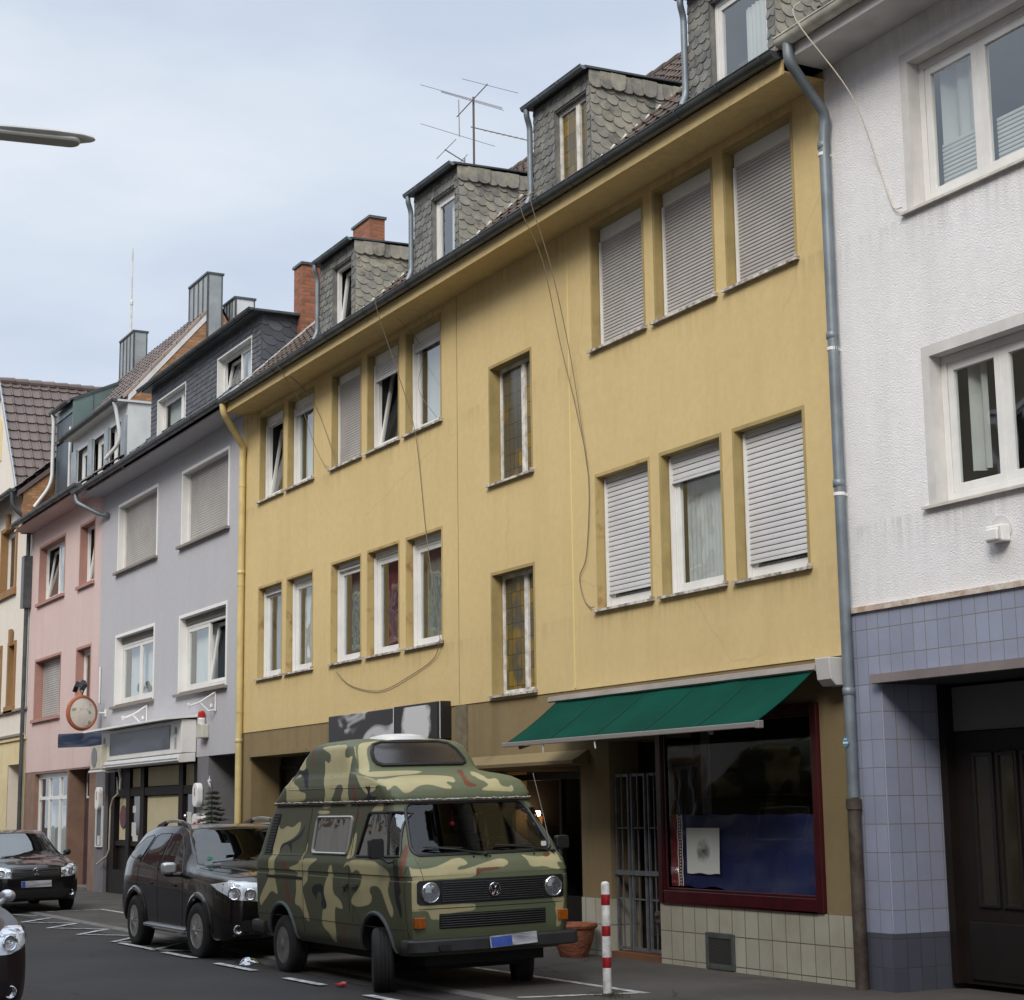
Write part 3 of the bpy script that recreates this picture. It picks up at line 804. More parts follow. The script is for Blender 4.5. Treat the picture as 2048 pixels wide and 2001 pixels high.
# beige tiled plinth
mb = MB().box(-16.325, -12.99, D - 0.012, D + 0.011, PAV, 0.662); mb.box(-17.985, -17.362, D - 0.012, D + 0.011, PAV, 0.662)
mb.box(-17.361, -17.35, D - 0.011, D + 0.38, PAV, 0.662)
mb.build('tiled_plinth', beigetile, Y)
v_ = MB(); ringbox(v_, -15.465, -14.965, PAV + 0.01, 0.395, 0.05, D - 0.035, D - 0.0125)
v_ = v_.build('cellar_vent', M('grey_green_metal', (0.10, 0.115, 0.11), .6, .3, var=.3, vscale=6), Y, bevel=.004)
mb = MB().box(-15.414, -15.016, D - 0.020, D - 0.0128, PAV + .061, 0.344)
mb.build('mesh_back', darkroom, v_)
mb = MB()
for k in range(20): mb.box(-15.414, -15.016, D - 0.026, D - 0.0205, PAV + .066 + k * .0138, PAV + .071 + k * .0138)
for k in range(24): mb.box(-15.41 + k * .0166, -15.407 + k * .0166, D - 0.030, D - 0.0262, PAV + .061, 0.344)
mb.build('vent_mesh', M('dull_mesh', (.09, .09, .085), .6, .4), v_)

# soffit, gutter, roof
MB().box(YX0 + .50, YX1 + .02, 10.0, D - 0.001, 8.64, 8.66).build('soffit', yellow, Y)
MB().box(YX0 + .50, YX1 + .02, 9.975, 9.999, 8.62, 8.775).build('fascia', yellow, Y)
gutter(Y, YX0 + 0.50, YX1 + 0.03, 9.905, 8.835, 0.078, zincD)
tile_roof(Y, YX0, YX1 + .05, 9.93, 8.80, 14.32, 12.87, tileBrown)
mb = MB().quad((YX0, 14.32, 12.83), (YX1, 14.32, 12.83), (YX1, 18.3, 8.9), (YX0, 18.3, 8.9))
for xx in (YX0 + .01, YX1): mb.add([(xx, 9.99, 8.78), (xx, 18.2, 8.78), (xx, 14.32, 12.80)], [(0, 1, 2)])
mb.build('rear_roof', tileGrey, Y)
mb = MB(); x = YX0
while x < YX1:
    mb.tube([(x, 14.33, 12.855), (min(x + .40, YX1 + .03), 14.33, 12.86)], 0.10, 10, r1=0.115); x += 0.36
mb.build('ridge_tiles', tileBrown, Y, smooth=True)
zincW = M('pale_flashing', (0.62, 0.62, 0.60), .5, .2, var=.15)
MB().prism([(9.98, 8.84), (14.32, 12.90), (14.32, 12.97), (9.98, 8.91)], 'x', YX0 - 0.06, YX0 + 0.05).build('verge_flashing', zincW, Y)
# pieces of flashing along the roof
def roofz(y): return 8.86 + 0.93 * (y - 9.99)

def dormer(P, xl, xr, wl, wr, zt, wt, kind, seed):
    yf = 10.08; zb = roofz(yf) - 0.20
    yb_ = 9.99 + (zt - 8.86) / 0.93
    fr = MB()                                    # body: front piers and header, cheeks, back closed by the roof
    wall_holes(fr, xl, xr, zb, zt, yf, [(wl, wr, zb + .05, wt)])
    fr.prism([(yf, zb), (yb_, zt), (yf, zt)], 'x', xr - 0.02, xr)
    fr.prism([(yf, zb), (yb_, zt), (yf, zt)], 'x', xl, xl + 0.02)
    d = fr.build('dormer', slateM, P)
    s = MB()
    ins = lambda a, b, c, e: [(a, c), (b, c), (b, e), (a, e)]
    fo = dict(O=(0, yf - .002, 0), U=(1, 0, 0), V=(0, 0, 1), N=(0, -1, 0))
    shingles(s, region=ins(xl, wl - .01, zb, zt - .02), w=0.14, h=0.105, seed=seed, lift=.011, **fo)
    shingles(s, region=ins(wr + .01, xr, zb, zt - .02), w=0.14, h=0.105, seed=seed + 1, lift=.011, **fo)
    shingles(s, region=ins(wl - .01, wr + .01, wt + .02, zt - .02), w=0.13, h=0.12, seed=seed + 2, lift=.011, **fo)
    s.build('front_slates', slateM, d, merge=False)
    s = MB()
    zl = roofz(yf)
    reg = [(yf, zl - .02), (yb_ - .02, zt - .02), (yf, zt - .02)]
    shingles(s, (xr + .002, 0, 0), (0, 1, 0), (0, 0, 1), (1, 0, 0), reg, 0.158, 0.112, rot=-19, seed=seed + 3, lift=.013)
    for k in range(9):                           # the upright border course under the roof edge
        y0 = yf - 0.03 + k * (yb_ - yf) / 9.0; wd = (yb_ - yf) / 9.0 * 1.35
        pr = [(y0, zt - .005), (y0, zt - .10)] + [(y0 + wd * (.5 - .5 * math.cos(math.pi * t / 6)), zt - .14 - .07 * math.sin(math.pi * t / 6)) for t in range(1, 6)] + [(y0 + wd, zt - .10), (y0 + wd, zt - .005)]
        pr = clip(pr, [(yf - .05, zl - .1), (yb_ + .06, zt), (yf - .05, zt)]) if k > 6 else pr
        if len(pr) > 2: s.prism(pr, 'x', xr + .020 + .003 * (k % 2) , xr + 0.034 + .012 * (k % 3))
    s.build('cheek_slates', slateL, d, merge=False)
    # lead pieces at the foot of the cheek
    fl = MB(); n = 8
    for k in range(n):
        a = yf + (yb_ - yf) * k / n; b = a + (yb_ - yf) / n * .8
        fl.add([(xr + .003, a, roofz(a) + .01), (xr + .003, b, roofz(b) + .01), (xr + .003, b, roofz(b) + .09), (xr + .06, a, roofz(a) + .055), (xr + .06, b, roofz(b) + .055)], [(0, 1, 2), (0, 2, 4, 3), (3, 4, 1, 0)])
    fl.build('flashing', zincW, d)
    rf = MB().prism([(yf - .10, zt + .0), (yb_ + .12, zt + .06), (yb_ + .12, zt + .075), (yf - .10, zt + .028)], 'x', xl - .05, xr + .055)
    rf.build('dormer_roof', zincD, d)
    gutter(d, xl - .06, xr + .05, yf - 0.115, zt + .02, 0.045, zincB, 'dormer_gutter', 0.5)
    pipe(d, [(xl + .02, yf - .115, zt - .02), (xl + .02, yf - .115, zt - .10), (xl - .02, yf - .05, zt - .22), (xl - .02, yf - .05, zl + .12), (xl - .0, yf - .12, zl - .02)], 0.036, zincB, 'dormer_downpipe')
    # window
    yw = yf + 0.06
    if kind == 'leaded':
        f = ringbox(MB(), wl, wr, zb + .05, wt, 0.05, yw, yw + .05); xm = wl + (wr - wl) * .60
        f.box(xm - .04, xm + .04, yw - .01, yw + .049, zb + .10, wt - .05)
        f = f.build('window', oldwhite, P)
        for a, b in ((wl + .048, xm - .038), (xm + .038, wr - .048)): MB().box(a, b, yw + .02, yw + .03, zb + .1, wt - .048).build('leaded_pane', leaded, f)
    else:
        f = fit(P, wl, wr, zb + .05, wt, yw, (1.0,), (7 if kind == 'tilt' else 0,), fw=.05, mat=whitepvc)
        if kind == 'lace':
            drape(wl + .40, wr - .06, zb + .08, wt - .2, yw + .10, f, curtain)
        elif kind == 'net': drape(wl + .30, wr - .05, zb + .08, wt - .05, yw + .09, f, curtain)
        else: drape(wl + .05, wr - .05, zb + .08, wt - .05, yw + .22, f, curtainG)
    backing(wl, wr, zb, wt + .1, yw + .052, f, darkroom, 0.3)
    MB().box(wl - .001, wl + .0, yf - .0, yw, zb, wt).box(wl, wr, yf + .001, yw - .001, wt, wt + .012).build('reveal', slateM, f)
    return d
dormer(Y, -25.08, -23.70, -24.56, -23.84, 10.16, 9.94, 'tilt', 3)
dormer(Y, -21.58, -20.20, -21.01, -20.31, 10.16, 9.91, 'net', 13)
dormer(Y, -18.10, -16.74, -17.57, -16.82, 10.16, 9.93, 'leaded', 23)
dormer(Y, -14.68, -13.18, -14.28, -13.31, 10.16, 9.93, 'lace', 33)
# chimneys on the party wall side
def chimney(P, x0, x1, y0, y1, z0, z1, mat=None, capm=None):
    c = MB().box(x0, x1, y0, y1, z0, z1).build('chimney', mat or brickred, P)
    MB().box(x0 - .03, x1 + .03, y0 - .03, y1 + .03, z1 + .001, z1 + .05).build('chimney_cap', capm or zincD, c)
    return c
chimney(Y, -30.83, -30.0, 13.06, 13.37, 10.5, 12.92)
chimney(Y, -30.42, -30.0, 11.68, 12.12, 9.5, 11.80)
# white house downpipe hides the joint; the yellow painted pipe at the left end
ypaint = M('yellow_painted_pipe', (0.58, 0.47, 0.22), 0.45, var=.15, vscale=3)
pipe(Y, [(-29.22, 9.90, 8.77), (-29.22, 9.92, 8.60), (-29.58, D - .07, 8.10), (-29.62, D - .07, 7.9), (-29.62, D - .07, PAV)], 0.060, ypaint, joints=(5.85, 2.9), clamps=(5.62, 7.4, 3.4), cm=ypaint)

# awning
A = MB().prism([(D - .001, 2.99), (D - .24, 2.955), (D - .26, 2.90), (D - .24, 2.885), (D - .001, 2.93)], 'x', -18.28, -13.20)
A = A.build('awning', M('awning_hood', (0.33, 0.29, 0.26), .5, .2, var=.2), Y)
MB().prism([(D - .001, 3.0), (D - .25, 3.0), (D - .23, 2.80), (D - .17, 2.74), (D - .001, 2.74)], 'x', -13.199, -12.99).build('awning_bracket', M('pale_grey_casting', (.50, .49, .48), .6, var=.15), A, bevel=.01)
green = new_mat('green_awning_cloth')
def greenmat():
    m, nt, b = green
    v = coord(nt)
    c = ramp(nt, noise(nt, v, 1.5, 4.0), 0.35, (0.0010, 0.042, 0.029), 0.65, (0.0013, 0.056, 0.039))
    nt.links.new(c, b.inputs['Base Color']); b.inputs['Roughness'].default_value = 0.9; b.inputs['Specular IOR Level'].default_value = 0.1
    bump(nt, b, noise(nt, v, 250.0, 2.0), 0.2, 0.003)
    return m
gm = greenmat()
cl = MB(); nx, ny = 48, 10
for j in range(ny + 1):
    t = j / ny
    for i in range(nx + 1):
        s = i / nx; x = -18.00 - .12 * (1 - t) + (4.80 + .06 * (1 - t)) * s
        seamy = 0.012 * abs(math.sin(math.pi * s * 4))
        cl.v.append((x, D - 0.22 - t * 0.75, 2.895 - t * 0.50 - 0.022 * math.sin(math.pi * t) - seamy * (1 - .4 * t)))
for j in range(ny):
    for i in range(nx): cl.f.append((j * (nx + 1) + i, j * (nx + 1) + i + 1, (j + 1) * (nx + 1) + i + 1, (j + 1) * (nx + 1) + i)); cl.mi.append(0)
cl = cl.build('cloth', gm, A, smooth=True)
so = cl.modifiers.new('t', 'SOLIDIFY'); so.thickness = 0.004
sm_ = MB()
for s in (.2, .4, .6, .8):
    sm_.tube([(-18.00 - .12 * (1 - t) + (4.80 + .06 * (1 - t)) * s, D - .22 - t * .75, 2.900 - t * .50 - .022 * math.sin(math.pi * t) - .012 * abs(math.sin(math.pi * s * 4)) * (1 - .4 * t)) for t in [k / 8 for k in range(9)]], .005, 4)
sm_.build('cloth_seam', M('dark_green_seam', (.0015, .042, .030), .9), cl)
MB().box(-18.03, -13.12, D - 1.005, D - .965, 2.355, 2.405).box(-13.12, -13.06, D - 1.015, D - .955, 2.345, 2.415).build('front_bar', M('grey_alu_bar', (.36, .34, .33), .4, .5), A, bevel=.006)
for xa, xb in ((-17.7, -16.9), (-13.9, -14.7)):
    MB().tube([(xa, D - .1, 2.76), (xb, D - .58, 2.55), (xa, D - .95, 2.34)], 0.022, 8).build('folding_arm', M('dull_alu', (.22, .22, .22), .5, .5), A)
MB().tube([(-17.1, D - .98, 2.35), (-17.11, D - .975, 2.27)], .008, 6).tube([(-16.0, D - .98, 2.35), (-15.99, D - .975, 2.27)], .008, 6).build('hook', whitepaint, A)

# ================================================================ WHITE HOUSE (right)
WX0, WX1 = -12.984, -6.0
W = thing('white_house', (-9.5, D, 0), 'white roughcast house with lavender tiled ground floor beside a dark entrance', 'house')
w1, w2 = (-11.88, -9.3, 6.94, 8.47), (-11.80, -9.3, 4.21, 5.67)
mb = MB(); wall_holes(mb, WX0, WX1, 3.43, 8.95, D, [w1, w2])
mb.quad((WX1, D, 0), (WX1, 18, 0), (WX1, 18, 9), (WX1, D, 9)); mb.box(WX0, WX1, 17.9, 18.0, 0, 9)
mb.quad((WX0 + .001, D, 3.0), (WX0 + .001, 18, 3.0), (WX0 + .001, 18, 9), (WX0 + .001, D, 9))
mb.build('upper_wall', whitewall, W, merge=False)
for (a, b, c, d), bl in ((w1, True), (w2, False)):
    f = fit(W, a + .10, b - .10, c + .05, d - .10, D + 0.13, (0.27, 0.60), (0, 0), fw=.07, sw=.075)
    t = MB()
    t.box(a, a + .10, D - .003, D + .20, c, d); t.box(b - .1, b, D - .003, D + .20, c, d); t.box(a + .10, b - .10, D - .003, D + .20, d - .10, d)
    t.build('surround', taupe, f)
    MB().prism([(D - .05, c - .005), (D + .129, c + .01), (D + .129, c + .045), (D - .05, c + .02)], 'x', a - .05, b + .05).build('sill', M('cream_sill', (.60, .57, .52), .6, var=.2, vscale=6), f)
    if bl:
        for xa, xb in ((a + .25, a + .72), (a + .95, b - .3)):
            slats(xa, xb, c + .10, c + .62, D + .24, f, curtain, 'pleated_blind', 0.04)
        drape(a + .25, a + .72, c + .1, d - .2, D + .30, f, curtain, .03, .2)
    else:
        drape(a + .32, a + .52, c + .3, d - .18, D + .28, f, curtain, .03, .16)
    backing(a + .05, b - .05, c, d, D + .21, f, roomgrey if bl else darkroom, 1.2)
# trim, lavender tiles
MB().box(WX0 + .01, WX1, D - .045, D - .0005, 3.395, 3.445).build('wood_trim', M('peeling_brown_trim', (.34, .24, .17), .8, var=.6, vscale=9, vcol=(.62, .58, .52)), W)
mb = MB(); ty = D - .018
wall_holes(mb, WX0, WX1, PAV, 3.394, ty, [(-12.54, WX1, PAV, 2.73)])
mb.quad((-12.54, ty, .53), (-12.54, D + .62, .53), (-12.54, D + .62, 2.73), (-12.54, ty, 2.73))
mb.box(WX0, WX1, ty + .001, D, 3.385, 3.393)
mb = MB(); wall_holes(mb, WX0, WX1, .53, 3.394, ty, [(-12.54, WX1, .53, 2.73)])
mb.quad((-12.54, ty, .53), (-12.54, D + .62, .53), (-12.54, D + .62, 2.73), (-12.54, ty, 2.73))
mb.quad((WX0 + .001, ty, .53), (WX0 + .001, D + .01, .53), (WX0 + .001, D + .01, 3.394), (WX0 + .001, ty, 3.394))
mb.build('tiled_wall', lavtile, W, merge=False)
mb = MB().quad((WX0, ty, PAV), (-12.54, ty, PAV), (-12.54, ty, .53), (WX0, ty, .53)).quad((-12.54, ty, PAV), (-12.54, D + .62, PAV), (-12.54, D + .62, .53), (-12.54, ty, .53))
mb.build('dark_plinth', lavdark, W, merge=False)
MB().tube([(-12.541, ty - .001, .54), (-12.541, ty - .001, 2.72)], .005, 6).build('corner_bead', M('pale_corner', (.36, .38, .50), .3), W)
MB().box(-12.60, WX1, D - .10, ty - .001, 2.73, 2.81).build('lintel_ledge', M('grey_brown_ledge', (.22, .19, .185), .6, var=.2), W)
# entrance recess
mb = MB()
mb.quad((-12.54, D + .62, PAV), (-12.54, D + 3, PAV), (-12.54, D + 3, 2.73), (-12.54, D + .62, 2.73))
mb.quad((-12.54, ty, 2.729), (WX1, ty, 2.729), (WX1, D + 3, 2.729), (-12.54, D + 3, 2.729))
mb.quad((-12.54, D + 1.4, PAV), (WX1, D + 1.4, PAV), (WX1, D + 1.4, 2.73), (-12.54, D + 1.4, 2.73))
mb.build('entrance_recess', M('dark_recess_grey', (.035, .035, .04), .9, var=.2), W)  # side, ceiling and back of the recess share one dark grey
MB().box(-12.47, WX1, D + .72, D + .76, 2.30, 2.70).build('transom_panel', M('dim_plaster_panel', (.14, .14, .145), .9), W)
dr = MB().box(-12.45, WX1, D + .70, D + .74, PAV + .05, 2.29)
dr.box(-12.53, -12.451, D + .62, D + .74, PAV + .05, 2.72)
dr = dr.build('entrance_door', darkwood, W)
mb = MB()
for x in (-12.20, -11.90, -11.60, -10.9, -10.6, -10.3): ringbox(mb, x, x + .26, 0.75, 2.1, .035, D + .675, D + .699)
mb.box(-12.35, -11.25, D + .68, D + .699, .12, .62); mb.box(-11.12, -10.0, D + .68, D + .699, .12, .62); mb.box(-11.22, -11.15, D + .66, D + .699, .1, 2.25)
mb.build('door_panels', blackwood, dr, bevel=.006)
mb = MB()
for x in (-12.165, -11.865, -11.565, -10.865, -10.565, -10.265): mb.box(x, x + .19, D + .69, D + .698, .785, 2.065)
mb.build('pane', M('yellowish_dark_glass', (.022, .018, .010), .12), dr)
# vent cowl on the wall
v_ = MB().box(-11.03, -10.83, D - .10, D - .001, 3.79, 3.93).box(-11.0, -10.86, D - .13, D - .101, 3.80, 3.90)
v_ = v_.build('flue_cowl', whitepaint, W, bevel=.012)
MB().box(-10.86, -10.845, D - .105, D - .1005, 3.81, 3.91).lathe((-10.93, D - .004, 3.90), [(.12, -.008), (.12, 0.003)], 18, 'y').build('cowl_plate', taupe, v_)
# eaves and roof
MB().box(WX0 + .02, WX1, 10.02, D - .001, 8.76, 8.78).build('soffit', taupe, W)
MB().box(WX0 + .02, WX1, 9.99, 10.019, 8.74, 8.86).build('fascia', taupe, W)
gutter(W, WX0 + .07, WX1, 9.925, 8.925, 0.085, palezinc)
tile_roof(W, YX1 + .06, WX1, 9.95, 8.90, 14.40, 13.0, tileBrown)
MB().quad((WX0, 14.40, 13.0), (WX1, 14.40, 13.0), (WX1, 18.3, 9.0), (WX0, 18.3, 9.0)).build('rear_roof', tileGrey, W)
p = pipe(W, [(-12.80, 9.925, 8.86), (-12.80, 9.93, 8.68), (-12.88, D - .08, 8.25), (-12.915, D - .085, 8.05), (-12.925, D - .085, 1.72)], 0.052, zincB, joints=(7.95, 6.05, 4.62, 2.68), clamps=(7.86, 5.92, 4.52), cm=whitepaint)
pp = MB().tube([(-12.925, D - .085, PAV - .02), (-12.925, D - .085, 1.70)], .062, 14).lathe((-12.925, D - .085, 1.66), [(.064, -.05), (.072, -.045), (.072, .045), (.064, .05)], 14)
pp = pp.build('lower_pipe', iron, W, smooth=True)
ss = MB().lathe((-12.930, D - .141, 2.02 + .2), [(.045, -.002), (.045, 0.0)], 20, 'y').build('sticker', M('blue_sticker', (.09, .25, .42), .5), p)
def text(s, size, loc, rot, mat, parent, name='lettering', ext=.001, bold=False):
    cu = bpy.data.curves.new(name, 'FONT'); cu.body = s; cu.size = size; cu.extrude = ext; cu.align_x = 'CENTER'; cu.align_y = 'CENTER'
    cu.offset = 0.0015 if bold else 0
    o = bpy.data.objects.new('tmp', cu); COL.objects.link(o)
    dg = bpy.context.evaluated_depsgraph_get(); me = bpy.data.meshes.new_from_object(o.evaluated_get(dg))
    bpy.data.objects.remove(o); me.materials.clear(); me.materials.append(mat)
    off = OFF.get(parent.name, Vector((0, 0, 0)))
    me.transform(Matrix.Translation(Vector(loc) - off) @ Matrix.Rotation(R(rot), 4, 'Z') @ Matrix.Rotation(R(90), 4, 'X'))
    t = bpy.data.objects.new(name, me); COL.objects.link(t); t.parent = parent
    return t
MB().box(-12.965, -12.895, D - .1455, D - .1435, 2.205, 2.222).box(-12.95, -12.91, D - .1455, D - .1435, 2.24, 2.25).build('sticker_mark', whitepaint, p)

# ================================================================ LILAC HOUSE
LX0, LX1 = -39.17, -29.805
Lh = thing('lilac_house', (-34.5, D, 0), 'lilac grey house with white window surrounds, slate dormer and ground floor pub', 'house')
Lw = {'A2': (-37.86, -34.93, 6.86, 8.36), 'B2': (-33.34, -30.50, 6.82, 8.32), 'A1': (-37.86, -34.97, 3.95, 5.49), 'B1': (-33.36, -30.52, 3.93, 5.46)}
mb = MB(); wall_holes(mb, LX0, LX1, 2.70, 8.95, D, list(Lw.values()))
mb.quad((LX0 + .001, D, 0), (LX0 + .001, 16, 0), (LX0 + .001, 16, 9), (LX0 + .001, D, 9)); mb.box(LX0, LX1, 16, 16.1, 0, 9)
mb.build('upper_wall', lilac, Lh, merge=False)
for k, (a, b, c, d) in Lw.items():
    up2 = k[1] == '2'
    t = MB()
    if up2:
        f = MB().box(a + .06, b - .06, D + .185, D + .2, c + .03, d - .06).build('window', whitepvc, Lh)
        slats(a + .09, b - .09, c + .04, d - .06, D + .16, f, slatG, pitch=.05)
        MB().box(a + .06, a + .09, D + .12, D + .184, c + .03, d - .06).box(b - .09, b - .06, D + .12, D + .184, c + .03, d - .06).build('shutter_rail', whitepvc, f)
    else:
        f = fit(Lh, a + .06, b - .06, c + .05, d - .20, D + .14, (1, 1), (0, 8 if k == 'B1' else 0), fw=.06, sw=.07)
        MB().box(a + .06, b - .06, D + .12, D + .20, d - .199, d - .06).build('shutter_box', M('brown_grey_box', (.16, .145, .125), .6), f)
        drape(a + .15, b - .15 - (1.3 if k == 'B1' else .0), c + .1, d - .25, D + .32, f, curtain)
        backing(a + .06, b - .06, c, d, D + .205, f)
    for q in ((a, a + .06, c, d), (b - .06, b, c, d), (a + .06, b - .06, d - .06, d)): t.box(q[0], q[1], D - .012, D + .20, q[2], q[3])
    t.build('surround', whitepaint, f)
    MB().box(a - .08, b + .05, D - .09, D + .13, c - .05, c + .0).box(a + .06, b - .06, D + .0, D + .139, c + .001, c + .04).build('sill', stonesill, f)
# ground floor of the lilac house
mb = MB()
mb.quad((LX0, D + .004, PAV), (-38.42, D + .004, PAV), (-38.42, D + .004, 2.70), (LX0, D + .004, 2.70))
mb.quad((-38.42, D + .004, PAV), (-38.42, D + .5, PAV), (-38.42, D + .5, 2.7), (-38.42, D + .004, 2.7))
mb.quad((-32.10, D + .004, PAV), (-31.47, D + .004, PAV), (-31.47, D + .004, 2.70), (-32.10, D + .004, 2.70))
mb.quad((-31.47, D + .004, PAV), (-31.47, D + 1.0, PAV), (-31.47, D + 1.0, 2.7), (-31.47, D + .004, 2.7))
mb.quad((-31.47, D + 1.0, PAV), (LX1, D + 1.0, PAV), (LX1, D + 1.0, 2.7), (-31.47, D + 1.0, 2.7))
mb.quad((LX1 - .001, D, PAV), (LX1 - .001, D + 1.0, PAV), (LX1 - .001, D + 1.0, 2.7), (LX1 - .001, D, 2.7))
mb.quad((LX0, D + .004, 2.70), (LX1, D + .004, 2.70), (LX1, D + 1.0, 2.70), (LX0, D + 1.0, 2.70))
mb.build('lower_wall', lilacgrey, Lh, merge=False)
# timber pub front
fr = MB(); yp = D + .10
fr.box(-38.41, -32.105, yp + .06, yp + .10, PAV, 2.69)
for x in (-38.40, -37.02, -36.0, -33.44, -32.50): fr.box(x, x + .26 if x > -38 else x + .5, yp - .03, yp + .059, PAV, 2.69)
fr.box(-37.89, -32.11, yp - .02, yp + .058, 2.04, 2.20); fr.box(-37.89, -32.11, yp - .035, yp + .057, PAV, 0.52); fr.box(-37.89, -32.11, yp - .0, yp + .057, 1.02, 1.12)
fr = fr.build('pub_front', darkwood, Lh)
cb = MB()
for a, b, c, d in ((-37.68, -37.06, 1.14, 2.03), (-36.74, -36.18, 2.22, 2.60), (-35.65, -33.47, 2.22, 2.60), (-35.65, -33.47, .56, 2.02), (-33.16, -32.55, 2.20, 2.60)):
    cb.box(a, b, yp + .03, yp + .0595, c, d)
cb.build('blind', creamblind, fr)
wl_ = MB().lathe((-37.35, yp + .02, 1.62), [(.24, -.012), (.24, 0.0)], 24, 'y'); wl_.build('emblem', M('dark_emblem', (.06, .05, .07), .6, var=.6, vscale=14, vcol=(.25, .04, .04)), fr)
pm = M('white_paper', (.62, .62, .60), .8, var=.2, vscale=25)
for a in ((-36.72, -36.40, yp + .018, yp + .022, 1.22, 1.50), (-36.62, -36.26, yp + .012, yp + .016, 1.05, 1.24), (-36.66, -36.42, yp + .018, yp + .022, 1.70, 1.84), (-33.05, -32.78, yp + .02, yp + .024, 1.36, 1.70)): MB().box(*a).build('notice', pm, fr)
ddg = M('dark_door_glass', (.02, .018, .02), .08)
MB().box(-36.72, -36.02, yp + .023, yp + .0597, 1.13, 2.03).build('pane', ddg, fr); MB().box(-33.17, -32.52, yp + .025, yp + .0597, 0.56, 2.03).build('pane', ddg, fr)
# fascia box and awning cassette of the pub
# eaves, gutter, roof, slate dormer
MB().box(LX0, YX0 + .49, 9.99, D - .001, 8.74, 8.78).build('soffit', lilac, Lh)
gutter(Lh, LX0 - .35, YX0 + .47, 9.905, 8.875, 0.078, zincD)
LS = 0.86
def lroofz(y): return 8.83 + LS * (y - 9.97)
tile_roof(Lh, LX0, LX1, 9.95, 8.82, 13.4, lroofz(13.4), M('dark_lead_roof', (.06, .065, .07), .5), tw=.6, tl=.5)
MB().quad((LX0, 13.4, lroofz(13.4)), (LX1, 13.4, lroofz(13.4)), (LX1, 16.2, 9.0), (LX0, 16.2, 9.0)).build('rear_roof', tileGrey, Lh)
MB().prism([(9.99, 8.88), (11.9, lroofz(11.9) + .05), (11.9, lroofz(11.9) + .11), (9.99, 8.94)], 'x', LX1 - .65, LX1 - .45).build('valley_flashing', zinc, Lh)
yf = 10.98; xl, xr = -37.20, -30.25; zt = 10.82; zb = lroofz(yf) - .25; yb2 = 12.45
winL, winR = (-36.72, -34.72, zb + .1, 10.52), (-32.72, -30.72, zb + .1, 10.52)
fr = MB(); wall_holes(fr, xl, xr, zb, zt, yf, [winL, winR])
fr.prism([(yf, zb), (yb2, zt), (yf, zt)], 'x', xr - .02, xr); fr.prism([(yf, zb), (yb2, zt), (yf, zt)], 'x', xl, xl + .02)
d = fr.build('dormer', slateD, Lh)
s = MB(); fo = dict(O=(0, yf - .002, 0), U=(1, 0, 0), V=(0, 0, 1), N=(0, -1, 0))
for a, b, c, e in ((xl, winL[0], zb, zt), (winL[1], winR[0], zb, 10.52), (winR[1], xr, zb, zt), (winL[0], winL[1], 10.53, zt), (winL[1], winR[0], 10.52, zt), (winR[0], winR[1], 10.53, zt)):
    shingles(s, region=[(a, c), (b, c), (b, e), (a, e)], w=.13, h=.10, square=True, seed=4, lift=.012, **fo)
s.build('front_slates', slateD, d, merge=False)
s = MB(); shingles(s, (xr + .002, 0, 0), (0, 1, 0), (0, 0, 1), (1, 0, 0), [(yf, lroofz(yf)), (yb2, zt - .02), (yf, zt - .02)], .27, .155, rot=-22, seed=9, lift=.014)
s.build('cheek_slates', slateD, d, merge=False)
rf = MB().prism([(yf - .20, zt + .0), (yb2 + .1, zt + .0), (yb2 + .1, zt + .06), (yf - .20, zt + .05)], 'x', xl - .15, xr + .16)
rf.build('dormer_roof', zincD, d, bevel=.01)
gutter(d, xl - .2, xr + .16, yf - .255, zt + .05, .05, zincD, 'dormer_gutter')
for k, (a, b, c, e) in enumerate((winL, winR)):
    f = fit(Lh, a + .03, b - .03, c + .02, e - .03, yf + .12, (.5, .5) if k else (.62, .30), (9, 0) if k else (0, 0), fw=.05, sw=.06)
    t = MB()
    for q in ((a, a + .03, c, e), (b - .03, b, c, e), (a + .03, b - .03, e - .03, e)): t.box(q[0], q[1], yf - .02, yf + .18, q[2], q[3])
    t.build('surround', whitepaint, f)
    drape(a + (1.05 if k else .1), b - .1, c + .1, e - .1, yf + .26, f, curtain)
    backing(a + .03, b - .03, c, e, yf + .185, f, darkroom, .35)
MB().box(-30.75, -29.9, 9.93, 10.10, 8.93, 8.96).build('sill_flashing', whitepaint, Lh)
# downpipe elbow under the left end of the lilac gutter
pipe(Lh, [(-39.35, 9.90, 8.82), (-39.32, 9.92, 8.62), (-38.9, D - .1, 8.30), (-38.55, D - .06, 8.26)], .05, zincB)
MB().tube([(-38.95, D - .03, 4.9), (-38.95, D - .03, 4.1)], .02, 6).build('cable_duct', whitepaint, Lh)

# ================================================================ PINK HOUSE
PX0, PX1 = -45.94, -39.175
Ph = thing('pink_house', (-42.5, D, 0), 'pink rendered house with rose window trim, zinc dormers and a steep brown tiled roof', 'house')
Pw = {'A2': (-45.16, -42.50, 6.93, 8.43), 'B2': (-41.15, -39.78, 6.91, 8.40), 'A1': (-45.28, -42.60, 4.01, 5.55), 'B1': (-41.2, -39.86, 4.01, 5.51)}
G1, G2 = (-44.95, -41.72, .68, 2.68), (-41.60, -39.76, PAV, 2.70)
mb = MB(); wall_holes(mb, PX0, PX1, 2.74, 9.12, D, list(Pw.values()))
mb.quad((PX1 - .002, D, 8.5), (PX1 - .002, 11, 8.5), (PX1 - .002, 11, 9.1), (PX1 - .002, D, 9.1))
mb.build('upper_wall', pink, Ph, merge=False)
mb = MB(); wall_holes(mb, PX0, PX1, PAV, 2.739, D + .01, [G1, G2])
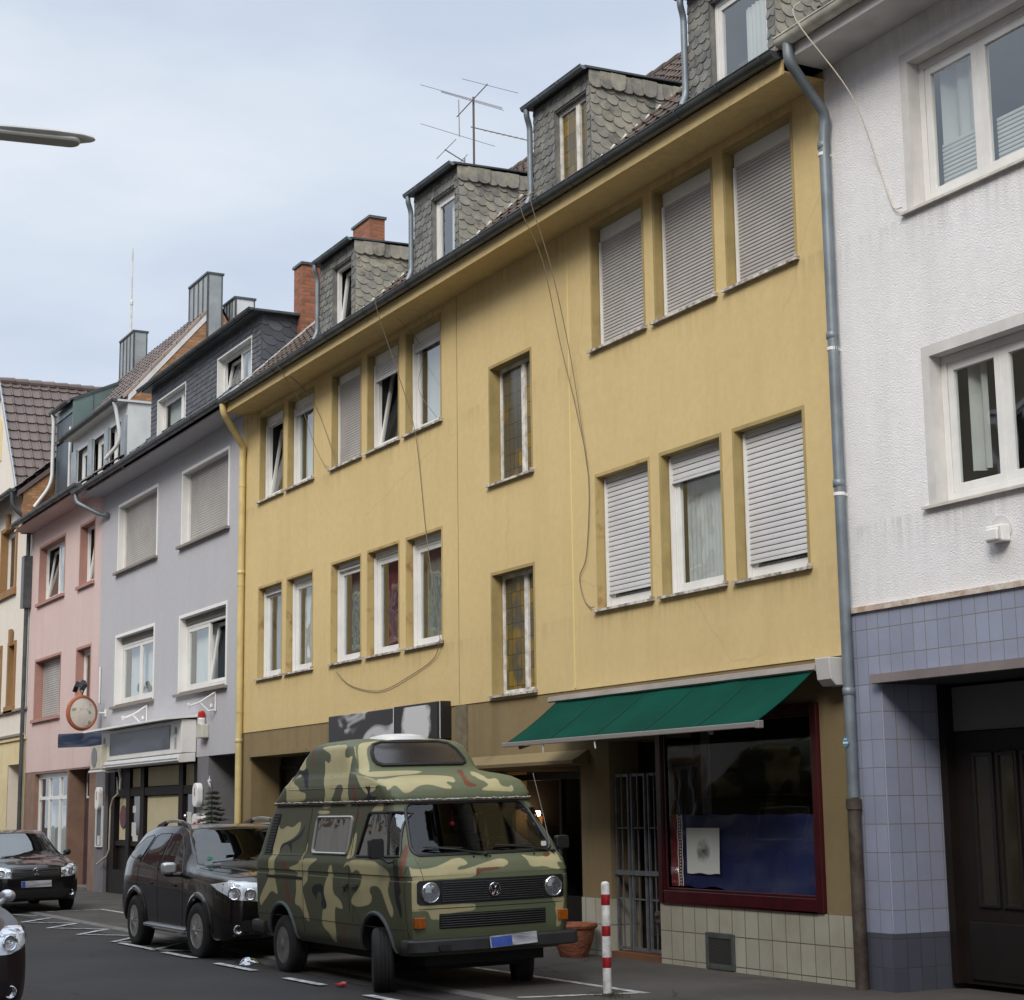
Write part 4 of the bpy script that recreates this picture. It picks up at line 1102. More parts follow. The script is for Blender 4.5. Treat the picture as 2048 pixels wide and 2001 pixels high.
for a, b, c, e in (G1, G2):
    for xx in (a, b): mb.quad((xx, D + .01, c), (xx, D + .5, c), (xx, D + .5, e), (xx, D + .01, e))
    mb.quad((a, D + .01, e), (b, D + .01, e), (b, D + .5, e), (a, D + .5, e))
mb.build('lower_wall', M('salmon_brown_render', (.25, .155, .115), .9, var=.2), Ph, merge=False)
for k, (a, b, c, e) in Pw.items():
    t = MB()
    for q in ((a, a + .06, c, e), (b - .06, b, c, e), (a + .06, b - .06, e - .06, e)): t.box(q[0], q[1], D - .006, D + .24, q[2], q[3])
    if k == 'A1':
        f = MB().box(a + .06, b - .06, D + .225, D + .24, c + .03, e - .06).build('window', whitepvc, Ph)
        slats(a + .08, b - .08, c + .04, e - .07, D + .20, f, slatG, pitch=.055)
    else:
        f = fit(Ph, a + .06, b - .06, c + .03, e - .06, D + .17, (1, 1) if k[0] == 'A' else (1,), (8 if k[1] == '2' else 0, 0), fw=.06, sw=.07)
        drape(a + .9, b - .1, c + .1, e - .15, D + .33, f, curtain); backing(a + .06, b - .06, c, e, D + .245, f)
    t.build('surround', rose, f)
    MB().box(a - .06, b + .04, D - .07, D + .165, c - .05, c + .025).build('sill', rose, f)
# shop window with many panes, and door
a, b, c, e = G1
f = MB(); ringbox(f, a, b, c, e, .10, D + .12, D + .20, wb=.1, wt=.12)
for x in (a + 1.02, a + 2.06): f.box(x, x + .10, D + .12, D + .199, c + .1, e - .12)
for x in (a + .1, a + 1.12, a + 2.16): f.box(x, min(x + .92, b - .1), D + .125, D + .195, 2.05, 2.13)
f = f.build('shop_window', whitepaint, Ph)
MB().quad((a + .1, D + .15, c + .1), (b - .1, D + .15, c + .1), (b - .1, D + .15, e - .12), (a + .1, D + .15, e - .12)).build('pane', pane, f)
drape(a + .2, b - .2, c + .1, 1.9, D + .4, f, curtain, .04, .3); backing(a, b, c, e, D + .21, f)
a, b, c, e = G2
MB().box(a, b, D + .40, D + .45, PAV, e).build('door', M('dark_plum_door', (.075, .04, .05), .45, var=.4, vscale=2), Ph)
f = ringbox(MB(), a + .3, b - .1, 2.05, 2.66, .05, D + .36, D + .399).build('transom_frame', whitepvc, Ph)
MB().box(a + .35, b - .15, D + .37, D + .38, 2.1, 2.61).build('pane', black, f)
MB().box(a, b, D - .05, D + .4, -.05, .09).build('door_step', kerbmat, Ph)
# eaves
MB().box(PX0 + .02, PX1, 9.99, D - .001, 8.90, 8.95).build('soffit', pink, Ph)
gutter(Ph, PX0 + .3, PX1 - .02, 9.905, 9.04, .078, zincD)
PS = 1.17
def proofz(y): return 10.80 + PS * (y - 10.63)
tile_roof(Ph, PX0, PX1 - .02, 10.0, 9.05, 11.05, 9.85, tileGrey, name='lower_roof')
tile_roof(Ph, PX0, PX1 - .24, 11.0, proofz(11.0), 13.12, proofz(13.12), tileGrey, tw=.25, tl=.36)
MB().quad((PX0, 13.12, proofz(13.12)), (PX1, 13.12, proofz(13.12)), (PX1, 16.2, 9.0), (PX0, 16.2, 9.0)).build('rear_roof', tileGrey, Ph)
# brick party gable and its tile and zinc verge
MB().prism([(12.0, 8.9), (16.0, 8.9), (13.12, proofz(13.12) - .10), (11.0, proofz(11.0) - .10), (11.0, 11.08), (12.0, 11.08)], 'x', PX1 - .22, PX1 - .003).build('brick_gable', brickold, Ph)
vt = MB(); y = 10.95
while y < 13.0:
    y2 = min(y + .30, 13.12)
    vt.prism([(y, proofz(y) - .02), (y2, proofz(y2) - .02), (y2, proofz(y2) + .05), (y, proofz(y) + .075)], 'x', PX1 - .26, PX1 + .02); y += .29
vt.build('verge_tiles', M('light_brown_verge', (.30, .23, .19), .7, var=.2), Ph)
MB().prism([(11.0, proofz(11.0) - .20), (13.1, proofz(13.1) - .20), (13.1, proofz(13.1) - .03), (11.0, proofz(11.0) - .03)], 'x', PX1 - .001, PX1 + .012).build('verge_board', taupe, Ph)
def boxflue(P, x0, x1, y0, y1, z0, z1, mat=None):
    c = MB().box(x0, x1, y0, y1, z0, z1).build('zinc_chimney', mat or M('flue_zinc', (.36, .37, .36), .35, .6, var=.2), P)
    rb = MB(); n = 4
    for k in range(n + 1): xx = x0 + (x1 - x0) * k / n; rb.box(xx - .012, xx + .012, y0 - .018, y0 - .001, z0, z1)
    rb.box(x0 - .03, x1 + .03, y0 - .035, y1 + .03, z1 + .001, z1 + .05)
    rb.box(x1 + .001, x1 + .012, y0 + .002, y0 + .03, z0, z1); rb.box(x1 + .001, x1 + .012, y1 - .03, y1, z0, z1)
    rb.build('standing_seam', zincD, c)
boxflue(Ph, -40.55, -39.15, 12.85, 13.22, 12.6, 14.33)
boxflue(Ph, -40.0, -39.17, 13.55, 14.04, 11.5, 13.82, zincL)
boxflue(Ph, -46.3, -45.0, 12.75, 13.12, 12.0, 14.35)
MB().tube([(-46.9, 13.2, 13.3), (-46.9, 13.2, 15.7)], .03, 8).tube([(-46.9, 13.2, 15.7), (-46.9, 13.2, 17.3)], .02, 8).lathe((-46.9, 13.2, 15.7), [(.03, -.08), (.045, -.05), (.045, .05), (.02, .08)], 10).build('aerial_mast', palezinc, Ph)
c = chimney(Ph, -49.5, -48.3, 13.6, 14.0, 12.5, 13.95)
# big zinc dormer with three windows
yf = 11.0; xl, xr = -44.1, -39.18; zt = 11.02; zb = 9.45
wn3 = [(-43.55, -42.55, 9.7, 10.68), (-42.05, -41.05, 9.7, 10.68), (-40.60, -39.60, 9.7, 10.68)]
fr = MB(); wall_holes(fr, xl, xr, zb, zt, yf, wn3); fr.box(xr - .02, xr, yf + .001, 12.0, zb, zt); fr.box(xl, xl + .02, yf + .001, 12.0, zb, zt)
d = fr.build('dormer', zincL, Ph)
for a, b in ((-44.1, -43.6), (-42.5, -42.1), (-41.0, -40.65), (-39.55, -39.181)): MB().box(a, b, yf - .05, yf - .001, zb, 10.72).build('zinc_pilaster', zinc, d)
MB().box(xl - .05, xr + .05, yf - .25, 12.1, zt, zt + .05).build('dormer_roof', zincL, d)
gutter(d, xl - .1, xr + .02, yf - .30, zt + .06, .07, zincD, 'dormer_gutter')
pipe(d, [(xr - .1, yf - .30, zt + .0), (xr - .1, yf - .25, zt - .15), (xr - .08, yf - .12, 10.1), (xr - .5, yf - .35, 9.75)], .045, zincL, 'dormer_downpipe')
for a, b, c, e in wn3:
    f = fit(Ph, a, b, c, e, yf + .10, (1,), (0,), fw=.08, sw=.08); drape(a + .1, b - .1, c + .1, e - .1, yf + .22, f, curtain); backing(a, b, c, e, yf + .165, f, darkroom, .3)
# upper dormer with a glassy zinc cheek
xr, xl = -44.2, -45.85; yf = 10.99
ck = M('blue_green_zinc', (.17, .235, .225), .28, .5, var=.12)
CK = [(yf, 9.9), (12.0, 11.4), (12.55, 12.86), (yf, 12.12)]
k = MB().prism(CK, 'x', xr - .03, xr).prism(CK, 'x', xl, xl + .03)
k.box(xl + .031, xr - .031, yf - .001, yf + .05, 11.85, 12.10)
k = k.build('dormer', ck, Ph)
MB().box(xr - .001, xr + .012, 11.50, 11.52, 11.4, 12.36).box(xr - .001, xr + .012, 12.02, 12.04, 11.8, 12.60).prism([(yf, 12.12), (12.55, 12.86), (12.55, 12.89), (yf, 12.15)], 'x', xr - .0, xr + .03).build('seam', zincD, k)
MB().prism([(yf - .1, 12.12), (12.6, 12.90), (12.6, 12.95), (yf - .1, 12.17)], 'x', xl - .05, xr - .002).build('dormer_roof', zincD, k)
gutter(k, xl - .1, xr + .0, yf - .14, 12.12, .07, zincD, 'dormer_gutter')
MB().box(xl + .031, xr - .031, yf + .03, yf + .08, 9.8, 11.84).build('front_panel', M('blue_grey_panel', (.05, .065, .085), .4), k)
MB().box(xr - .35, xr - .25, yf - .0, yf + .029, 9.9, 11.5).build('frame_post', whitepvc, k)
pipe(k, [(xl + .05, yf - .14, 12.08), (xl + .05, yf - .10, 11.9), (xl + .05, yf - .10, 10.2), (xl - .1, yf - .5, 9.6)], .05, zincL, 'dormer_downpipe')

# ================================================================ CREAM HOUSE (far left)
Ch = thing('cream_house', (-52, D, 0), 'cream house at the far left with a steep tiled front gable and brown window surrounds', 'house')
Cw = [(-49.75, -47.72, 7.62, 9.50), (-48.40, -47.42, 4.45, 6.26), (-50.35, -49.1, 4.45, 6.26)]
CX0, CX1 = -58.0, -45.945
mb = MB(); wall_holes(mb, CX0, CX1, PAV, 10.25, D, Cw + [(-47.9, -46.55, PAV, 2.99), (-51.5, -49.2, PAV, 2.9)])
mb.add([(-53.1, D, 10.25), (-47.5, D, 10.25), (-50.25, D, 13.85)], [(0, 1, 2)])
for a, b in ((-47.9, -46.55),):
    for xx in (a, b): mb.quad((xx, D, PAV), (xx, D + .5, PAV), (xx, D + .5, 2.99), (xx, D, 2.99))
    mb.quad((a, D, 2.99), (b, D, 2.99), (b, D + .5, 2.99), (a, D + .5, 2.99))
mb.build('wall', cream, Ch, merge=False)
mb = MB(); wall_holes(mb, CX0, CX1, PAV, 3.64, D - .012, [(-47.9, -46.55, PAV, 2.99), (-51.5, -49.2, PAV, 2.9)]); mb.box(CX0, CX1, D - .06, D - .012, 3.60, 3.70)
for z in (0.6, 1.1, 1.6, 2.1, 2.6): mb.box(CX0, -47.9, D - .016, D - .0121, z, z + .012)
mb.build('ground_floor_band', creamyel, Ch, merge=False)
MB().box(CX0, CX1, D - .10, D - .061, 3.70, 3.76).box(CX0, CX1, D - .08, D - .001, 4.36, 4.42).build('cornice', stonesill, Ch)
MB().box(-47.9, -46.55, D + .45, D + .5, PAV, 2.99).box(-51.5, -49.2, D + .2, D + .25, PAV, 2.9).build('doorway', M('yellowish_recess', (.38, .30, .15), .8), Ch)
for a, b, c, e in Cw:
    f = fit(Ch, a + .16, b - .16, c + .1, e - .1, D + .16, (1, 1) if b - a > 1.5 else (1,), (0,), fw=.07, sw=.07)
    t = MB()
    for q in ((a, a + .16, c, e), (b - .16, b, c, e), (a + .16, b - .16, e - .10, e)): t.box(q[0], q[1], D - .03, D + .22, q[2], q[3])
    t.box(a - .03, b + .03, D - .08, D + .155, c - .10, c + .09)
    xm = (a + b) / 2; t.prism([(xm - .10, e - .12), (xm + .10, e - .12), (xm + .13, e + .32), (xm - .13, e + .32)], 'y', D - .10, D - .031)
    t.build('surround', brownstone, f)
    drape(a + .2, b - .2, c + .1, e - .15, D + .33, f, curtain); backing(a + .1, b - .1, c, e, D + .225, f)
# arched attic niche
MB().prism([(-50.75, 11.6), (-50.15, 11.6), (-50.15, 12.6)] + arcpts(-50.45, 12.6, .30, 0, 180, 8) + [(-50.75, 12.6)], 'y', D - .02, D - .001).build('attic_niche', creamyel, Ch)
# gable roof slope (right side faces the camera)
def slope(P, A, B, Cc, Dd, mat, tw, tl, name):
    """tiles on the quad A (front eave) B (back eave) C (back ridge) D (front ridge)"""
    A, B, Cc, Dd = map(Vector, (A, B, Cc, Dd)); mb = MB()
    L = (Dd - A).length; U = (Dd - A) / L; T = (B - A).normalized(); Wd = (B - A).length; N = T.cross(U).normalized()
    if N.z < 0: N = -N
    for r in range(int(L / tl) + 1):
        s0, s1 = r * tl, min(L, (r + 1) * tl + .03)
        for c in range(int(Wd / tw)):
            vs = []
            for s, lf in ((s0, .045), (s1, .004)):
                for k, h in ((0, .03), (.12, .035), (.3, .004), (.7, .0), (1.0, .015)):
                    vs.append(A + T * (c * tw + tw * k) + U * s + N * (lf + h))
            vs += [v - N * .03 for v in vs[:5]]
            mb.add(vs, [(k, k + 1, 6 + k, 5 + k) for k in range(4)] + [(10 + k, 11 + k, k + 1, k) for k in range(4)])
    mb.quad(A, B, Cc, Dd)
    return mb.build(name, mat, P, merge=False)
slope(Ch, (-47.45, D - .12, 10.15), (-47.45, 15.2, 10.15), (-50.25, 15.2, 13.9), (-50.25, D - .12, 13.9), tileGrey, .27, .37, 'gable_roof')
MB().quad((-53.1, D - .12, 10.15), (-53.1, 15.2, 10.15), (-50.25, 15.2, 13.9), (-50.25, D - .12, 13.9)).build('gable_roof_far_slope', tileGrey, Ch)
mb = MB(); y = D - .12
while y < 15: mb.tube([(-50.25, y, 13.93), (-50.25, y + .42, 13.94)], .10, 10, r1=.12); y += .38
mb.build('ridge_tiles', tileGrey, Ch, smooth=True)
MB().prism([(-47.40, 10.06), (-47.40, 10.20), (-50.25, 14.0), (-50.25, 13.82)], 'y', D - .15, D - .121).build('verge_board', zinc, Ch)
tile_roof(Ch, CX0, CX1 + .02, 10.0, 10.05, 13.8, 13.3, tileGrey)
gutter(Ch, -47.5, CX1, 9.93, 10.05, .08, zincD)
# brick party wall above the pink eaves
MB().prism([(10.2, 8.9), (13.0, 8.9), (13.0, 12.3), (10.2, 9.95)], 'x', CX1 - .2, CX1 + .012).build('brick_party_wall', brickold, Ch)
MB().prism([(10.05, 9.86), (13.0, 12.33), (13.0, 12.48), (10.05, 10.0)], 'x', CX1 - .25, CX1 + .06).build('verge_tiles', tileGrey, Ch)
pipe(Ch, [(-46.05, 9.93, 9.98), (-46.05, 9.95, 9.6), (-46.02, D - .1, 9.2), (-46.02, D - .1, PAV)], .055, zincD)
MB().box(-46.2, -45.9, D - .22, D - .001, 6.95, 8.3).build('pipe_box', zincD, Ch)

# ================================================================ HOUSES ACROSS THE STREET (seen mirrored in the windows)
def far_house(x0, x1, h, mat, name, label, trimm):
    o = thing(name, ((x0 + x1) / 2, -2.4, 0), label, 'house')
    hs = []; n = max(2, int((x1 - x0) / 2.6))
    for fl in range(4):
        for k in range(n):
            cx = x0 + (x1 - x0) * (k + .5) / n; hs.append((cx - .55, cx + .55, 1.0 + fl * 3.1, 2.7 + fl * 3.1))
    mb = MB(); wall_holes(mb, x0, x1, 0.1, h, -2.4, hs); mb.box(x0, x1, -9, -8.9, 0, h)
    for xx in (x0, x1): mb.quad((xx, -2.4, 0), (xx, -9, 0), (xx, -9, h), (xx, -2.4, h))
    mb.build('wall', mat, o, merge=False)
    for a, b, c, e in hs:
        f = ringbox(MB(), a, b, c, e, .09, -2.55, -2.43); f.box((a + b) / 2 - .04, (a + b) / 2 + .04, -2.54, -2.44, c, e)
        f = f.build('window', whitepvc, o); MB().box(a + .08, b - .08, -2.50, -2.49, c + .08, e - .08).build('pane', M('dark_pane', (.03, .03, .035), .1), f)
        t = MB(); ringbox(t, a - .12, b + .12, c - .12, e + .12, .12, -2.4, -2.36); t.build('surround', trimm, f)
    MB().prism([(-2.0, h), (-9.2, h), (-5.6, h + 1.9)], 'x', x0 - .1, x1 + .1).build('roof', tileGrey, o)
far_house(-60, -47.5, 12.6, M('red_brick_front', (.16, .035, .028), .9, var=.2), 'opposite_house', 'dark red house across the street with pale trim, mirrored in far windows', creamyel)
far_house(-47.5, -31, 12.2, cream, 'opposite_house', 'cream house across the street with brown trim, mirrored in van and shop windows', brownstone)
far_house(-31, -20, 12.8, M('sand_front', (.30, .25, .17), .9, var=.1), 'opposite_house', 'sand coloured house across the street, mirrored in the parked cars', whitepaint)
far_house(-20, -9, 12.4, M('grey_front', (.30, .29, .28), .9, var=.1), 'opposite_house', 'grey house across the street, mirrored in the white house windows', whitepaint)
far_house(-9, 8, 12.6, M('red_front', (.22, .07, .05), .9, var=.2), 'opposite_house', 'brick red house across the street nearest the camera', creamyel)
# ================================================================ VEHICLES
carglass = M('dark_car_glass', (0.012, 0.014, 0.016), 0.04, spec=0.9)
lampglass = glassmat('lamp_glass', (0.9, 0.92, 0.95), base=0.12)
reflector = M('lamp_reflector', (0.62, 0.64, 0.68), 0.18, 0.9, bs=0.8, bscale=35, bd=0.02)
amber = M('amber_lens', (0.36, 0.085, 0.004), 0.2, coat=1, var=.3, vscale=30)
camdark = M('van_interior', (0.012, 0.011, 0.011), 0.9)
seam = M('panel_gap', (0.008, 0.008, 0.007), 0.8)
platew = M('smeared_plate', (0.50, 0.50, 0.52), 0.5, var=.35, vscale=9, vcol=(.20, .20, .24), stretch=(1, .4, 3))
plateb = M('plate_blue', (0.05, 0.10, 0.42), 0.5, var=.3, vscale=9)

def resample(pts, step, closed=True):
    out = []; n = len(pts); m = n if closed else n - 1
    for i in range(m):
        a, b = Vector(pts[i]), Vector(pts[(i + 1) % n]); k = max(1, int(math.ceil((b - a).length / step)))
        for j in range(k): out.append(a + (b - a) * j / k)
    if not closed: out.append(Vector(pts[-1]))
    return out

def patch(mb, bvh, pts, d, off=0.003, step=0.05, mi=0):
    """lay the polygon pts onto the body, looking along d"""
    d = Vector(d).normalized(); pts = [Vector(p) for p in pts]
    c = sum(pts, Vector()) / len(pts)
    u = d.cross(Vector((0, 0, 1))).normalized() if abs(d.z) < .9 else Vector((1, 0, 0)); v = u.cross(d).normalized()
    q = [((p - c).dot(u), (p - c).dot(v)) for p in pts]
    q = resample([Vector((a, b, 0)) for a, b in q], step)
    bm = bmesh.new(); bm.faces.new([bm.verts.new(p) for p in q])
    for ax in (0, 1):
        lo = min(p[ax] for p in q); hi = max(p[ax] for p in q); k = lo + step
        while k < hi:
            co = [0, 0, 0]; no = [0, 0, 0]; co[ax] = k; no[ax] = 1
            bmesh.ops.bisect_plane(bm, geom=bm.verts[:] + bm.edges[:] + bm.faces[:], plane_co=co, plane_no=no, dist=1e-6); k += step
    bm.verts.index_update(); vs = []; last = c
    for w in bm.verts:
        o = c + u * w.co.x + v * w.co.y - d * 3.0
        h, nrm, _, _ = bvh.ray_cast(o, d, 6.0)
        if h is None:
            h, nrm, _, _ = bvh.find_nearest(c + u * w.co.x + v * w.co.y)
        if nrm.dot(d) > 0: nrm = -nrm
        vs.append(h + nrm * off)
    mb.add(vs, [tuple(w.index for w in f.verts) for f in bm.faces], mi); bm.free()
    return mb

def onbody(bvh, p, d, off=0.0):
    d = Vector(d).normalized(); p = Vector(p)
    h, n, _, _ = bvh.ray_cast(p - d * 3, d, 6)
    if h is None: h, n, _, _ = bvh.find_nearest(p)
    if n.dot(d) > 0: n = -n
    return h + n * off

def linetube(mb, bvh, pts, d, r, closed=True, off=0.0, step=0.06, n=6):
    q = [onbody(bvh, p, d, off) for p in resample(pts, step, closed)]
    if closed: q.append(q[0]); q.append(q[1])
    return mb.tube(q, r, n, caps=not closed)

def bvh_of(mb):
    return BVHTree.FromPolygons([Vector(p) for p in mb.v], mb.f)

def boolean_cut(o, cutters):
    for c in cutters:
        m = o.modifiers.new('cut', 'BOOLEAN'); m.operation = 'DIFFERENCE'; m.object = c; m.solver = 'EXACT'; m.use_self = False
    bpy.context.view_layer.update()
    dg = bpy.context.evaluated_depsgraph_get(); me = bpy.data.meshes.new_from_object(o.evaluated_get(dg))
    o.modifiers.clear(); old = o.data; o.data = me
    for c in cutters: bpy.data.objects.remove(c)
    return o

def cutter(mb, mats, parent):
    c = mb.build('cutter', mats, parent, merge=True); c.data.polygons.foreach_set('material_index', [1] * len(c.data.polygons)); return c

def outline(xf, xr, hw, rf, rr, bow, nf=14, ns=30, nr=10):
    """closed plan outline, counter-clockwise from the rear right"""
    rf = min(rf, hw * .98); pts = []
    def arc(cx, cy, r, a0, a1, n):
        return [(cx + r * math.cos(R(a0 + (a1 - a0) * k / n)), cy + r * math.sin(R(a0 + (a1 - a0) * k / n))) for k in range(n)]
    pts += arc(xf - rf, -hw + rf, rf, -90, 0, 8)
    pts += [(xf, -hw + rf + (2 * hw - 2 * rf) * k / nf) for k in range(nf)]
    pts += arc(xf - rf, hw - rf, rf, 0, 90, 8)
    pts += [(xf - rf + (xr + rr - xf + rf) * k / ns, hw) for k in range(ns)]
    pts += arc(xr + rr, hw - rr, rr, 90, 180, 6)
    pts += [(xr, hw - rr - (2 * hw - 2 * rr) * k / nr) for k in range(nr)]
    pts += arc(xr + rr, -hw + rr, rr, 180, 270, 6)
    pts += [(xr + rr + (xf - rf - xr - rr) * k / ns, -hw) for k in range(ns)]
    out = []
    for x, y in pts:
        w = max(0.0, min(1.0, (x - (xf - 0.9)) / 0.9)); out.append((x - bow * (y / hw) ** 2 * w, y))
    return out

def slices(levels, yc, sub=3):
    """levels: (z, xf, xr, hw, rf, rr, bow)"""
    L = []
    for i in range(len(levels) - 1):
        for k in range(sub):
            t = k / sub; L.append(tuple(a + (b - a) * t for a, b in zip(levels[i], levels[i + 1])))
    L.append(levels[-1]); mb = MB(); n = None
    for z, *a in L:
        o = outline(*a); n = len(o); mb.v += [(x, yc + y, z) for x, y in o]
    m = len(L)
    for j in range(m - 1):
        for i in range(n): mb.f.append((j * n + i, j * n + (i + 1) % n, (j + 1) * n + (i + 1) % n, (j + 1) * n + i))
    mb.f.append(tuple(range(n))[::-1]); mb.f.append(tuple(range((m - 1) * n, m * n)))
    mb.mi = [0] * len(mb.f)
    return mb

def wheel(parent, x, y, r, w, steer, rimmat, style='steel', side=-1, z=None):
    """side -1: outer face towards -Y"""
    X = Matrix.Translation((x, y, z if z is not None else r)) @ Matrix.Rotation(R(steer), 4, 'Z')
    if side > 0: X = X @ Matrix.Rotation(math.pi, 4, 'Z')
    h = w / 2; ri = r * .60
    pr = [(ri, -h + .015), (ri + .01, -h + .004), (r * .78, -h - .004), (r - .035, -h + .004), (r - .012, -h + .018), (r - .002, -h + .035)]
    k = -h + .045
    while k < h - .05:
        pr += [(r, k), (r, k + .022), (r - .008, k + .024), (r - .008, k + .031)]; k += .033
    pr += [(r - .002, h - .035), (r - .012, h - .018), (r - .035, h - .004), (r * .78, h + .004), (ri, h - .015)]
    t = MB().lathe((0, 0, 0), pr, 48, 'y').build('wheel', rubber, parent, smooth=True, xform=X, angle=30)
    rm = MB()
    if style == 'steel':
        rm.lathe((0, 0, 0), [(ri + .006, -h + .008), (ri - .008, -h + .006), (ri - .02, -h + .03), (ri - .045, -h + .045), (ri * .72, -h + .030), (ri * .55, -h + .020), (ri * .42, -h + .032), (ri * .40, -h + .015), (ri * .30, -h + .005), (.0001, -h + .0)], 32, 'y')
        q = rm.build('rim', rimmat, t, smooth=True, xform=X, angle=40)
        ho = MB()
        for k in range(12):
            a = 2 * math.pi * k / 12; ho.lathe((ri * .80 * math.cos(a), -h + .036, ri * .80 * math.sin(a)), [(.012, -.004), (.012, .02)], 8, 'y')
        ho.build('rim_holes', seam, t, xform=X)
    else:
        rm.lathe((0, 0, 0), [(ri + .006, -h + .008), (ri - .01, -h + .006), (ri - .02, -h + .03), (ri - .025, -h + .09)], 32, 'y')
        for k in range(5):
            a = 2 * math.pi * k / 5 + .3
            for da in (-.10, .10):
                c, s = math.cos(a + da), math.sin(a + da); c2, s2 = math.cos(a + da * 2.1), math.sin(a + da * 2.1)
                rm.tube([(.03 * c, -h + .02, .03 * s), (ri * c2, -h + .035, ri * s2)], .026, 6)
        rm.lathe((0, -h + .02, 0), [(.055, 0), (.05, -.012), (.0001, -.014)], 16, 'y')
        rm.build('rim', rimmat, t, smooth=True, xform=X)
        MB().lathe((0, 0, 0), [(ri - .02, -h + .085), (.0001, -h + .085)], 24, 'y').build('brake_backing', seam, t, xform=X)
    return t

def vw_badge(mb, c, r, t=.012, d=.006):
    """ring with a V standing on a W, in the y-z plane"""
    cx, cy, cz = c
    mb.tube([(cx, cy + r * math.cos(2 * math.pi * k / 28), cz + r * math.sin(2 * math.pi * k / 28)) for k in range(30)], t * .5, 6, caps=False)
    P = lambda a, b: (cx, cy + a * r, cz + b * r)
    for s in (-1, 1):
        mb.tube([P(s * .36, .90), P(0, .12)], t * .42, 6)
        mb.tube([P(s * .78, .55), P(s * .36, -.78), P(0, -.02)], t * .42, 6)

# ---------------------------------------------------------------- the camouflage paint: blobs in the van's own side and front coordinates
SX0, SX1, SZ0, SZ1 = -19.2, -14.6, 0.25, 2.55           # side: x, z
FY0, FY1, FT0, FT1 = -1.0, 1.0, 0.25, 3.45              # front: y from the centre line, t = z + 0.35 * (run back from the nose)
FXN = -14.8
PXM = 0.006
def ft(x, z): return z + 0.35 * max(0.0, FXN - x)
def smooth_poly(p, it=2):
    for _ in range(it):
        q = []
        for i in range(len(p)):
            a, b = p[i], p[(i + 1) % len(p)]
            q += [(a[0] * .75 + b[0] * .25, a[1] * .75 + b[1] * .25), (a[0] * .25 + b[0] * .75, a[1] * .25 + b[1] * .75)]
        p = q
    return p
def camo_material():
    sw, sh = int((SX1 - SX0) / PXM), int((SZ1 - SZ0) / PXM)
    fw, fh = int((FY1 - FY0) / PXM), int((FT1 - FT0) / PXM)
    W_, H_ = sw + fw, max(sh, fh)
    img = np.zeros((H_, W_, 3), np.float32)
    GS, GF_LIT = np.array((0.080, 0.087, 0.052)), np.array((0.122, 0.140, 0.080))  # one green in two tones: nose painted lighter for the light on it
    img[:, :sw] = GS; img[:, sw:] = GF_LIT
    colr = {'t': (0.44, 0.39, 0.215), 'k': (0.010, 0.012, 0.016), 'r': (0.150, 0.052, 0.028), 'g': (0.100, 0.130, 0.062)}
    def fill(poly, c, ox, oz, xoff):
        p = np.array(smooth_poly(poly)); px = (p[:, 0] - ox) / PXM + xoff; py = (p[:, 1] - oz) / PXM
        x0, x1 = max(xoff, int(px.min()) - 1), min(W_ - 1, int(px.max()) + 2); y0, y1 = max(0, int(py.min()) - 1), min(H_ - 1, int(py.max()) + 2)
        if x1 <= x0 or y1 <= y0: return
        acc = np.zeros((y1 - y0, x1 - x0), np.float32)
        for dx in (.25, .75):
            for dy in (.25, .75):
                gx, gy = np.meshgrid(np.arange(x0, x1) + dx, np.arange(y0, y1) + dy); ins = np.zeros(gx.shape, bool)
                for i in range(len(px)):
                    j = (i + 1) % len(px)
                    if py[i] == py[j]: continue
                    cnd = ((py[i] > gy) != (py[j] > gy)) & (gx < (px[j] - px[i]) * (gy - py[i]) / (py[j] - py[i]) + px[i]); ins ^= cnd
                acc += ins
        acc = (acc / 4)[..., None]
        reg = img[y0:y1, x0:x1]; img[y0:y1, x0:x1] = reg * (1 - acc) + np.array(colr[c]) * acc
    for c, poly in CAMO_S: fill(poly, c, SX0, SZ0, 0)
    for c, poly in CAMO_F: fill(poly, c, FY0, FT0, sw)
    im = bpy.data.images.new('camouflage', W_, H_, float_buffer=True); im.colorspace_settings.name = 'Non-Color'
    buf = np.ones((H_, W_, 4), np.float32); buf[..., :3] = img; im.pixels.foreach_set(buf.ravel()); im.update(); im.pack()
    m, nt, b = new_mat('camouflage_paint')
    uv = nt.nodes.new('ShaderNodeUVMap'); uv.uv_map = 'UVMap'
    tx = nt.nodes.new('ShaderNodeTexImage'); tx.image = im; nt.links.new(uv.outputs[0], tx.inputs[0])
    v = coord(nt)
    c = mixc(nt, ramp(nt, noise(nt, v, 2.2, 5.0, .65), .42, (0, 0, 0), .78, (.22,) * 3), tx.outputs[0], (.06, .055, .04))
    c = mixc(nt, ramp(nt, noise(nt, v, 17.0, 3.0, .6), .70, (0, 0, 0), .735, (.7,) * 3), c, (.085, .035, .018))   # rust chips
    sp = nt.nodes.new('ShaderNodeSeparateXYZ'); nt.links.new(v, sp.inputs[0])
    ad = nt.nodes.new('ShaderNodeMath'); ad.operation = 'MULTIPLY_ADD'; ad.inputs[1].default_value = .25
    nt.links.new(noise(nt, v, 7.0, 4.0, .7), ad.inputs[0]); nt.links.new(sp.outputs[2], ad.inputs[2])
    c = mixc(nt, ramp(nt, ad.outputs[0], .42, (.5,) * 3, .66, (0, 0, 0)), c, (.035, .031, .025))   # road dirt along the sills
    nt.links.new(c, b.inputs['Base Color']); b.inputs['Roughness'].default_value = .5; b.inputs['Specular IOR Level'].default_value = .25
    bump(nt, b, noise(nt, v, 2.6, 3.0), .28, .02)
    return m, sw, W_, H_
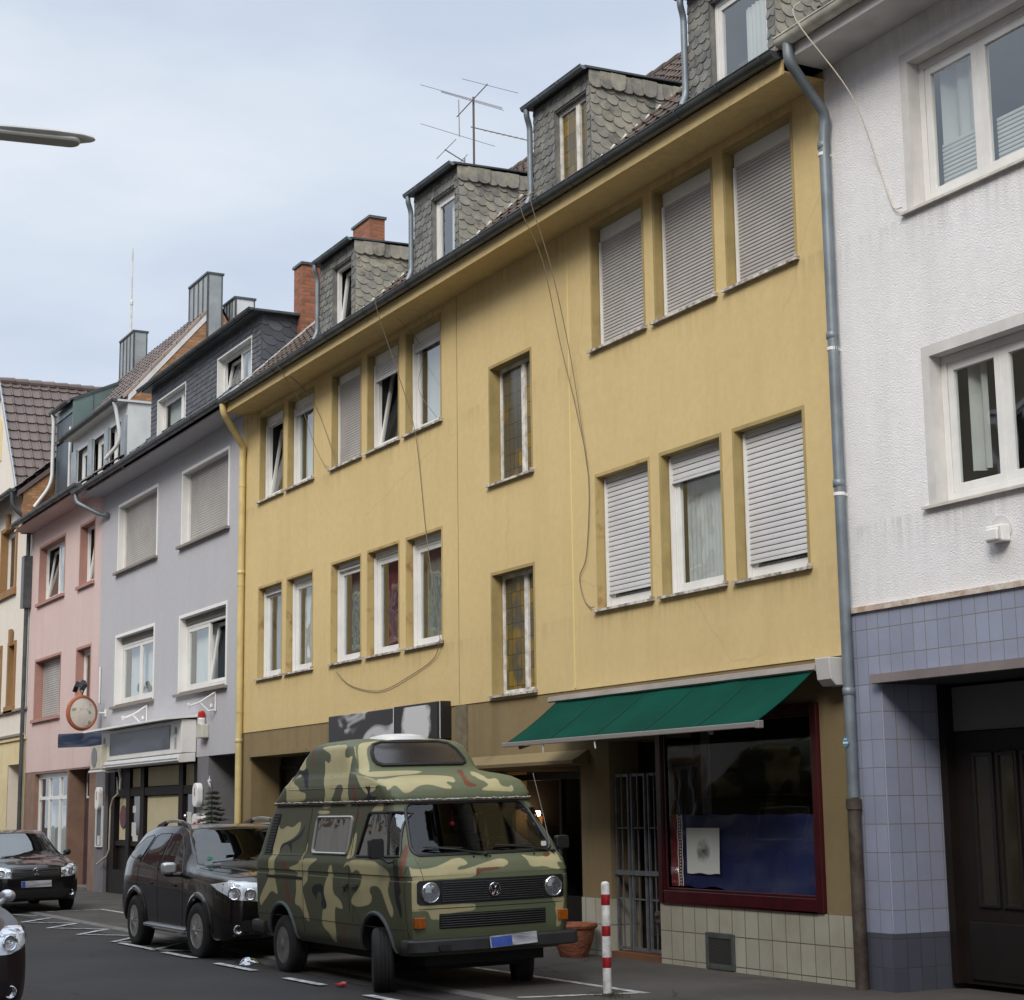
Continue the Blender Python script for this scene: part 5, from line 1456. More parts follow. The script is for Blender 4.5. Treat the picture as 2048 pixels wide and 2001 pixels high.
def camo_uv(o, yc, sw, W_, H_):
    me = o.data; uvl = me.uv_layers.get('UVMap') or me.uv_layers.new(name='UVMap')
    off = OFF[o.name]
    for p in me.polygons:
        side = abs(p.normal.y) > .62
        for li in p.loop_indices:
            co = me.vertices[me.loops[li].vertex_index].co + off
            if side: u = (co.x - SX0) / PXM; v = (co.z - SZ0) / PXM
            else: u = sw + (max(-.99, min(.99, co.y - yc)) - FY0) / PXM; v = (min(3.4, ft(co.x, co.z)) - FT0) / PXM
            uvl.data[li].uv = (u / W_, v / H_)
CAMO_S = [('t',[(-17.839,2.242),(-17.773,2.302),(-17.831,2.268),(-17.819,2.185),(-17.773,2.128),(-17.855,2.103),(-17.956,2.112),(-17.966,2.14),(-18.073,2.06),(-18.128,2.037),(-18.072,2.064),(-18.077,1.983),(-18.012,2.03),(-17.912,2.07),(-17.868,2.059),(-17.87,2.041),(-18.023,2.024),(-18.044,1.989),(-17.979,1.96),(-17.836,1.93),(-17.798,1.881),(-17.606,1.868),(-17.614,1.79),(-17.861,1.783),(-18.175,1.769),(-18.168,1.825),(-18.186,1.888),(-18.223,1.941),(-18.305,1.93),(-18.184,2.005),(-17.96,2.145)]),
('t',[(-17.501,2.342),(-16.85,2.348),(-16.763,2.319),(-16.799,2.287),(-16.756,2.212),(-16.673,2.199),(-16.641,2.229),(-16.617,2.162),(-16.586,2.07),(-16.502,1.951),(-16.479,1.835),(-16.426,1.732),(-16.433,1.716),(-16.601,1.718),(-16.657,1.786),(-16.642,1.844),(-16.604,1.889),(-16.656,1.935),(-16.749,1.943),(-16.817,1.912),(-16.847,1.84),(-16.964,1.75),(-16.962,1.704),(-17.218,1.706),(-17.093,1.778),(-17.063,1.87),(-17.169,1.965),(-17.224,2.06),(-17.247,2.141),(-17.294,2.203),(-17.145,2.151),(-17.123,2.218),(-17.17,2.26),(-17.342,2.3)]),
('t',[(-16.719,2.337),(-16.74,2.358),(-16.629,2.314),(-16.54,2.212),(-16.465,2.119),(-16.385,2.058),(-15.865,1.988),(-15.617,1.933),(-15.551,1.87),(-15.636,1.903),(-15.789,1.925),(-15.816,1.863),(-15.924,1.852),(-15.999,1.828),(-16.123,1.881),(-16.261,1.959),(-16.374,2.026),(-16.557,2.16)]),
('t',[(-15.742,1.762),(-15.67,1.793),(-15.642,1.724),(-15.63,1.663),(-15.923,1.658),(-15.861,1.701)]),
('t',[(-17.28,1.686),(-16.96,1.684),(-16.963,1.647),(-17.264,1.649)]),
('t',[(-18.52,1.469),(-18.431,1.498),(-18.39,1.582),(-18.311,1.498),(-18.21,1.491),(-18.111,1.533),(-17.925,1.506),(-17.75,1.581),(-17.7,1.553),(-17.722,1.472),(-17.865,1.404),(-18.078,1.361),(-18.217,1.319),(-18.249,1.215),(-18.313,1.193),(-18.333,1.055),(-18.309,1.0),(-18.221,0.838),(-18.249,0.809),(-18.407,0.859),(-18.592,0.756),(-18.695,0.711),(-18.738,0.67),(-18.806,0.735),(-18.712,0.822),(-18.545,0.939),(-18.49,1.01),(-18.511,1.19),(-18.407,1.213),(-18.461,1.33),(-18.539,1.371)]),
('t',[(-17.586,1.198),(-17.07,1.213),(-17.185,1.172),(-17.341,1.117),(-17.381,1.036),(-17.339,0.985),(-17.484,0.921),(-17.503,0.888),(-17.435,0.758),(-17.317,0.592),(-17.358,0.57),(-17.46,0.599),(-17.566,0.713),(-17.714,0.727),(-17.732,0.76),(-17.671,0.882),(-17.69,0.989),(-17.621,1.057),(-17.879,1.085),(-17.881,1.106),(-17.601,1.145)]),
('t',[(-16.734,1.161),(-16.691,1.124),(-16.684,1.002),(-16.69,0.875),(-16.491,0.818),(-16.428,0.733),(-16.528,0.735),(-16.644,0.756),(-16.651,0.609),(-16.65,0.47),(-16.69,0.391),(-16.763,0.4),(-16.802,0.475),(-16.994,0.536),(-16.993,0.645),(-16.918,0.777),(-16.931,0.867),(-16.894,0.958),(-16.829,1.024),(-16.793,1.115)]),
('t',[(-16.303,1.213),(-15.682,1.211),(-15.589,1.183),(-15.383,1.139),(-15.307,1.099),(-15.324,1.003),(-15.352,0.943),(-15.298,0.849),(-15.229,0.769),(-15.262,0.703),(-15.32,0.718),(-15.417,0.833),(-15.501,0.95),(-15.609,0.983),(-15.747,0.973),(-15.778,0.917),(-15.712,0.883),(-15.753,0.808),(-15.942,0.777),(-16.133,0.769),(-16.228,0.797),(-16.209,0.853),(-16.028,0.946),(-15.967,0.997),(-15.982,1.095),(-16.095,1.124),(-16.201,1.077),(-16.241,1.139),(-16.309,1.169),(-16.438,1.116)]),
('t',[(-16.194,1.49),(-16.175,1.39),(-16.213,1.239),(-16.292,1.219),(-16.39,1.218),(-16.292,1.351),(-16.281,1.414)]),
('t',[(-17.458,1.366),(-17.429,1.34),(-17.481,1.207),(-17.581,1.192),(-17.481,1.286)]),
('k',[(-17.91,2.186),(-17.96,2.145),(-18.009,2.125),(-17.852,2.096),(-17.773,2.128),(-17.717,2.113),(-17.601,1.96),(-17.553,1.925),(-17.604,1.912),(-17.67,1.934),(-17.768,2.018),(-17.865,2.055),(-17.954,2.075),(-18.074,2.059),(-18.071,1.976),(-18.105,2.012),(-18.073,2.061),(-18.127,2.036),(-18.075,2.058),(-18.009,2.119)]),
('k',[(-16.055,1.917),(-16.003,1.904),(-15.943,1.915),(-15.926,1.883),(-15.938,1.84),(-15.886,1.808),(-15.777,1.813),(-15.756,1.794),(-15.815,1.776),(-15.946,1.758),(-16.105,1.76),(-16.112,1.786),(-16.012,1.797),(-15.985,1.841),(-15.99,1.866),(-16.044,1.885)]),
('k',[(-17.573,1.56),(-17.592,1.473),(-17.677,1.405),(-17.848,1.363),(-17.9,1.349),(-17.862,1.255),(-17.891,1.243),(-17.941,1.308),(-18.031,1.341),(-18.122,1.326),(-18.2,1.277),(-18.216,1.239),(-18.231,1.305),(-18.153,1.354),(-17.892,1.376),(-17.725,1.432),(-17.634,1.486)]),
('k',[(-17.175,0.95),(-16.964,0.963),(-16.929,0.918),(-16.915,0.841),(-16.849,0.767),(-16.869,0.715),(-16.973,0.71),(-17.006,0.761),(-16.968,0.827),(-17.018,0.89),(-17.107,0.861),(-17.111,0.783),(-17.144,0.821),(-17.232,0.857),(-17.248,0.909)]),
('k',[(-15.238,1.172),(-15.127,1.18),(-15.096,1.157),(-15.117,1.115),(-15.091,1.01),(-15.051,0.94),(-15.105,0.903),(-15.068,0.834),(-15.055,0.73),(-15.087,0.699),(-15.127,0.774),(-15.181,0.842),(-15.204,0.947),(-15.211,1.065),(-15.221,1.136)]),
('r',[(-17.763,2.327),(-17.648,2.338),(-17.609,2.24),(-17.56,2.15),(-17.608,2.135),(-17.662,2.208),(-17.652,2.249)]),
('r',[(-16.382,1.923),(-16.318,1.929),(-16.284,1.896),(-16.311,1.858),(-16.211,1.78),(-16.212,1.73),(-16.31,1.73),(-16.354,1.82),(-16.374,1.872)]),
('r',[(-16.279,1.667),(-16.181,1.666),(-16.189,1.603),(-16.204,1.559),(-16.253,1.584)]),
('r',[(-18.135,1.142),(-17.969,1.179),(-17.976,1.09),(-17.953,0.928),(-17.825,0.783),(-17.845,0.742),(-17.96,0.752),(-18.013,0.885),(-18.017,1.021),(-18.034,1.089),(-18.12,1.094)]),
('r',[(-16.5,0.604),(-16.434,0.607),(-16.421,0.52),(-16.419,0.419),(-16.491,0.389),(-16.488,0.516)]),
('r',[(-15.18,1.349),(-15.174,1.372),(-15.114,1.29),(-15.052,1.198),(-15.036,1.034),(-15.091,1.021),(-15.082,1.139),(-15.13,1.244)])]
CAMO_F = [('r',[(-0.773,1.482),(-0.741,1.505),(-0.757,1.4),(-0.82,1.286),(-0.854,1.117),(-0.868,1.123),(-0.865,1.238),(-0.823,1.359)]),
('t',[(-0.805,1.241),(-0.785,1.202),(-0.607,1.194),(-0.45,1.249),(-0.37,1.291),(-0.276,1.295),(-0.235,1.238),(-0.251,1.209),(-0.333,1.199),(-0.358,1.173),(-0.341,1.158),(-0.232,1.174),(0.035,1.251),(0.11,1.265),(0.174,1.248),(0.186,1.209),(0.152,1.175),(0.095,1.17),(-0.125,1.17),(-0.15,1.177),(-0.177,1.085),(-0.326,1.079),(-0.661,1.086),(-0.737,1.079),(-0.755,1.045),(-0.742,0.87),(-0.724,0.855),(-0.202,0.85),(-0.188,0.814),(-0.208,0.782),(-0.327,0.78),(-0.521,0.768),(-0.527,0.659),(-0.54,0.694),(-0.553,0.73),(-0.635,0.73),(-0.648,0.782),(-0.674,0.819),(-0.801,0.817),(-0.816,0.851),(-0.821,0.898),(-0.829,0.849),(-0.846,0.868),(-0.852,0.935),(-0.848,1.001),(-0.828,1.101),(-0.82,1.212)]),
('t',[(0.348,1.309),(0.417,1.283),(0.542,1.267),(0.623,1.283),(0.735,1.353),(0.769,1.322),(0.768,1.223),(0.81,1.201),(0.763,1.208),(0.722,1.206),(0.72,1.171),(0.748,1.123),(0.622,1.142),(0.583,1.163),(0.434,1.157),(0.403,1.178),(0.398,1.236)]),
('t',[(0.626,0.872),(0.776,0.886),(0.776,0.808),(0.74,0.722),(0.748,0.65),(0.722,0.604),(0.676,0.599),(0.678,0.65),(0.686,0.686),(0.663,0.758),(0.678,0.817),(0.641,0.836)]),
('t',[(-0.729,2.347),(-0.679,2.301),(-0.429,2.39),(-0.165,2.375),(-0.036,2.333),(-0.02,2.278),(-0.04,2.207),(-0.085,2.163),(-0.138,2.195),(-0.167,2.164),(-0.123,2.119),(-0.144,2.084),(-0.209,2.094),(-0.299,2.142),(-0.372,2.163),(-0.474,2.142),(-0.562,2.071),(-0.628,2.068),(-0.646,2.1),(-0.669,2.198),(-0.733,2.142),(-0.762,2.139),(-0.762,2.223),(-0.769,2.298)]),
('t',[(0.422,2.508),(0.468,2.511),(0.321,2.267),(0.335,2.21),(0.434,2.258),(0.422,2.187),(0.418,2.113),(0.51,2.099),(0.549,2.147),(0.548,2.046),(0.442,2.05),(0.176,2.059),(0.189,2.082),(0.29,2.128),(0.255,2.182),(0.223,2.236),(0.241,2.334)]),
('t',[(-0.461,2.595),(-0.015,2.58),(-0.232,2.447),(-0.449,2.412),(-0.691,2.379),(-0.735,2.485),(-0.622,2.609)]),
('t',[(-0.563,3.007),(-0.481,3.029),(-0.163,3.08),(0.297,3.184),(0.384,3.139),(0.162,3.051),(-0.261,3.029),(-0.445,2.983),(-0.511,2.934),(-0.542,2.821),(-0.547,2.716),(-0.572,2.623),(-0.704,2.49),(-0.704,2.532),(-0.634,2.721),(-0.609,2.893)]),
('r',[(-0.157,1.178),(-0.141,1.156),(-0.057,1.167),(0.103,1.172),(0.075,1.142),(-0.092,1.134),(-0.151,1.109),(-0.173,1.085),(-0.178,1.123)]),
('r',[(0.571,1.299),(0.689,1.325),(0.676,1.283),(0.613,1.259)]),
('r',[(0.349,2.587),(0.428,2.59),(0.137,2.305),(0.075,2.17),(0.171,2.126),(0.087,2.099),(0.023,2.117),(0.026,2.206),(0.136,2.359)])]

# ---------------------------------------------------------------- camper van
VC = 7.75
LOW = [(.36, -14.99, -18.80, .80, .12, .12, .05), (.44, -14.93, -18.90, .845, .14, .12, .06), (.60, -14.895, -18.95, .862, .14, .12, .06), (.95, -14.885, -18.96, .87, .14, .12, .06),
       (1.03, -14.885, -18.96, .868, .14, .12, .06), (1.035, -14.885, -18.955, .860, .14, .12, .06), (1.075, -14.89, -18.95, .860, .14, .12, .06), (1.08, -14.89, -18.955, .870, .14, .12, .06),
       (1.17, -14.935, -18.945, .868, .14, .12, .06), (1.215, -14.975, -18.92, .856, .14, .12, .06), (1.25, -15.01, -18.90, .842, .14, .12, .07),
       (1.50, -15.22, -18.78, .805, .13, .12, .07), (1.70, -15.385, -18.64, .772, .13, .13, .07), (1.765, -15.43, -18.60, .755, .13, .14, .07)]
HIGH = [(1.755, -15.405, -18.62, .775, .14, .14, .07), (1.80, -15.41, -18.57, .782, .15, .15, .07), (1.86, -15.44, -18.50, .778, .16, .16, .08), (1.93, -15.52, -18.41, .768, .18, .17, .09),
        (1.975, -15.66, -18.33, .752, .20, .18, .10), (2.005, -15.88, -18.29, .742, .22, .18, .10), (2.03, -16.12, -18.26, .730, .24, .18, .10), (2.055, -16.30, -18.22, .720, .26, .19, .08), (2.09, -16.39, -18.17, .712, .22, .19, .06),
        (2.22, -16.50, -18.00, .688, .20, .18, .06), (2.315, -16.585, -17.88, .660, .19, .18, .06), (2.355, -16.66, -17.82, .620, .20, .18, .06), (2.385, -16.80, -17.72, .54, .20, .18, .05), (2.405, -17.0, -17.55, .38, .2, .18, .03)]
def build_van():
    V = thing('camper_van', (-16.9, VC, 0.012), 'high roofed camper van painted in green, tan and black camouflage, parked half on the pavement', 'van', rot=(R(1.0), 0, 0))
    cm, sw, W_, H_ = camo_material()
    low, high = slices(LOW, VC), slices(HIGH, VC)
    bl, bh = bvh_of(low), bvh_of(high)
    body = low.build('body', [cm, camdark], V, smooth=True, angle=28)
    ws = rrect(-.745, .745, 1.258, 1.735, .09)
    ws = [(VC + a * (1 - .15 * (b - 1.258) / .477), b) for a, b in ws]
    cuts = []
    for cx in (-15.66, -18.12):
        for s in (-1, 1):
            m = MB(); y0 = VC + s * .50; m.lathe((cx, y0, .33), [(.375, 0), (.375, s * .6)], 40, 'y'); cuts.append(cutter(m, [camdark, camdark], V))
    cuts.append(cutter(MB().prism(ws, 'x', -14.4, -16.5), [camdark, camdark], V))
    sideq = [(-17.30, -16.36, 1.262, 1.615, .05), ]
    dw = [(-16.115, 1.252), (-15.155, 1.252), (-15.40, 1.655), (-15.97, 1.655)]
    dwr = [(-16.13, 1.245)] + [(-15.16, 1.255), (-15.175, 1.30), (-15.375, 1.64), (-15.41, 1.655), (-15.93, 1.655), (-15.955, 1.64)]
    sw1 = rrect(-17.29, -16.36, 1.262, 1.618, .045); sw1 = [(a + (b - 1.262) * .10, b) for a, b in sw1]
    for s in (-1, 1):
        for pl in (dwr, sw1): cuts.append(cutter(MB().prism(pl, 'y', VC + s * .62, VC + s * 1.1), [camdark, camdark], V))
    cuts.append(cutter(MB().box(-16.5, -15.25, VC - .66, VC + .66, 1.27, 1.66), [camdark, camdark], V)) if False else None
    cuts = [c for c in cuts if c]
    boolean_cut(body, cuts); camo_uv(body, VC, sw, W_, H_)
    body.data.polygons.foreach_set('use_smooth', [True] * len(body.data.polygons)); body.data.set_sharp_from_angle(angle=R(30))
    hr = high.build('high_roof', [cm], V, smooth=True, angle=40); camo_uv(hr, VC, sw, W_, H_)
    # flaking white sealant and dark gutter at the seam
    o = outline(-15.395, -18.63, .783, .14, .14, .07)
    m = MB(); pts = [(x, VC + y, 1.748) for x, y in o]; pts += pts[:2]; m.tube(pts, .007, 6, caps=False)
    m.build('roof_gutter', M('rusty_gutter', (.05, .02, .015), .7, var=.4, vscale=12), V, smooth=True)
    rnd = random.Random(3); pts = resample([(x, VC + y, 1.765) for x, y in o], .022)
    pts = [p + Vector((0, 0, rnd.uniform(-.003, .006))) for p in pts]; pts += pts[:2]
    m = MB().tube(pts, .005, 5, caps=False, rs=[rnd.choice((.0015, .003, .005, .007, .009)) for _ in pts])
    m.build('seam_sealant', M('flaking_sealant', (.55, .54, .50), .9, var=.4, vscale=30), V)
    dx, dyl, dyr = (-1, 0, 0), (0, 1, 0), (0, -1, 0)
    # windscreen
    m = MB(); patch(m, bl, [(-14.5, a, b) for a, b in ws], dx, .000, .06)
    g = m.build('windscreen', glassmat('windscreen_glass', (.42, .44, .46), base=0.0, ior=1.42), V, smooth=True, angle=60)
    m = MB(); linetube(m, bl, [(-14.5, a, b) for a, b in ws], dx, .017)
    m.build('seal', black, g, smooth=True)
    wip = MB()
    for y0, y1, z1 in ((VC - .02, VC - .62, 1.315), (VC + .72, VC + .10, 1.31)):
        a = onbody(bl, (-14.5, y0, 1.235), dx, .02); b = onbody(bl, (-14.5, y1, z1), dx, .03); c = (a + b) / 2 + Vector((.02, 0, .012))
        wip.tube([a, c, b], .008, 6); wip.lathe(a, [(.02, -.02), (.016, .02)], 10, 'x')
        e0 = onbody(bl, (-14.5, y0 - .22, 1.30), dx, .022); e1 = onbody(bl, (-14.5, y1 + .02, z1 + .004), dx, .022); wip.tube([e0, e1], .007, 5)
    wip.build('wiper', black, V)
    # inside the cab
    st_ = MB(); cx, cy, cz = -15.62, VC + .36, 1.23
    st_.tube([(cx + .07 * math.sin(a), cy + .20 * math.cos(a), cz + .10 + .05 * math.sin(a)) for a in [2 * math.pi * k / 24 for k in range(26)]], .013, 6, caps=False)
    st_.build('steering_wheel', black, V, smooth=True)
    se = MB()
    for yy in (-.38, .38):
        se.prism(rrect(VC + yy - .24, VC + yy + .24, .9, 1.42, .07), 'x', -16.35, -16.22); se.prism(rrect(VC + yy - .12, VC + yy + .12, 1.44, 1.60, .05), 'x', -16.34, -16.26)
    se.build('seat', M('dark_seat_cloth', (.05, .048, .05), .9, var=.3), V)
    MB().box(-15.50, -15.1, VC - .70, VC + .70, 1.235, 1.262).build('dashboard', M('dash_black', (.02, .02, .02), .8), V)
    pb = MB().sphere((-15.50, VC - .115, 1.53), .024, 8).tube([(-15.50, VC - .115, 1.55), (-15.50, VC - .115, 1.66)], .002, 5)
    pb.build('hanging_ornament', M('pink_ball', (.75, .05, .12), .5, emis=None), V, smooth=True)
    MB().prism(rrect(VC + .60, VC + .655, 1.30, 1.345, .008), 'x', -15.045, -15.042).build('window_sticker', whitepaint, V)
    # side glass
    for s, dd in ((-1, dyl), (1, dyr)):
        m = MB(); patch(m, bl, [(a, VC + s * 1.2, b) for a, b in dwr], dd, -.004, .07)
        g = m.build('door_window', glassmat('side_glass', (.35, .36, .36), base=.16, wob=.12, wscale=3.0), V, smooth=True, angle=60)
        m = MB(); linetube(m, bl, [(a, VC + s * 1.2, b) for a, b in dwr], dd, .014)
        linetube(m, bl, [(-15.40, VC + s * 1.2, 1.255), (-15.475, VC + s * 1.2, 1.655)], dd, .011, closed=False)
        m.build('seal', black, g, smooth=True)
        m = MB(); patch(m, bl, [(a, VC + s * 1.2, b) for a, b in sw1], dd, -.002, .07)
        g2 = m.build('camper_window', glassmat('camper_glass', (.30, .31, .31), base=.20, wob=.14, wscale=2.6), V, smooth=True, angle=60)
        m = MB(); linetube(m, bl, [(a, VC + s * 1.2, b) for a, b in sw1], dd, .013, off=.006)
        m.build('chrome_frame', M('aluminium_frame', (.62, .60, .57), .35, .6), g2, smooth=True)
        cu = [(-17.22, 1.27), (-17.0, 1.27), (-16.93, 1.60), (-17.19, 1.60)]
        m = MB().prism(cu, 'y', VC + s * .775, VC + s * .772).prism([(-16.75, 1.27), (-16.60, 1.27), (-16.50, 1.60), (-16.70, 1.60)], 'y', VC + s * .775, VC + s * .772)
        m.build('camper_curtain', M('camper_curtain', (.30, .26, .22), .9, var=.3, vscale=20, stretch=(1, 1, .1)), V)
        # rear quarter louvres
        lv = MB()
        for k in range(13):
            z = 1.245 + k * .031; xa = -18.56 + (z - 1.24) * .38; lv_p = [(xa - .10 + .0, z), (xa + .085, z), (xa + .09, z + .021), (xa - .10, z + .021)]
            patch(lv, bl, [(a, VC + s * 1.2, b) for a, b in lv_p], dd, .010, .1)
        lvb = [(-18.68, 1.235), (-18.46, 1.235), (-18.305, 1.655), (-18.52, 1.655)]
        m = MB(); patch(m, bl, [(a, VC + s * 1.2, b) for a, b in lvb], dd, .002, .08); v_ = m.build('air_intake', seam, V)
        lv.build('louvre', black, v_)
        # panel gaps
        gp = MB(); S = lambda pts: [(a, VC + s * 1.2, b) for a, b in pts]
        for pts in ([(-16.23, 1.74), (-16.27, 1.25), (-16.27, .70)], [(-15.02, 1.22), (-15.0, .42)], [(-17.44, 1.70), (-17.49, 1.20), (-17.50, .40)], [(-18.86, .60), (-14.98, .60)],
                    [(-16.20, .62), (-16.17, .78), (-16.0, .60)], [(-18.72, 1.225), (-17.5, 1.225)]):
            linetube(gp, bl, S(pts), dd, .0035, closed=False, n=4)
        gp.build('panel_gap', seam, V)
        m = MB(); patch(m, bl, S([(-18.55, .985), (-17.50, .985), (-17.50, 1.015), (-18.55, 1.015)]), dd, .004, .3); m.build('sliding_rail', seam, V)
        hm = M('worn_handle', (.10, .105, .09), .35, .5)
        for xa in (-16.36, -16.12): MB().prism(rrect(xa - .075, xa + .075, .955, .99, .012), 'y', VC + s * .873, VC + s * .898).build('door_handle', hm, V, smooth=True)
        MB().lathe((-16.40, VC + s * .872, .915), [(.018, 0), (.018, s * .008)], 12, 'y').build('door_lock', hm, V, smooth=True)
        # mouldings, arches
        for cx in (-15.66, -18.12):
            o_ = [(cx + .40 * math.cos(R(a)), .33 + .40 * math.sin(R(a))) for a in range(-4, 185, 6)]
            q = [onbody(bl, (x_, VC + s * 1.2, z_), dd, .002) for x_, z_ in o_ if z_ > .38]
            MB().tube(q, .021, 8).build('wheel_arch_trim', M('faded_arch_trim', (.075, .085, .095), .6, var=.2), V, smooth=True)
        MB().prism(rrect(-15.50, -15.30, .50, .62, .03), 'y', VC + s * .874, VC + s * .866)
        mi = MB().prism([(p[0], p[1]) for p in rrect(VC + s * .99 - .072, VC + s * .99 + .072, 1.235 if s < 0 else 1.26, 1.425 if s < 0 else 1.385, .03)], 'x', -15.37, -15.30)
        mi = mi.build('wing_mirror', black, V, bevel=.01)
        MB().tube([(-15.33, VC + s * .95, 1.255), (-15.22, VC + s * .92, 1.20), (-15.18, VC + s * .86, 1.215)], .012, 8).lathe((-15.18, VC + s * .865, 1.205), [(.028, -.02), (.02, .025)], 10).build('mirror_arm', black, mi, smooth=True)
    # roof window
    rw = [(VC + a, b) for a, b in ([(-.47, 2.135), (-.42, 2.115), (.46, 2.115), (.51, 2.135), (.515, 2.16), (.47, 2.26), (.40, 2.325), (.30, 2.345), (-.34, 2.345), (-.44, 2.32), (-.485, 2.24), (-.49, 2.17)])]
    m = MB(); patch(m, bh, [(-15.5, a, b) for a, b in rw], dx, .012, .06); g = m.build('roof_window', M('smoked_roof_glass', (.035, .028, .027), .18, spec=.7, var=.2), V, smooth=True, angle=60)
    m = MB(); linetube(m, bh, [(-15.5, a, b) for a, b in rw], dx, .022, off=.006); m.build('seal', black, g, smooth=True)
    rib = MB()
    for s, dd in ((-1, dyl), (1, dyr)):
        for q in ([(-18.15, 2.04), (-18.12, 1.905), (-17.15, 1.905)], [(-16.95, 1.905), (-15.75, 1.90), (-15.72, 1.79)]):
            linetube(rib, bh, [(a, VC + s * 1.2, b) for a, b in q], dd, .006, closed=False, off=-.001)
    rb_ = rib.build('roof_rib', cm, V, smooth=True); camo_uv(rb_, VC, sw, W_, H_)
    MB().lathe((-17.0, VC, 2.40), [(.30, -.02), (.28, .02), (.15, .045), (.0001, .05)], 24).build('roof_vent_cap', whitepaint, V, smooth=True)
    # face: grille, headlamps, lower grille, badge
    FX = -14.885
    m = MB(); patch(m, bl, [(-14, VC + a, b) for a, b in rrect(-.765, .765, .822, 1.035, .03)], dx, .004, .08); gr = m.build('grille', black, V, smooth=True)
    m = MB()
    for k in range(9):
        z = .845 + k * .0205; linetube(m, bl, [(-14, VC - .525, z), (-14, VC + .525, z)], dx, .0055, closed=False, off=.012, step=.15)
    for yy in (-.53, .53): linetube(m, bl, [(-14, VC + yy, .835), (-14, VC + yy, 1.022)], dx, .008, closed=False, off=.010)
    m.build('grille_bars', M('satin_black', (.022, .022, .023), .35), gr, smooth=True)
    m = MB(); c = onbody(bl, (-14, VC + .0, .932), dx, .022); vw_badge(m, c, .058, .015); m.build('badge', chrome, gr, smooth=True)
    m = MB(); patch(m, bl, [(-14, VC + a, b) for a, b in rrect(-.555, .555, .60, .735, .01)], dx, .003, .08); lg = m.build('lower_grille', seam, V, smooth=True)
    m = MB()
    for k in range(6): linetube(m, bl, [(-14, VC - .545, .615 + k * .021), (-14, VC + .545, .615 + k * .021)], dx, .006, closed=False, off=.008, step=.15)
    m.build('grille_bars', M('satin_black2', (.02, .02, .021), .4), lg, smooth=True)
    for s in (-1, 1):
        c = onbody(bl, (-14, VC + s * .640, .928), dx, .0); x0 = c.x
        h = MB().lathe((x0, c.y, c.z), [(.094, -.01), (.094, .018), (.085, .026), (.080, .020)], 28, 'x').build('headlight', M('lamp_chrome_ring', (.55, .56, .58), .25, .9), V, smooth=True)
        MB().lathe((x0, c.y, c.z), [(.080, .012), (.06, -.012), (.03, -.03), (.0001, -.034)], 28, 'x').build('reflector', reflector, h, smooth=True)
        MB().sphere((x0 + .0, c.y, c.z), .018, 8).build('bulb', M('bulb_cap', (.7, .7, .72), .1, .8), h, smooth=True)
        MB().lathe((x0, c.y, c.z), [(.081, .016), (.06, .030), (.03, .037), (.0001, .039)], 28, 'x').build('lens', lampglass, h, smooth=True)
        c = onbody(bl, (-14, VC + s * .745, .665), dx, 0)
        MB().prism(rrect(c.y - .052, c.y + .052, .612, .712, .010), 'x', c.x - .03, c.x + .028).build('indicator', amber, V, bevel=.008)
    gp = MB()
    linetube(gp, bl, [(-14, VC - .80, .782), (-14, VC + .80, .782)], dx, .0035, closed=False, n=4)
    linetube(gp, bl, [(-14, VC - .70, 1.04), (-14, VC - .73, 1.235)], dx, .003, closed=False, n=4)
    for yy in (-.15, .02, .50): c = onbody(bl, (-14, VC + yy, 1.228), dx, .004); gp.lathe(c, [(.010, -.005), (.008, .008)], 8, 'x')
    gp.build('front_gap', seam, V)
    # bumpers
    bp = slices([(.395, -14.80, -15.02, .875, .10, .02, .045), (.41, -14.785, -15.02, .885, .10, .02, .045), (.50, -14.785, -15.02, .885, .10, .02, .045), (.515, -14.80, -15.02, .875, .10, .02, .045)], VC, 1)
    bp = bp.build('front_bumper', M('faded_black_bumper', (.028, .028, .030), .55, var=.3, vscale=6, bs=.2, bscale=80), V, smooth=True, angle=40)
    bp = slices([(.40, -18.60, -19.04, .875, .02, .10, .0), (.42, -18.60, -19.055, .885, .02, .10, .0), (.50, -18.60, -19.055, .885, .02, .10, .0), (.52, -18.60, -19.04, .875, .02, .10, .0)], VC, 1)
    bp.build('rear_bumper', black, V, smooth=True, angle=40)
    X = Matrix.Translation((-14.770, VC + .13, .475)) @ Matrix.Rotation(R(2.5), 4, 'X') @ Matrix.Rotation(R(-6), 4, 'Y')
    n_ = MB().box(-.006, .006, -.245, .245, -.052, .052).build('number_plate', platew, V, bevel=.004, xform=X)
    MB().box(.0065, .0085, -.235, -.02, -.046, .040).build('blue_band', plateb, n_, xform=X)
    MB().prism(rrect(VC - .62, VC - .50, .42, .47, .02), 'x', -14.80, -14.776).build('towing_cover', black, V)
    # underside, wheels, aerial
    MB().box(-18.7, -15.1, VC - .62, VC + .62, .26, .40).box(-15.9, -15.3, VC - .5, VC + .5, .20, .30).build('underbody', M('oily_underbody', (.012, .011, .010), .9), V)
    fr = 0.305
    rim = M('dirty_steel_rim', (.20, .20, .195), .5, .5, var=.35, vscale=9)
    wheel(V, -15.64, VC - .80, fr, .195, -22, rim, 'steel', -1, fr - .012)
    wheel(V, -15.64, VC + .67, fr, .195, -22, rim, 'steel', 1, fr - .012)
    wheel(V, -18.14, VC - .755, fr, .195, 0, rim, 'steel', -1, fr - .012)
    wheel(V, -18.10, VC + .725, fr, .195, 0, rim, 'steel', 1, fr - .012)
    MB().tube([(-15.08, VC + .74, 1.20), (-15.15, VC + .69, 1.60), (-15.20, VC + .62, 1.99)], .0035, 6).lathe((-15.08, VC + .74, 1.19), [(.012, 0), (.009, .06)], 8).build('aerial', M('aerial_metal', (.5, .5, .48), .3, .6), V)
build_van()

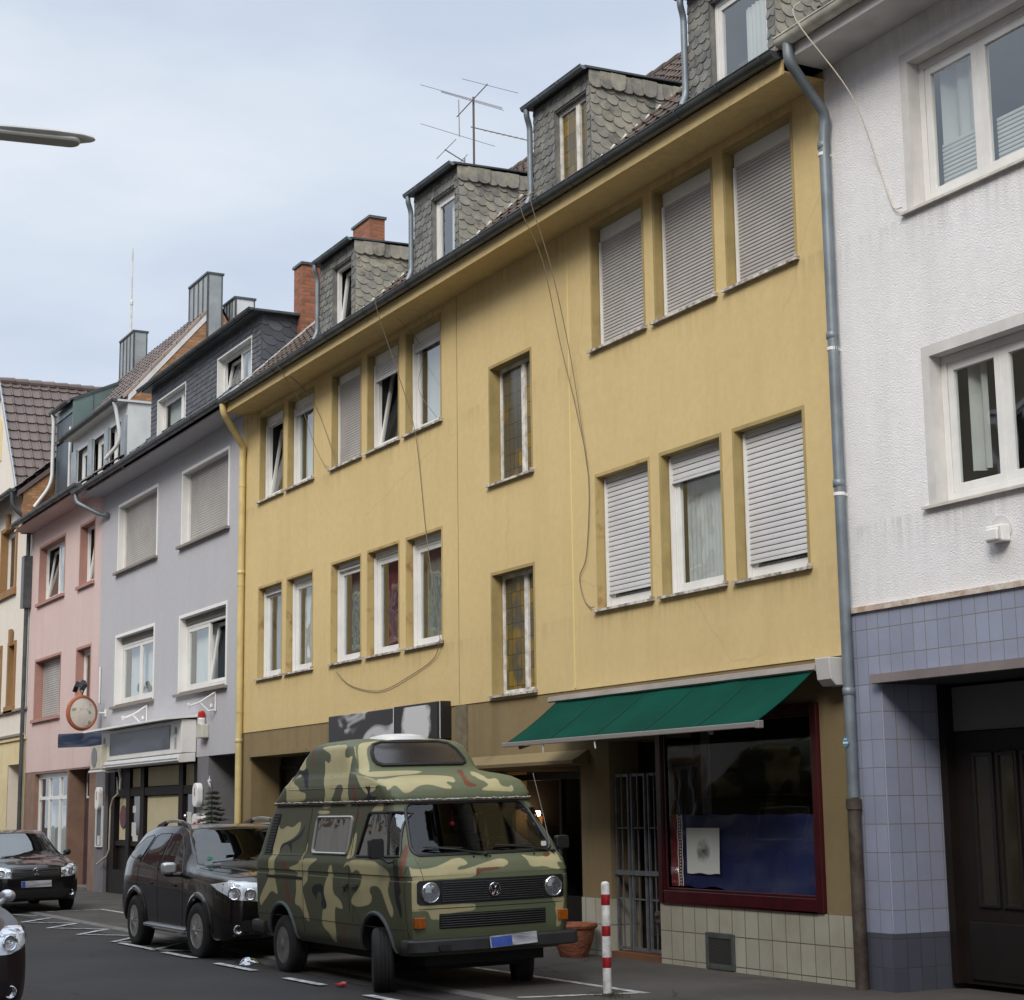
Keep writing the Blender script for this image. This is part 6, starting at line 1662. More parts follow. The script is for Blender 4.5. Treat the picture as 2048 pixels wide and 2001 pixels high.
# ---------------------------------------------------------------- hatchbacks and the off-roader: lengthwise sections
def catmull(P, k):
    out = []; n = len(P)
    for i in range(n - 1):
        p0, p1, p2, p3 = P[max(i - 1, 0)], P[i], P[i + 1], P[min(i + 2, n - 1)]
        for j in range(k):
            t = j / k
            out.append(tuple(.5 * ((2 * b) + (-a + c) * t + (2 * a - 5 * b + 4 * c - d) * t * t + (-a + 3 * b - 3 * c + d) * t ** 3) for a, b, c, d in zip(p0, p1, p2, p3)))
    out.append(tuple(P[-1])); return out
def sections(ST, yc, kx=4, ks=4, smooth=1):
    """ST rows: x, z bottom, half width, z of it, z belt, half width at belt, z top, half width at top, crown drop"""
    S = []
    for i in range(len(ST) - 1):                       # linear in x, with eased joints
        for j in range(kx):
            t = j / kx; S.append(tuple(a + (b - a) * t for a, b in zip(ST[i], ST[i + 1])))
    S.append(ST[-1])
    for _ in range(smooth):
        S = [S[0]] + [(S[i][0],) + tuple(.25 * a + .5 * b + .25 * c for a, b, c in zip(S[i - 1][1:], S[i][1:], S[i + 1][1:])) for i in range(1, len(S) - 1)] + [S[-1]]
    mb = MB(); n = None
    for x, zb, w, zm, zbt, wb, zt, wt, cr in S:
        half = catmull([(0, zb), (w * .82, zb), (w * .965, zb + .05), (w, zm), (wb, zbt), (wt, zt - cr), (wt * .90, zt - cr * .55), (wt * .5, zt - cr * .12), (0, zt)], ks)
        ring = [(x, yc - y, z) for y, z in half] + [(x, yc + y, z) for y, z in half[-2:0:-1]]
        n = len(ring); mb.v += ring
    m = len(S)
    for j in range(m - 1):
        for i in range(n): mb.f.append((j * n + i, j * n + (i + 1) % n, (j + 1) * n + (i + 1) % n, (j + 1) * n + i))
    mb.f.append(tuple(range(n))[::-1]); mb.f.append(tuple(range((m - 1) * n, m * n))); mb.mi = [0] * len(mb.f)
    return mb

def car(name, label, ST, yc, xo, paint, axles, wr, arch, base, extra, roll=1.0):
    C_ = thing(name, (base, yc, 0.012), label, 'car', rot=(R(roll), 0, 0))
    mb = sections(ST, yc); bv_ = bvh_of(mb)
    b = mb.build('body', [paint, seam], C_, smooth=True, angle=50)
    cuts = []
    for ax in axles:
        for s in (-1, 1):
            cuts.append(cutter(MB().lathe((ax, yc + s * .48, wr), [(arch, 0), (arch, s * .8)], 36, 'y'), [seam, seam], C_))
    boolean_cut(b, cuts); b.data.polygons.foreach_set('use_smooth', [True] * len(b.data.polygons)); b.data.set_sharp_from_angle(angle=R(38))
    extra(C_, bv_, yc)
    C_.location.x += xo
    return C_

blackpaint = M('black_car_paint', (0.009, 0.0075, 0.0085), 0.18, coat=.55, spec=.35)
plumpaint = M('dark_brown_car_paint', (0.022, 0.012, 0.012), 0.35, coat=.12, spec=.25)
DX = (-1, 0, 0)
def lamp(P, bv_, pts, d, nm='headlight', circ=(), extra_m=None):
    m = MB(); patch(m, bv_, pts, d, .004, .04); h = m.build(nm, M('lamp_silver', (.85, .86, .88), .25, .0, bs=.4, bscale=22, bd=.02), P, smooth=True)
    for c, r in circ:
        q = onbody(bv_, c, d, .010); q2 = MB(); n_ = Vector(d).normalized() * -1
        a = n_.orthogonal().normalized(); e = n_.cross(a)
        vs = [q] + [q + (a * math.cos(t) + e * math.sin(t)) * r * .95 + n_ * .012 for t in [2 * math.pi * k / 20 for k in range(20)]]
        q2.add(vs, [(0, 1 + k, 1 + (k + 1) % 20) for k in range(20)]); q2.build('reflector', M('lamp_grey_bowl', (.50, .51, .54), .15, .6), h, smooth=True)
        MB().tube([q + (a * math.cos(t) + e * math.sin(t)) * r + n_ * .014 for t in [2 * math.pi * k / 20 for k in range(22)]], .008, 6, caps=False).build('lamp_ring', chrome, h, smooth=True)
        MB().sphere(q + n_ * .004, .012, 6).build('bulb', M('bulb2', (.8, .8, .82), .1, .9), h)
    m = MB(); patch(m, bv_, pts, d, .024, .05); m.build('lens', lampglass, h, smooth=True)
    return h

# off-roader behind the van
def duster_parts(P, bv, yc):
    for s, dd in ((-1, (0, 1, 0)), (1, (0, -1, 0))):
        S = lambda pts: [(a, yc + s * 1.3, b) for a, b in pts]
        for k, pl in enumerate(([(-21.06, .965), (-21.28, 1.20), (-21.50, 1.39), (-21.62, 1.425), (-21.86, 1.43), (-21.98, .985)], [(-22.06, .99), (-21.95, 1.43), (-22.42, 1.42), (-22.55, 1.38), (-22.76, 1.06)], [(-22.86, 1.08), (-22.64, 1.385), (-22.72, 1.405), (-23.02, 1.37), (-23.40, 1.17), (-23.40, 1.14)])):
            m = MB(); patch(m, bv, S(pl), dd, .003, .07); g = m.build('side_window', carglass, P, smooth=True, angle=60)
            m = MB(); linetube(m, bv, S(pl), dd, .007); m.build('seal', black, g)
        gp = MB()
        for pts in ([(-21.02, .93), (-20.98, .60), (-21.05, .33)], [(-22.02, 1.0), (-22.03, .34)], [(-22.86, 1.06), (-22.88, .80), (-22.62, .45), (-22.5, .34)], [(-21.78, 1.41), (-21.55, 1.40), (-21.3, 1.25), (-21.0, .95)], [(-22.86, 1.06), (-22.55, 1.40), (-21.8, 1.42)]):
            linetube(gp, bv, S(pts), dd, .0035, closed=False, n=4)
        gp.build('panel_gap', seam, P)
        for ax in (-20.40, -22.96):
            q = [onbody(bv, (ax + .41 * math.cos(R(a)), yc + s * 1.3, .33 + .40 * math.sin(R(a))), dd, -.01) for a in range(-2, 183, 7)]
            MB().tube(q, .042, 10).build('wheel_arch_flare', blackpaint, P, smooth=True)
        MB().prism([(yc + s * .80, .28), (yc + s * .895, .285), (yc + s * .90, .315), (yc + s * .82, .34)], 'x', -22.52, -20.84).build('side_step', M('silver_sill', (.45, .46, .48), .3, .7), P, bevel=.008)
        for xa in (-22.20, -21.22): MB().prism(rrect(xa - .16, xa - .03, .80, .83, .012), 'y', yc + s * .855, yc + s * .885).build('door_handle', blackpaint, P)
        mr = MB().prism(rrect(yc + s * .97 - .095, yc + s * .97 + .085, .955, 1.095, .045), 'x', -21.26, -21.15); mr = mr.build('wing_mirror', M('silver_mirror_cap', (.50, .51, .53), .3, .5), P, smooth=True, bevel=.03)
        MB().tube([(-21.2, yc + s * .95, .95), (-21.12, yc + s * .82, .95)], .03, 8).sphere((-21.20, yc + s * .97, .96), .07, 8, (.8, 1, .6)).build('mirror_foot', black, mr, smooth=True)
        rl = MB(); q = [(-21.55, 1.47), (-21.68, 1.555), (-21.80, 1.575)]
        z0 = lambda x: onbody(bv, (x, yc + s * .60, 3), (0, 0, -1), 0).z
        yr = yc + s * .585
        rl.prism([(-21.50, z0(-21.50) - .01), (-21.62, z0(-21.6) + .062), (-21.86, z0(-21.8) + .088), (-21.86, z0(-21.8) + .045), (-21.78, z0(-21.78) - .01)], 'y', yr - .022, yr + .022)
        rl.build('roof_rail', M('dark_rail2', (.035, .03, .032), .4), P, bevel=.008); rl = MB()
        rl.prism([(-22.98, z0(-22.98) - .01), (-22.84, z0(-22.84) + .055), (-22.52, z0(-22.5) + .088), (-22.52, z0(-22.5) + .045), (-22.66, z0(-22.66) - .01)], 'y', yr - .022, yr + .022)
        rl = rl.build('roof_rail', M('dark_rail', (.035, .03, .032), .4), P, bevel=.008)
        MB().prism([(-21.861, z0(-21.86) + .088), (-22.2, z0(-22.2) + .100), (-22.519, z0(-22.52) + .088), (-22.519, z0(-22.52) + .050), (-22.2, z0(-22.2) + .062), (-21.861, z0(-21.86) + .050)], 'y', yr - .018, yr + .018).build('rail_bar', M('silver_rail', (.42, .40, .38), .35, .6), rl, bevel=.006)
        for ax in (-20.40, -22.96): wheel(P, ax, yc + s * .79, .325, .21, (4 if ax > -21 else 0), M('dull_alloy', (.42, .41, .40), .4, .6, var=.3, vscale=9), 'alloy', s, .32)
        # lamps wrap round the corner
        hl = [(-19.60, yc + s * .40, .865), (-19.60, yc + s * .40, .66), (-19.7, yc + s * .66, .685), (-19.9, yc + s * .80, .80), (-19.98, yc + s * .845, .865), (-19.8, yc + s * .70, .885)]
        lamp(P, bv, hl, (-1, -s * .38, -.08), circ=(((-19.6, yc + s * .70, .765), .068), ((-19.6, yc + s * .51, .745), .060)))
        c = onbody(bv, (-19.3, yc + s * .66, .36), DX, 0)
        f = MB().lathe(c, [(.05, -.02), (.052, .01), (.045, .014), (.03, 0), (.0001, -.005)], 18, 'x').build('fog_lamp', reflector, P, smooth=True)
    ws = [(-.62, 1.05), (-.69, 1.075), (-.615, 1.41), (-.57, 1.45), (0, 1.465), (.57, 1.45), (.615, 1.41), (.69, 1.075), (.62, 1.05), (0, 1.04)]
    m = MB(); patch(m, bv, [(-20, yc + a, b) for a, b in ws], DX, .003, .07); g = m.build('windscreen', glassmat('off_roader_windscreen', (.10, .11, .11), base=.02, ior=1.5), P, smooth=True, angle=60)
    m = MB(); patch(m, bv, [(-20, yc + a * 1.02, b + (.006 if b > 1.2 else -.006)) for a, b in ws], DX, .001, .07); m.build('windscreen_surround', black, g, smooth=True)
    m = MB(); q = onbody(bv, (-20, yc - .53, 1.115), DX, .006); m.lathe(q, [(.035, 0), (.035, .001)], 14, 'x'); m.build('window_sticker', M('green_sticker', (.10, .38, .25), .5), g)
    w = MB()
    for a, b in ((-.52, .05), (.05, .58)):
        w.tube([onbody(bv, (-20, yc + a, 1.07), DX, .012), onbody(bv, (-20, yc + (a + b) / 2, 1.085), DX, .016), onbody(bv, (-20, yc + b, 1.06), DX, .012)], .008, 5)
    w.build('wiper', black, P)
    m = MB(); patch(m, bv, [(-19, yc + a, b) for a, b in rrect(-.37, .37, .66, .87, .02)], DX, .004, .07); gr = m.build('grille', black, P, smooth=True)
    m = MB()
    for z in (.70, .78, .86): linetube(m, bv, [(-19, yc - .38, z), (-19, yc + .38, z)], DX, .012, closed=False, off=.012)
    m.build('grille_bars', chrome, gr, smooth=True)
    m = MB(); patch(m, bv, [(-19, yc + a, b) for a, b in rrect(-.62, .62, .30, .46, .04)], DX, .004, .07); m.build('lower_grille', seam, P, smooth=True)
    gp = MB()
    linetube(gp, bv, [(-20.85, yc - .70, 2), (-20.3, yc - .63, 2), (-19.85, yc - .50, 2)], (0, 0, -1), .004, closed=False, n=4); linetube(gp, bv, [(-20.85, yc + .70, 2), (-20.3, yc + .63, 2), (-19.85, yc + .50, 2)], (0, 0, -1), .004, closed=False, n=4)
    gp.build('bonnet_gap', seam, P)
    mi = MB(); linetube(mi, bv, [(-20.80, yc - .45, 2), (-20.0, yc - .33, 2)], (0, 0, -1), .010, closed=False); linetube(mi, bv, [(-20.80, yc + .45, 2), (-20.0, yc + .33, 2)], (0, 0, -1), .010, closed=False); mi.build('bonnet_crease', blackpaint, P, smooth=True)
DST = [(-19.56, .36, .46, .50, .62, .44, .70, .36, .02), (-19.58, .30, .62, .48, .74, .59, .82, .50, .03), (-19.63, .25, .74, .46, .83, .70, .905, .60, .05), (-19.75, .22, .81, .46, .87, .78, .96, .68, .06), (-20.0, .22, .86, .50, .90, .83, .995, .73, .07),
       (-20.4, .23, .87, .55, .92, .85, 1.025, .77, .07), (-20.80, .23, .865, .55, .95, .85, 1.05, .78, .06), (-20.92, .23, .865, .55, .96, .85, 1.09, .74, .05), (-21.10, .23, .865, .55, .96, .85, 1.235, .71, .05), (-21.38, .23, .865, .55, .97, .85, 1.445, .67, .05), (-21.50, .23, .865, .55, .98, .85, 1.50, .665, .055),
       (-21.75, .23, .865, .55, .99, .85, 1.525, .665, .055), (-22.1, .23, .865, .55, 1.0, .85, 1.535, .665, .055), (-22.7, .23, .865, .55, 1.03, .85, 1.525, .66, .055), (-23.12, .23, .87, .55, 1.06, .85, 1.485, .65, .055), (-23.36, .25, .87, .55, 1.07, .84, 1.445, .64, .055), (-23.54, .28, .865, .55, 1.05, .82, 1.29, .65, .05), (-23.67, .31, .84, .55, .98, .80, 1.08, .70, .05), (-23.72, .34, .81, .55, .86, .76, .92, .62, .04), (-23.75, .42, .70, .55, .70, .64, .74, .5, .02)]
car('off_roader', 'black compact off-roader with silver roof rails parked between camper van and small hatchback', DST, 7.62, -0.12, blackpaint, (-20.40, -22.96), .33, .385, -21.7, duster_parts)

def hatch_parts(XF, L, hw, H, logo, wheelst, plate=True):
    def f(P, bv, yc):
        X_ = lambda u: XF - u * L
        for s, dd in ((-1, (0, 1, 0)), (1, (0, -1, 0))):
            S = lambda pts: [(X_(a), yc + s * 1.4, b * H) for a, b in pts]
            for pl in ([(.295, .655), (.40, .80), (.46, .90), (.575, .925), (.585, .66)], [(.60, .66), (.59, .925), (.74, .90), (.86, .72), (.85, .67)]):
                m = MB(); patch(m, bv, S(pl), dd, .003, .07); m.build('side_window', carglass, P, smooth=True, angle=60)
            gp = MB()
            for pts in ([(.28, .63), (.29, .30), (.31, .20)], [(.59, .65), (.60, .22)]): linetube(gp, bv, S(pts), dd, .0035, closed=False, n=4)
            gp.build('panel_gap', seam, P)
            mr = MB().sphere((X_(.37), yc + s * (hw + .07), .70 * H), .075, 10, (.6, .95, .75)).tube([(X_(.37), yc + s * (hw + .04), .68 * H), (X_(.32), yc + s * (hw - .05), .66 * H)], .025, 8)
            mr.build('wing_mirror', logo[1], P, smooth=True)
            for u in (.205, .855): wheel(P, X_(u), yc + s * (hw - .095), .29, .18, 0, M('dark_wheel_trim', (.10, .10, .11), .4, .5), 'alloy', s, .285)
            hl = [(XF, yc + s * hw * .52, .43 * H), (XF, yc + s * hw * .55, .535 * H), (XF - .1, yc + s * hw * .78, .565 * H), (XF - .25, yc + s * hw * .95, .565 * H), (XF - .2, yc + s * hw * .95, .49 * H), (XF, yc + s * hw * .75, .435 * H)]
            lamp(P, bv, hl, (-1, -s * .35, -.05), circ=(((XF + .2, yc + s * hw * .82, .50 * H), .055), ((XF + .2, yc + s * hw * .66, .485 * H), .048)))
            c = onbody(bv, (XF + .2, yc + s * hw * .76, .235 * H), DX, 0)
            MB().lathe(c, [(.048, -.02), (.05, .008), (.043, .012), (.03, 0), (.0001, -.005)], 18, 'x').build('fog_lamp', reflector, P, smooth=True)
        wsp = [(-.78 * hw, .665 * H), (-.84 * hw, .685 * H), (-.70 * hw, .90 * H), (-.62 * hw, .935 * H), (0, .95 * H), (.62 * hw, .935 * H), (.70 * hw, .90 * H), (.84 * hw, .685 * H), (.78 * hw, .665 * H), (0, .645 * H)]
        m = MB(); patch(m, bv, [(XF, yc + a, b) for a, b in wsp], DX, .003, .07); g = m.build('windscreen', glassmat('hatchback_windscreen', (.12, .13, .12), base=.05), P, smooth=True, angle=60)
        m = MB(); patch(m, bv, [(XF, yc + a, b) for a, b in wsp], DX, .001, .07); m.build('windscreen_surround', black, g, smooth=True)
        m = MB(); patch(m, bv, [(XF, yc + a, b) for a, b in rrect(-.48 * hw, .48 * hw, .445 * H, .54 * H, .02)], DX, .004, .07); gr = m.build('grille', black, P, smooth=True)
        m = MB()
        for z in (.47, .495, .52): linetube(m, bv, [(XF, yc - .46 * hw, z * H), (XF, yc + .46 * hw, z * H)], DX, .006, closed=False, off=.008)
        m.build('grille_bars', M('grille_satin', (.03, .03, .03), .3), gr)
        if logo[0]:
            m = MB(); vw_badge(m, onbody(bv, (XF, yc, .495 * H), DX, .022), .062, .016); m.build('badge', chrome, gr, smooth=True)
        m = MB(); patch(m, bv, [(XF, yc + a, b) for a, b in rrect(-.80 * hw, .80 * hw, .19 * H, .29 * H, .03)], DX, .004, .07); m.build('lower_grille', seam, P, smooth=True)
        if plate:
            c = onbody(bv, (XF + .2, yc, .355 * H), DX, .012)
            n_ = MB().box(c.x - .004, c.x + .004, yc - .26, yc + .26, c.z - .055, c.z + .055).build('number_plate', platew, P, bevel=.003)
            MB().box(c.x + .0045, c.x + .006, yc - .255, yc - .19, c.z - .05, c.z + .05).build('blue_band', plateb, n_)
    return f
def hatch_st(XF, L, hw, H):
    T = [(-.005, .24, .60, .34, .42, .58, .46, .5, .02), (.0, .19, .74, .32, .46, .71, .52, .60, .03), (.015, .16, .86, .31, .51, .82, .575, .68, .045), (.05, .145, .94, .34, .55, .90, .60, .74, .05), (.12, .14, .985, .38, .585, .95, .635, .80, .05), (.22, .14, 1.0, .40, .62, .965, .665, .84, .05),
         (.275, .14, 1.0, .40, .63, .965, .685, .84, .045), (.31, .14, 1.0, .40, .64, .965, .735, .80, .045), (.39, .14, 1.0, .40, .645, .965, .865, .72, .045), (.45, .14, 1.0, .40, .65, .965, .955, .70, .045), (.53, .14, 1.0, .40, .655, .965, .99, .70, .045), (.66, .14, 1.0, .40, .66, .965, 1.0, .70, .045), (.78, .14, 1.0, .40, .67, .96, .975, .69, .045),
         (.88, .15, .99, .40, .67, .94, .90, .68, .045), (.95, .17, .97, .40, .66, .91, .76, .70, .045), (.985, .20, .93, .40, .60, .87, .63, .70, .04), (1.0, .27, .82, .40, .50, .76, .53, .6, .02)]
    return [(XF - a * L, b * H, c * hw, d * H, e * H, g * hw, h * H, i * hw, j * H) for a, b, c, d, e, g, h, i, j in T]
car('small_hatchback', 'small black hatchback parked in front of the pink house, facing the camera', hatch_st(-31.42, 3.75, .81, 1.42), 7.43, 0, blackpaint, (-31.42 - .205 * 3.75, -31.42 - .855 * 3.75), .285, .335, -33.2, hatch_parts(-31.42, 3.75, .81, 1.42, (True, black), 'alloy'))
car('near_hatchback', 'dark brown car at the left edge, only its front corner in view', hatch_st(-14.1, 4.0, .86, 1.41), 2.51, 0, plumpaint, (-14.1 - .205 * 4.0, -14.1 - .855 * 4.0), .29, .345, -16.0, hatch_parts(-14.1, 4.0, .86, 1.41, (False, M('silver_cap', (.55, .56, .58), .25, .7)), 'alloy'), roll=0)

# ================================================================ SMALL THINGS
# pole with red bands
def bollard():
    B = thing('bollard', (-13.78, 8.27, PAV), 'white marker post with three red bands standing at the pavement edge', 'bollard')
    x, y = -13.78, 8.27
    MB().lathe((x, y, 0), [(.038, PAV), (.038, .985), (.036, 1.0), (.026, 1.012), (.0001, 1.016)], 20).build('post', M('white_post_paint', (.78, .77, .75), .45, var=.25, vscale=12, vcol=(.5, .48, .44)), B, smooth=True)
    red = M('red_band', (.33, .010, .014), .4, var=.15, vscale=10)
    for a, b in ((.810, .903), (.544, .632), (.272, .362)): MB().lathe((x, y, 0), [(.0386, a), (.0392, a + .002), (.0392, b - .002), (.0386, b)], 20).build('red_band', red, B, smooth=True)
    MB().lathe((x, y, 0), [(.052, PAV), (.052, PAV + .02), (.040, PAV + .026)], 16).build('base_collar', iron, B, smooth=True)
bollard()
# terracotta tub
P_ = thing('flower_pot', (-17.62, 10.15, PAV), 'terracotta plant pot with relief on the pavement between the van and the gate', 'plant pot')
MB().lathe((-17.62, 10.15, PAV), [(.0001, 0), (.15, 0), (.16, .02), (.20, .12), (.235, .24), (.24, .30), (.265, .315), (.275, .34), (.262, .365), (.245, .36), (.235, .32), (.0001, .30)], 36).build('pot', M('terracotta', (.27, .095, .05), .8, var=.3, vscale=8, bs=.9, bscale=14, bd=.03), P_, smooth=True)
MB().lathe((-17.62, 10.15, PAV + .30), [(.0001, .005), (.23, .004)], 24).build('soil', M('soil', (.04, .028, .02), .95, bs=.8, bscale=60), P_)
# shop display
bn = thing('window_banner', (-15.2, D + .22, .83), 'dark blue banner with a red edge strip hanging low inside the shop window', 'banner')
def banner_m():
    m, nt, b = new_mat('blue_banner_cloth'); v = coord(nt)
    c = ramp(nt, noise(nt, v, 1.6, 2.0, .4, (1, 1, 3)), .42, (.010, .017, .10), .66, (.035, .045, .12))
    nt.links.new(c, b.inputs['Base Color']); b.inputs['Roughness'].default_value = .8
    return m
bs_ = MB(); n = 60
for i in range(n + 1):
    x = -16.06 + (2.37) * i / n; dz = .012 * math.sin(i * .5)
    for z in (.835 + dz - (.03 if i > 20 else 0), 1.575 + dz * .5): bs_.v.append((x, D + .075 + .006 * math.sin(i * .7), z))
for i in range(n): bs_.f.append((2 * i, 2 * i + 2, 2 * i + 3, 2 * i + 1)); bs_.mi.append(0)
bs_.build('cloth', banner_m(), bn, smooth=True)
MB().box(-16.20, -16.062, D + .062, D + .066, .835, 1.575).box(-16.04, -15.99, D + .062, D + .066, .835, 1.575).build('red_edge', M('banner_red', (.20, .012, .016), .8), bn)
mb = MB()
for x in (-16.055, -15.975): mb.tube([(x + .004 * math.sin(k), D + .058, .84 + .735 * k / 24) for k in range(25)], .006, 4)
for k in range(22): mb.box(-16.024, -16.006, D + .056, D + .060, .85 + k * .033, .866 + k * .033)
mb.build('white_stitching', whitepaint, bn)
ps = thing('poster', (-15.86, D + .17, .97), 'white sheet with a smudged dark picture fixed over the blue banner', 'poster')
def poster_m():
    m, nt, b = new_mat('smudged_poster'); v = coord(nt)
    mp = nt.nodes.new('ShaderNodeMapping'); mp.inputs['Location'].default_value = (-1.55, 0, -1.40); mp.inputs['Scale'].default_value = (5.5, 1, 6.0); nt.links.new(v, mp.inputs[0])
    gr = nt.nodes.new('ShaderNodeTexGradient'); gr.gradient_type = 'SPHERICAL'; nt.links.new(mp.outputs[0], gr.inputs[0])
    f = mixc(nt, 1.0, gr.outputs[0], noise(nt, v, 9.0, 3.0), 'MULTIPLY')
    c = ramp(nt, f, .10, (.85, .85, .82), .42, (.03, .032, .045)); nt.links.new(c, b.inputs['Base Color']); b.inputs['Roughness'].default_value = .8
    return m
mb = MB(); n = 12
for i in range(n + 1):
    x = -15.88 + .61 * i / n; mb.v += [(x, D + .050 - (.012 * max(0, i / n - .8) * 5), .975 - .02 * math.sin(i)* .3), (x, D + .050, 1.44)]
for i in range(n): mb.f.append((2 * i, 2 * i + 2, 2 * i + 3, 2 * i + 1)); mb.mi.append(0)
mb.build('sheet', poster_m(), ps, smooth=True)
rnd = random.Random(8)
bc = [(.35, .30, .22), (.30, .08, .06), (.06, .08, .25), (.5, .5, .48), (.10, .09, .08), (.35, .22, .05)]
for k, (x, w) in enumerate([(-16.15, .16), (-15.85, .10), (-15.66, .20), (-15.30, .26), (-14.98, .2), (-14.70, .26), (-14.38, .12), (-14.20, .3)]):
    q = MB().box(x, x + w, D + .13, D + .17 + .02 * (k % 3), .7005, .735 + .02 * (k % 3)).build('book', M('book_cover', bc[k % 6], .6), None, bevel=.003)
    tag(q, ['tan', 'dark red', 'blue', 'white', 'black', 'ochre', 'second tan', 'second dark red'][k] + ' book lying on the sill below the banner, number %d from the left' % (k + 1), 'book', 'books on the shop window sill')
# lamp burning in the dark entrance
wl2 = thing('wall_lamp', (-20.75, D + 1.0, 1.5), 'lit wall lamp glowing in the dark bar entrance behind the van', 'lamp')
MB().lathe((-20.75, D + .95, 1.60), [(.0001, -.035), (.03, -.03), (.042, 0), (.035, .03), (.0001, .04)], 14).build('bulb', M('lamp_bulb', (1, .7, .4), .5, emis=(1.0, .62, .30), es=14.0), wl2, smooth=True)
MB().lathe((-20.75, D + .95, 1.52), [(.06, -.07), (.065, .045), (.06, .045), (.055, -.07)], 16).build('shade', M('amber_lamp_glass', (.30, .10, .03), .2, emis=(1.0, .35, .08), es=.25), wl2, smooth=True)
MB().tube([(-20.75, D + .95, 1.44), (-20.75, D + 1.25, 1.44), (-20.75, D + 1.69, 1.50)], .012, 6).build('bracket', iron, wl2)
ld = bpy.data.lights.new('lamp_glow', 'POINT'); ld.energy = 3; ld.color = (1, .6, .3); ld.shadow_soft_size = .05
lo = bpy.data.objects.new('lamp_glow', ld); COL.objects.link(lo); lo.parent = wl2; lo.location = Vector((-20.75, D + .84, 1.60)) - Vector((-20.75, D + 1.0, 1.5))

# shop signs with smeared faces
def smear(name, c0, c1, c2, scale, seedoff=(0, 0, 0), stretch=(1, 1, 2.5), p=(.42, .56)):
    m, nt, b = new_mat(name); v = coord(nt)
    mp = nt.nodes.new('ShaderNodeMapping'); mp.inputs['Location'].default_value = seedoff; mp.inputs['Scale'].default_value = stretch; nt.links.new(v, mp.inputs[0])
    n0 = nt.nodes.new('ShaderNodeTexNoise'); n0.inputs['Scale'].default_value = scale; n0.inputs['Detail'].default_value = 1.5; n0.inputs['Distortion'].default_value = 1.2; nt.links.new(mp.outputs[0], n0.inputs['Vector'])
    c = ramp(nt, n0.outputs['Fac'], p[0], c0, p[1], c1)
    if c2: c = mixc(nt, ramp(nt, noise(nt, v, scale * 2.1, 1.0), .58, (0, 0, 0), .66, (1, 1, 1)), c, c2)
    nt.links.new(c, b.inputs['Base Color']); b.inputs['Roughness'].default_value = .35
    return m
s1 = thing('shop_sign', (-24.2, D - .06, 2.62), 'long dark shop sign with a smeared pale streak above the left shopfront', 'sign')
MB().box(-25.50, -22.95, D - .08, D + .0, 2.62, 3.10).build('box', smear('smeared_sign_face', (.018, .017, .02), (.48, .48, .50), None, 1.1, (3, 0, 5), p=(.50, .66)), s1, bevel=.01)
s2 = thing('shop_sign', (-22.1, D - .1, 2.62), 'square black light box sign with a blurred grey emblem beside the long sign', 'sign')
b2 = MB().box(-22.90, -21.38, D - .16, D + .0, 2.60, 3.10).build('box', black, s2, bevel=.008)
def blob_m():
    m, nt, b = new_mat('blurred_emblem'); v = coord(nt)
    mp = nt.nodes.new('ShaderNodeMapping'); mp.inputs['Location'].default_value = (.05, 0, -.56); mp.inputs['Scale'].default_value = (1.75, .2, 2.4); nt.links.new(v, mp.inputs[0])
    gr = nt.nodes.new('ShaderNodeTexGradient'); gr.gradient_type = 'SPHERICAL'; nt.links.new(mp.outputs[0], gr.inputs[0])
    f = mixc(nt, .35, gr.outputs[0], noise(nt, v, 5.0, 2.0))
    nt.links.new(ramp(nt, f, .26, (.010, .010, .012), .38, (.58, .58, .60)), b.inputs['Base Color']); b.inputs['Roughness'].default_value = .3
    return m
MB().box(-22.80, -21.46, D - .164, D - .1605, 2.62, 3.07).build('face', blob_m(), b2)
MB().box(-22.90, -22.885, D - .163, D - .1605, 2.60, 3.10).build('edge_strip', whitepaint, b2); MB().box(-21.395, -21.38, D - .163, D - .1605, 2.60, 3.10).build('edge_strip', whitepaint, b2)

# pub sign board with its hood and lamps
ps_ = thing('pub_sign', (-34.5, D - .2, 2.72), 'wide pub sign with a smeared dark blue face under a white hood', 'sign')
MB().box(-37.70, -32.15, D - .30, D - .01, 2.78, 3.40).build('box', whitepaint, ps_, bevel=.015)
MB().box(-37.0, -32.85, D - .312, D - .3005, 2.88, 3.33).build('face', smear('smeared_pub_face', (.010, .012, .025), (.07, .08, .12), None, .9, (1, 0, 2), (.7, 1, 1.6), (.40, .62)), ps_)
MB().prism([(D - .01, 3.50), (D - .62, 3.43), (D - .62, 3.39), (D - .01, 3.44)], 'x', -38.0, -32.1).build('hood', whitepaint, ps_)
cas = MB().prism([(D - .02, 2.78), (D - .34, 2.76), (D - .37, 2.64), (D - .32, 2.60), (D - .02, 2.62)], 'x', -37.6, -32.15).build('awning_cassette', whitepvc, ps_, bevel=.01)
MB().box(-37.6, -32.15, D - .376, D - .371, 2.675, 2.69).build('cassette_seam', steel, cas)
for x in (-37.45, -32.5):
    mk = MB().lathe((x, D - .303, 3.20), [(.07, -.003), (.07, .0)], 14, 'y'); mk.prism(rrect(x - .055, x + .055, 2.86, 3.08, .05), 'y', D - .306, D - .303)
    mk.build('small_crest', M('grey_crest', (.20, .20, .22), .6, var=.5, vscale=40, vcol=(.6, .6, .6)), ps_)
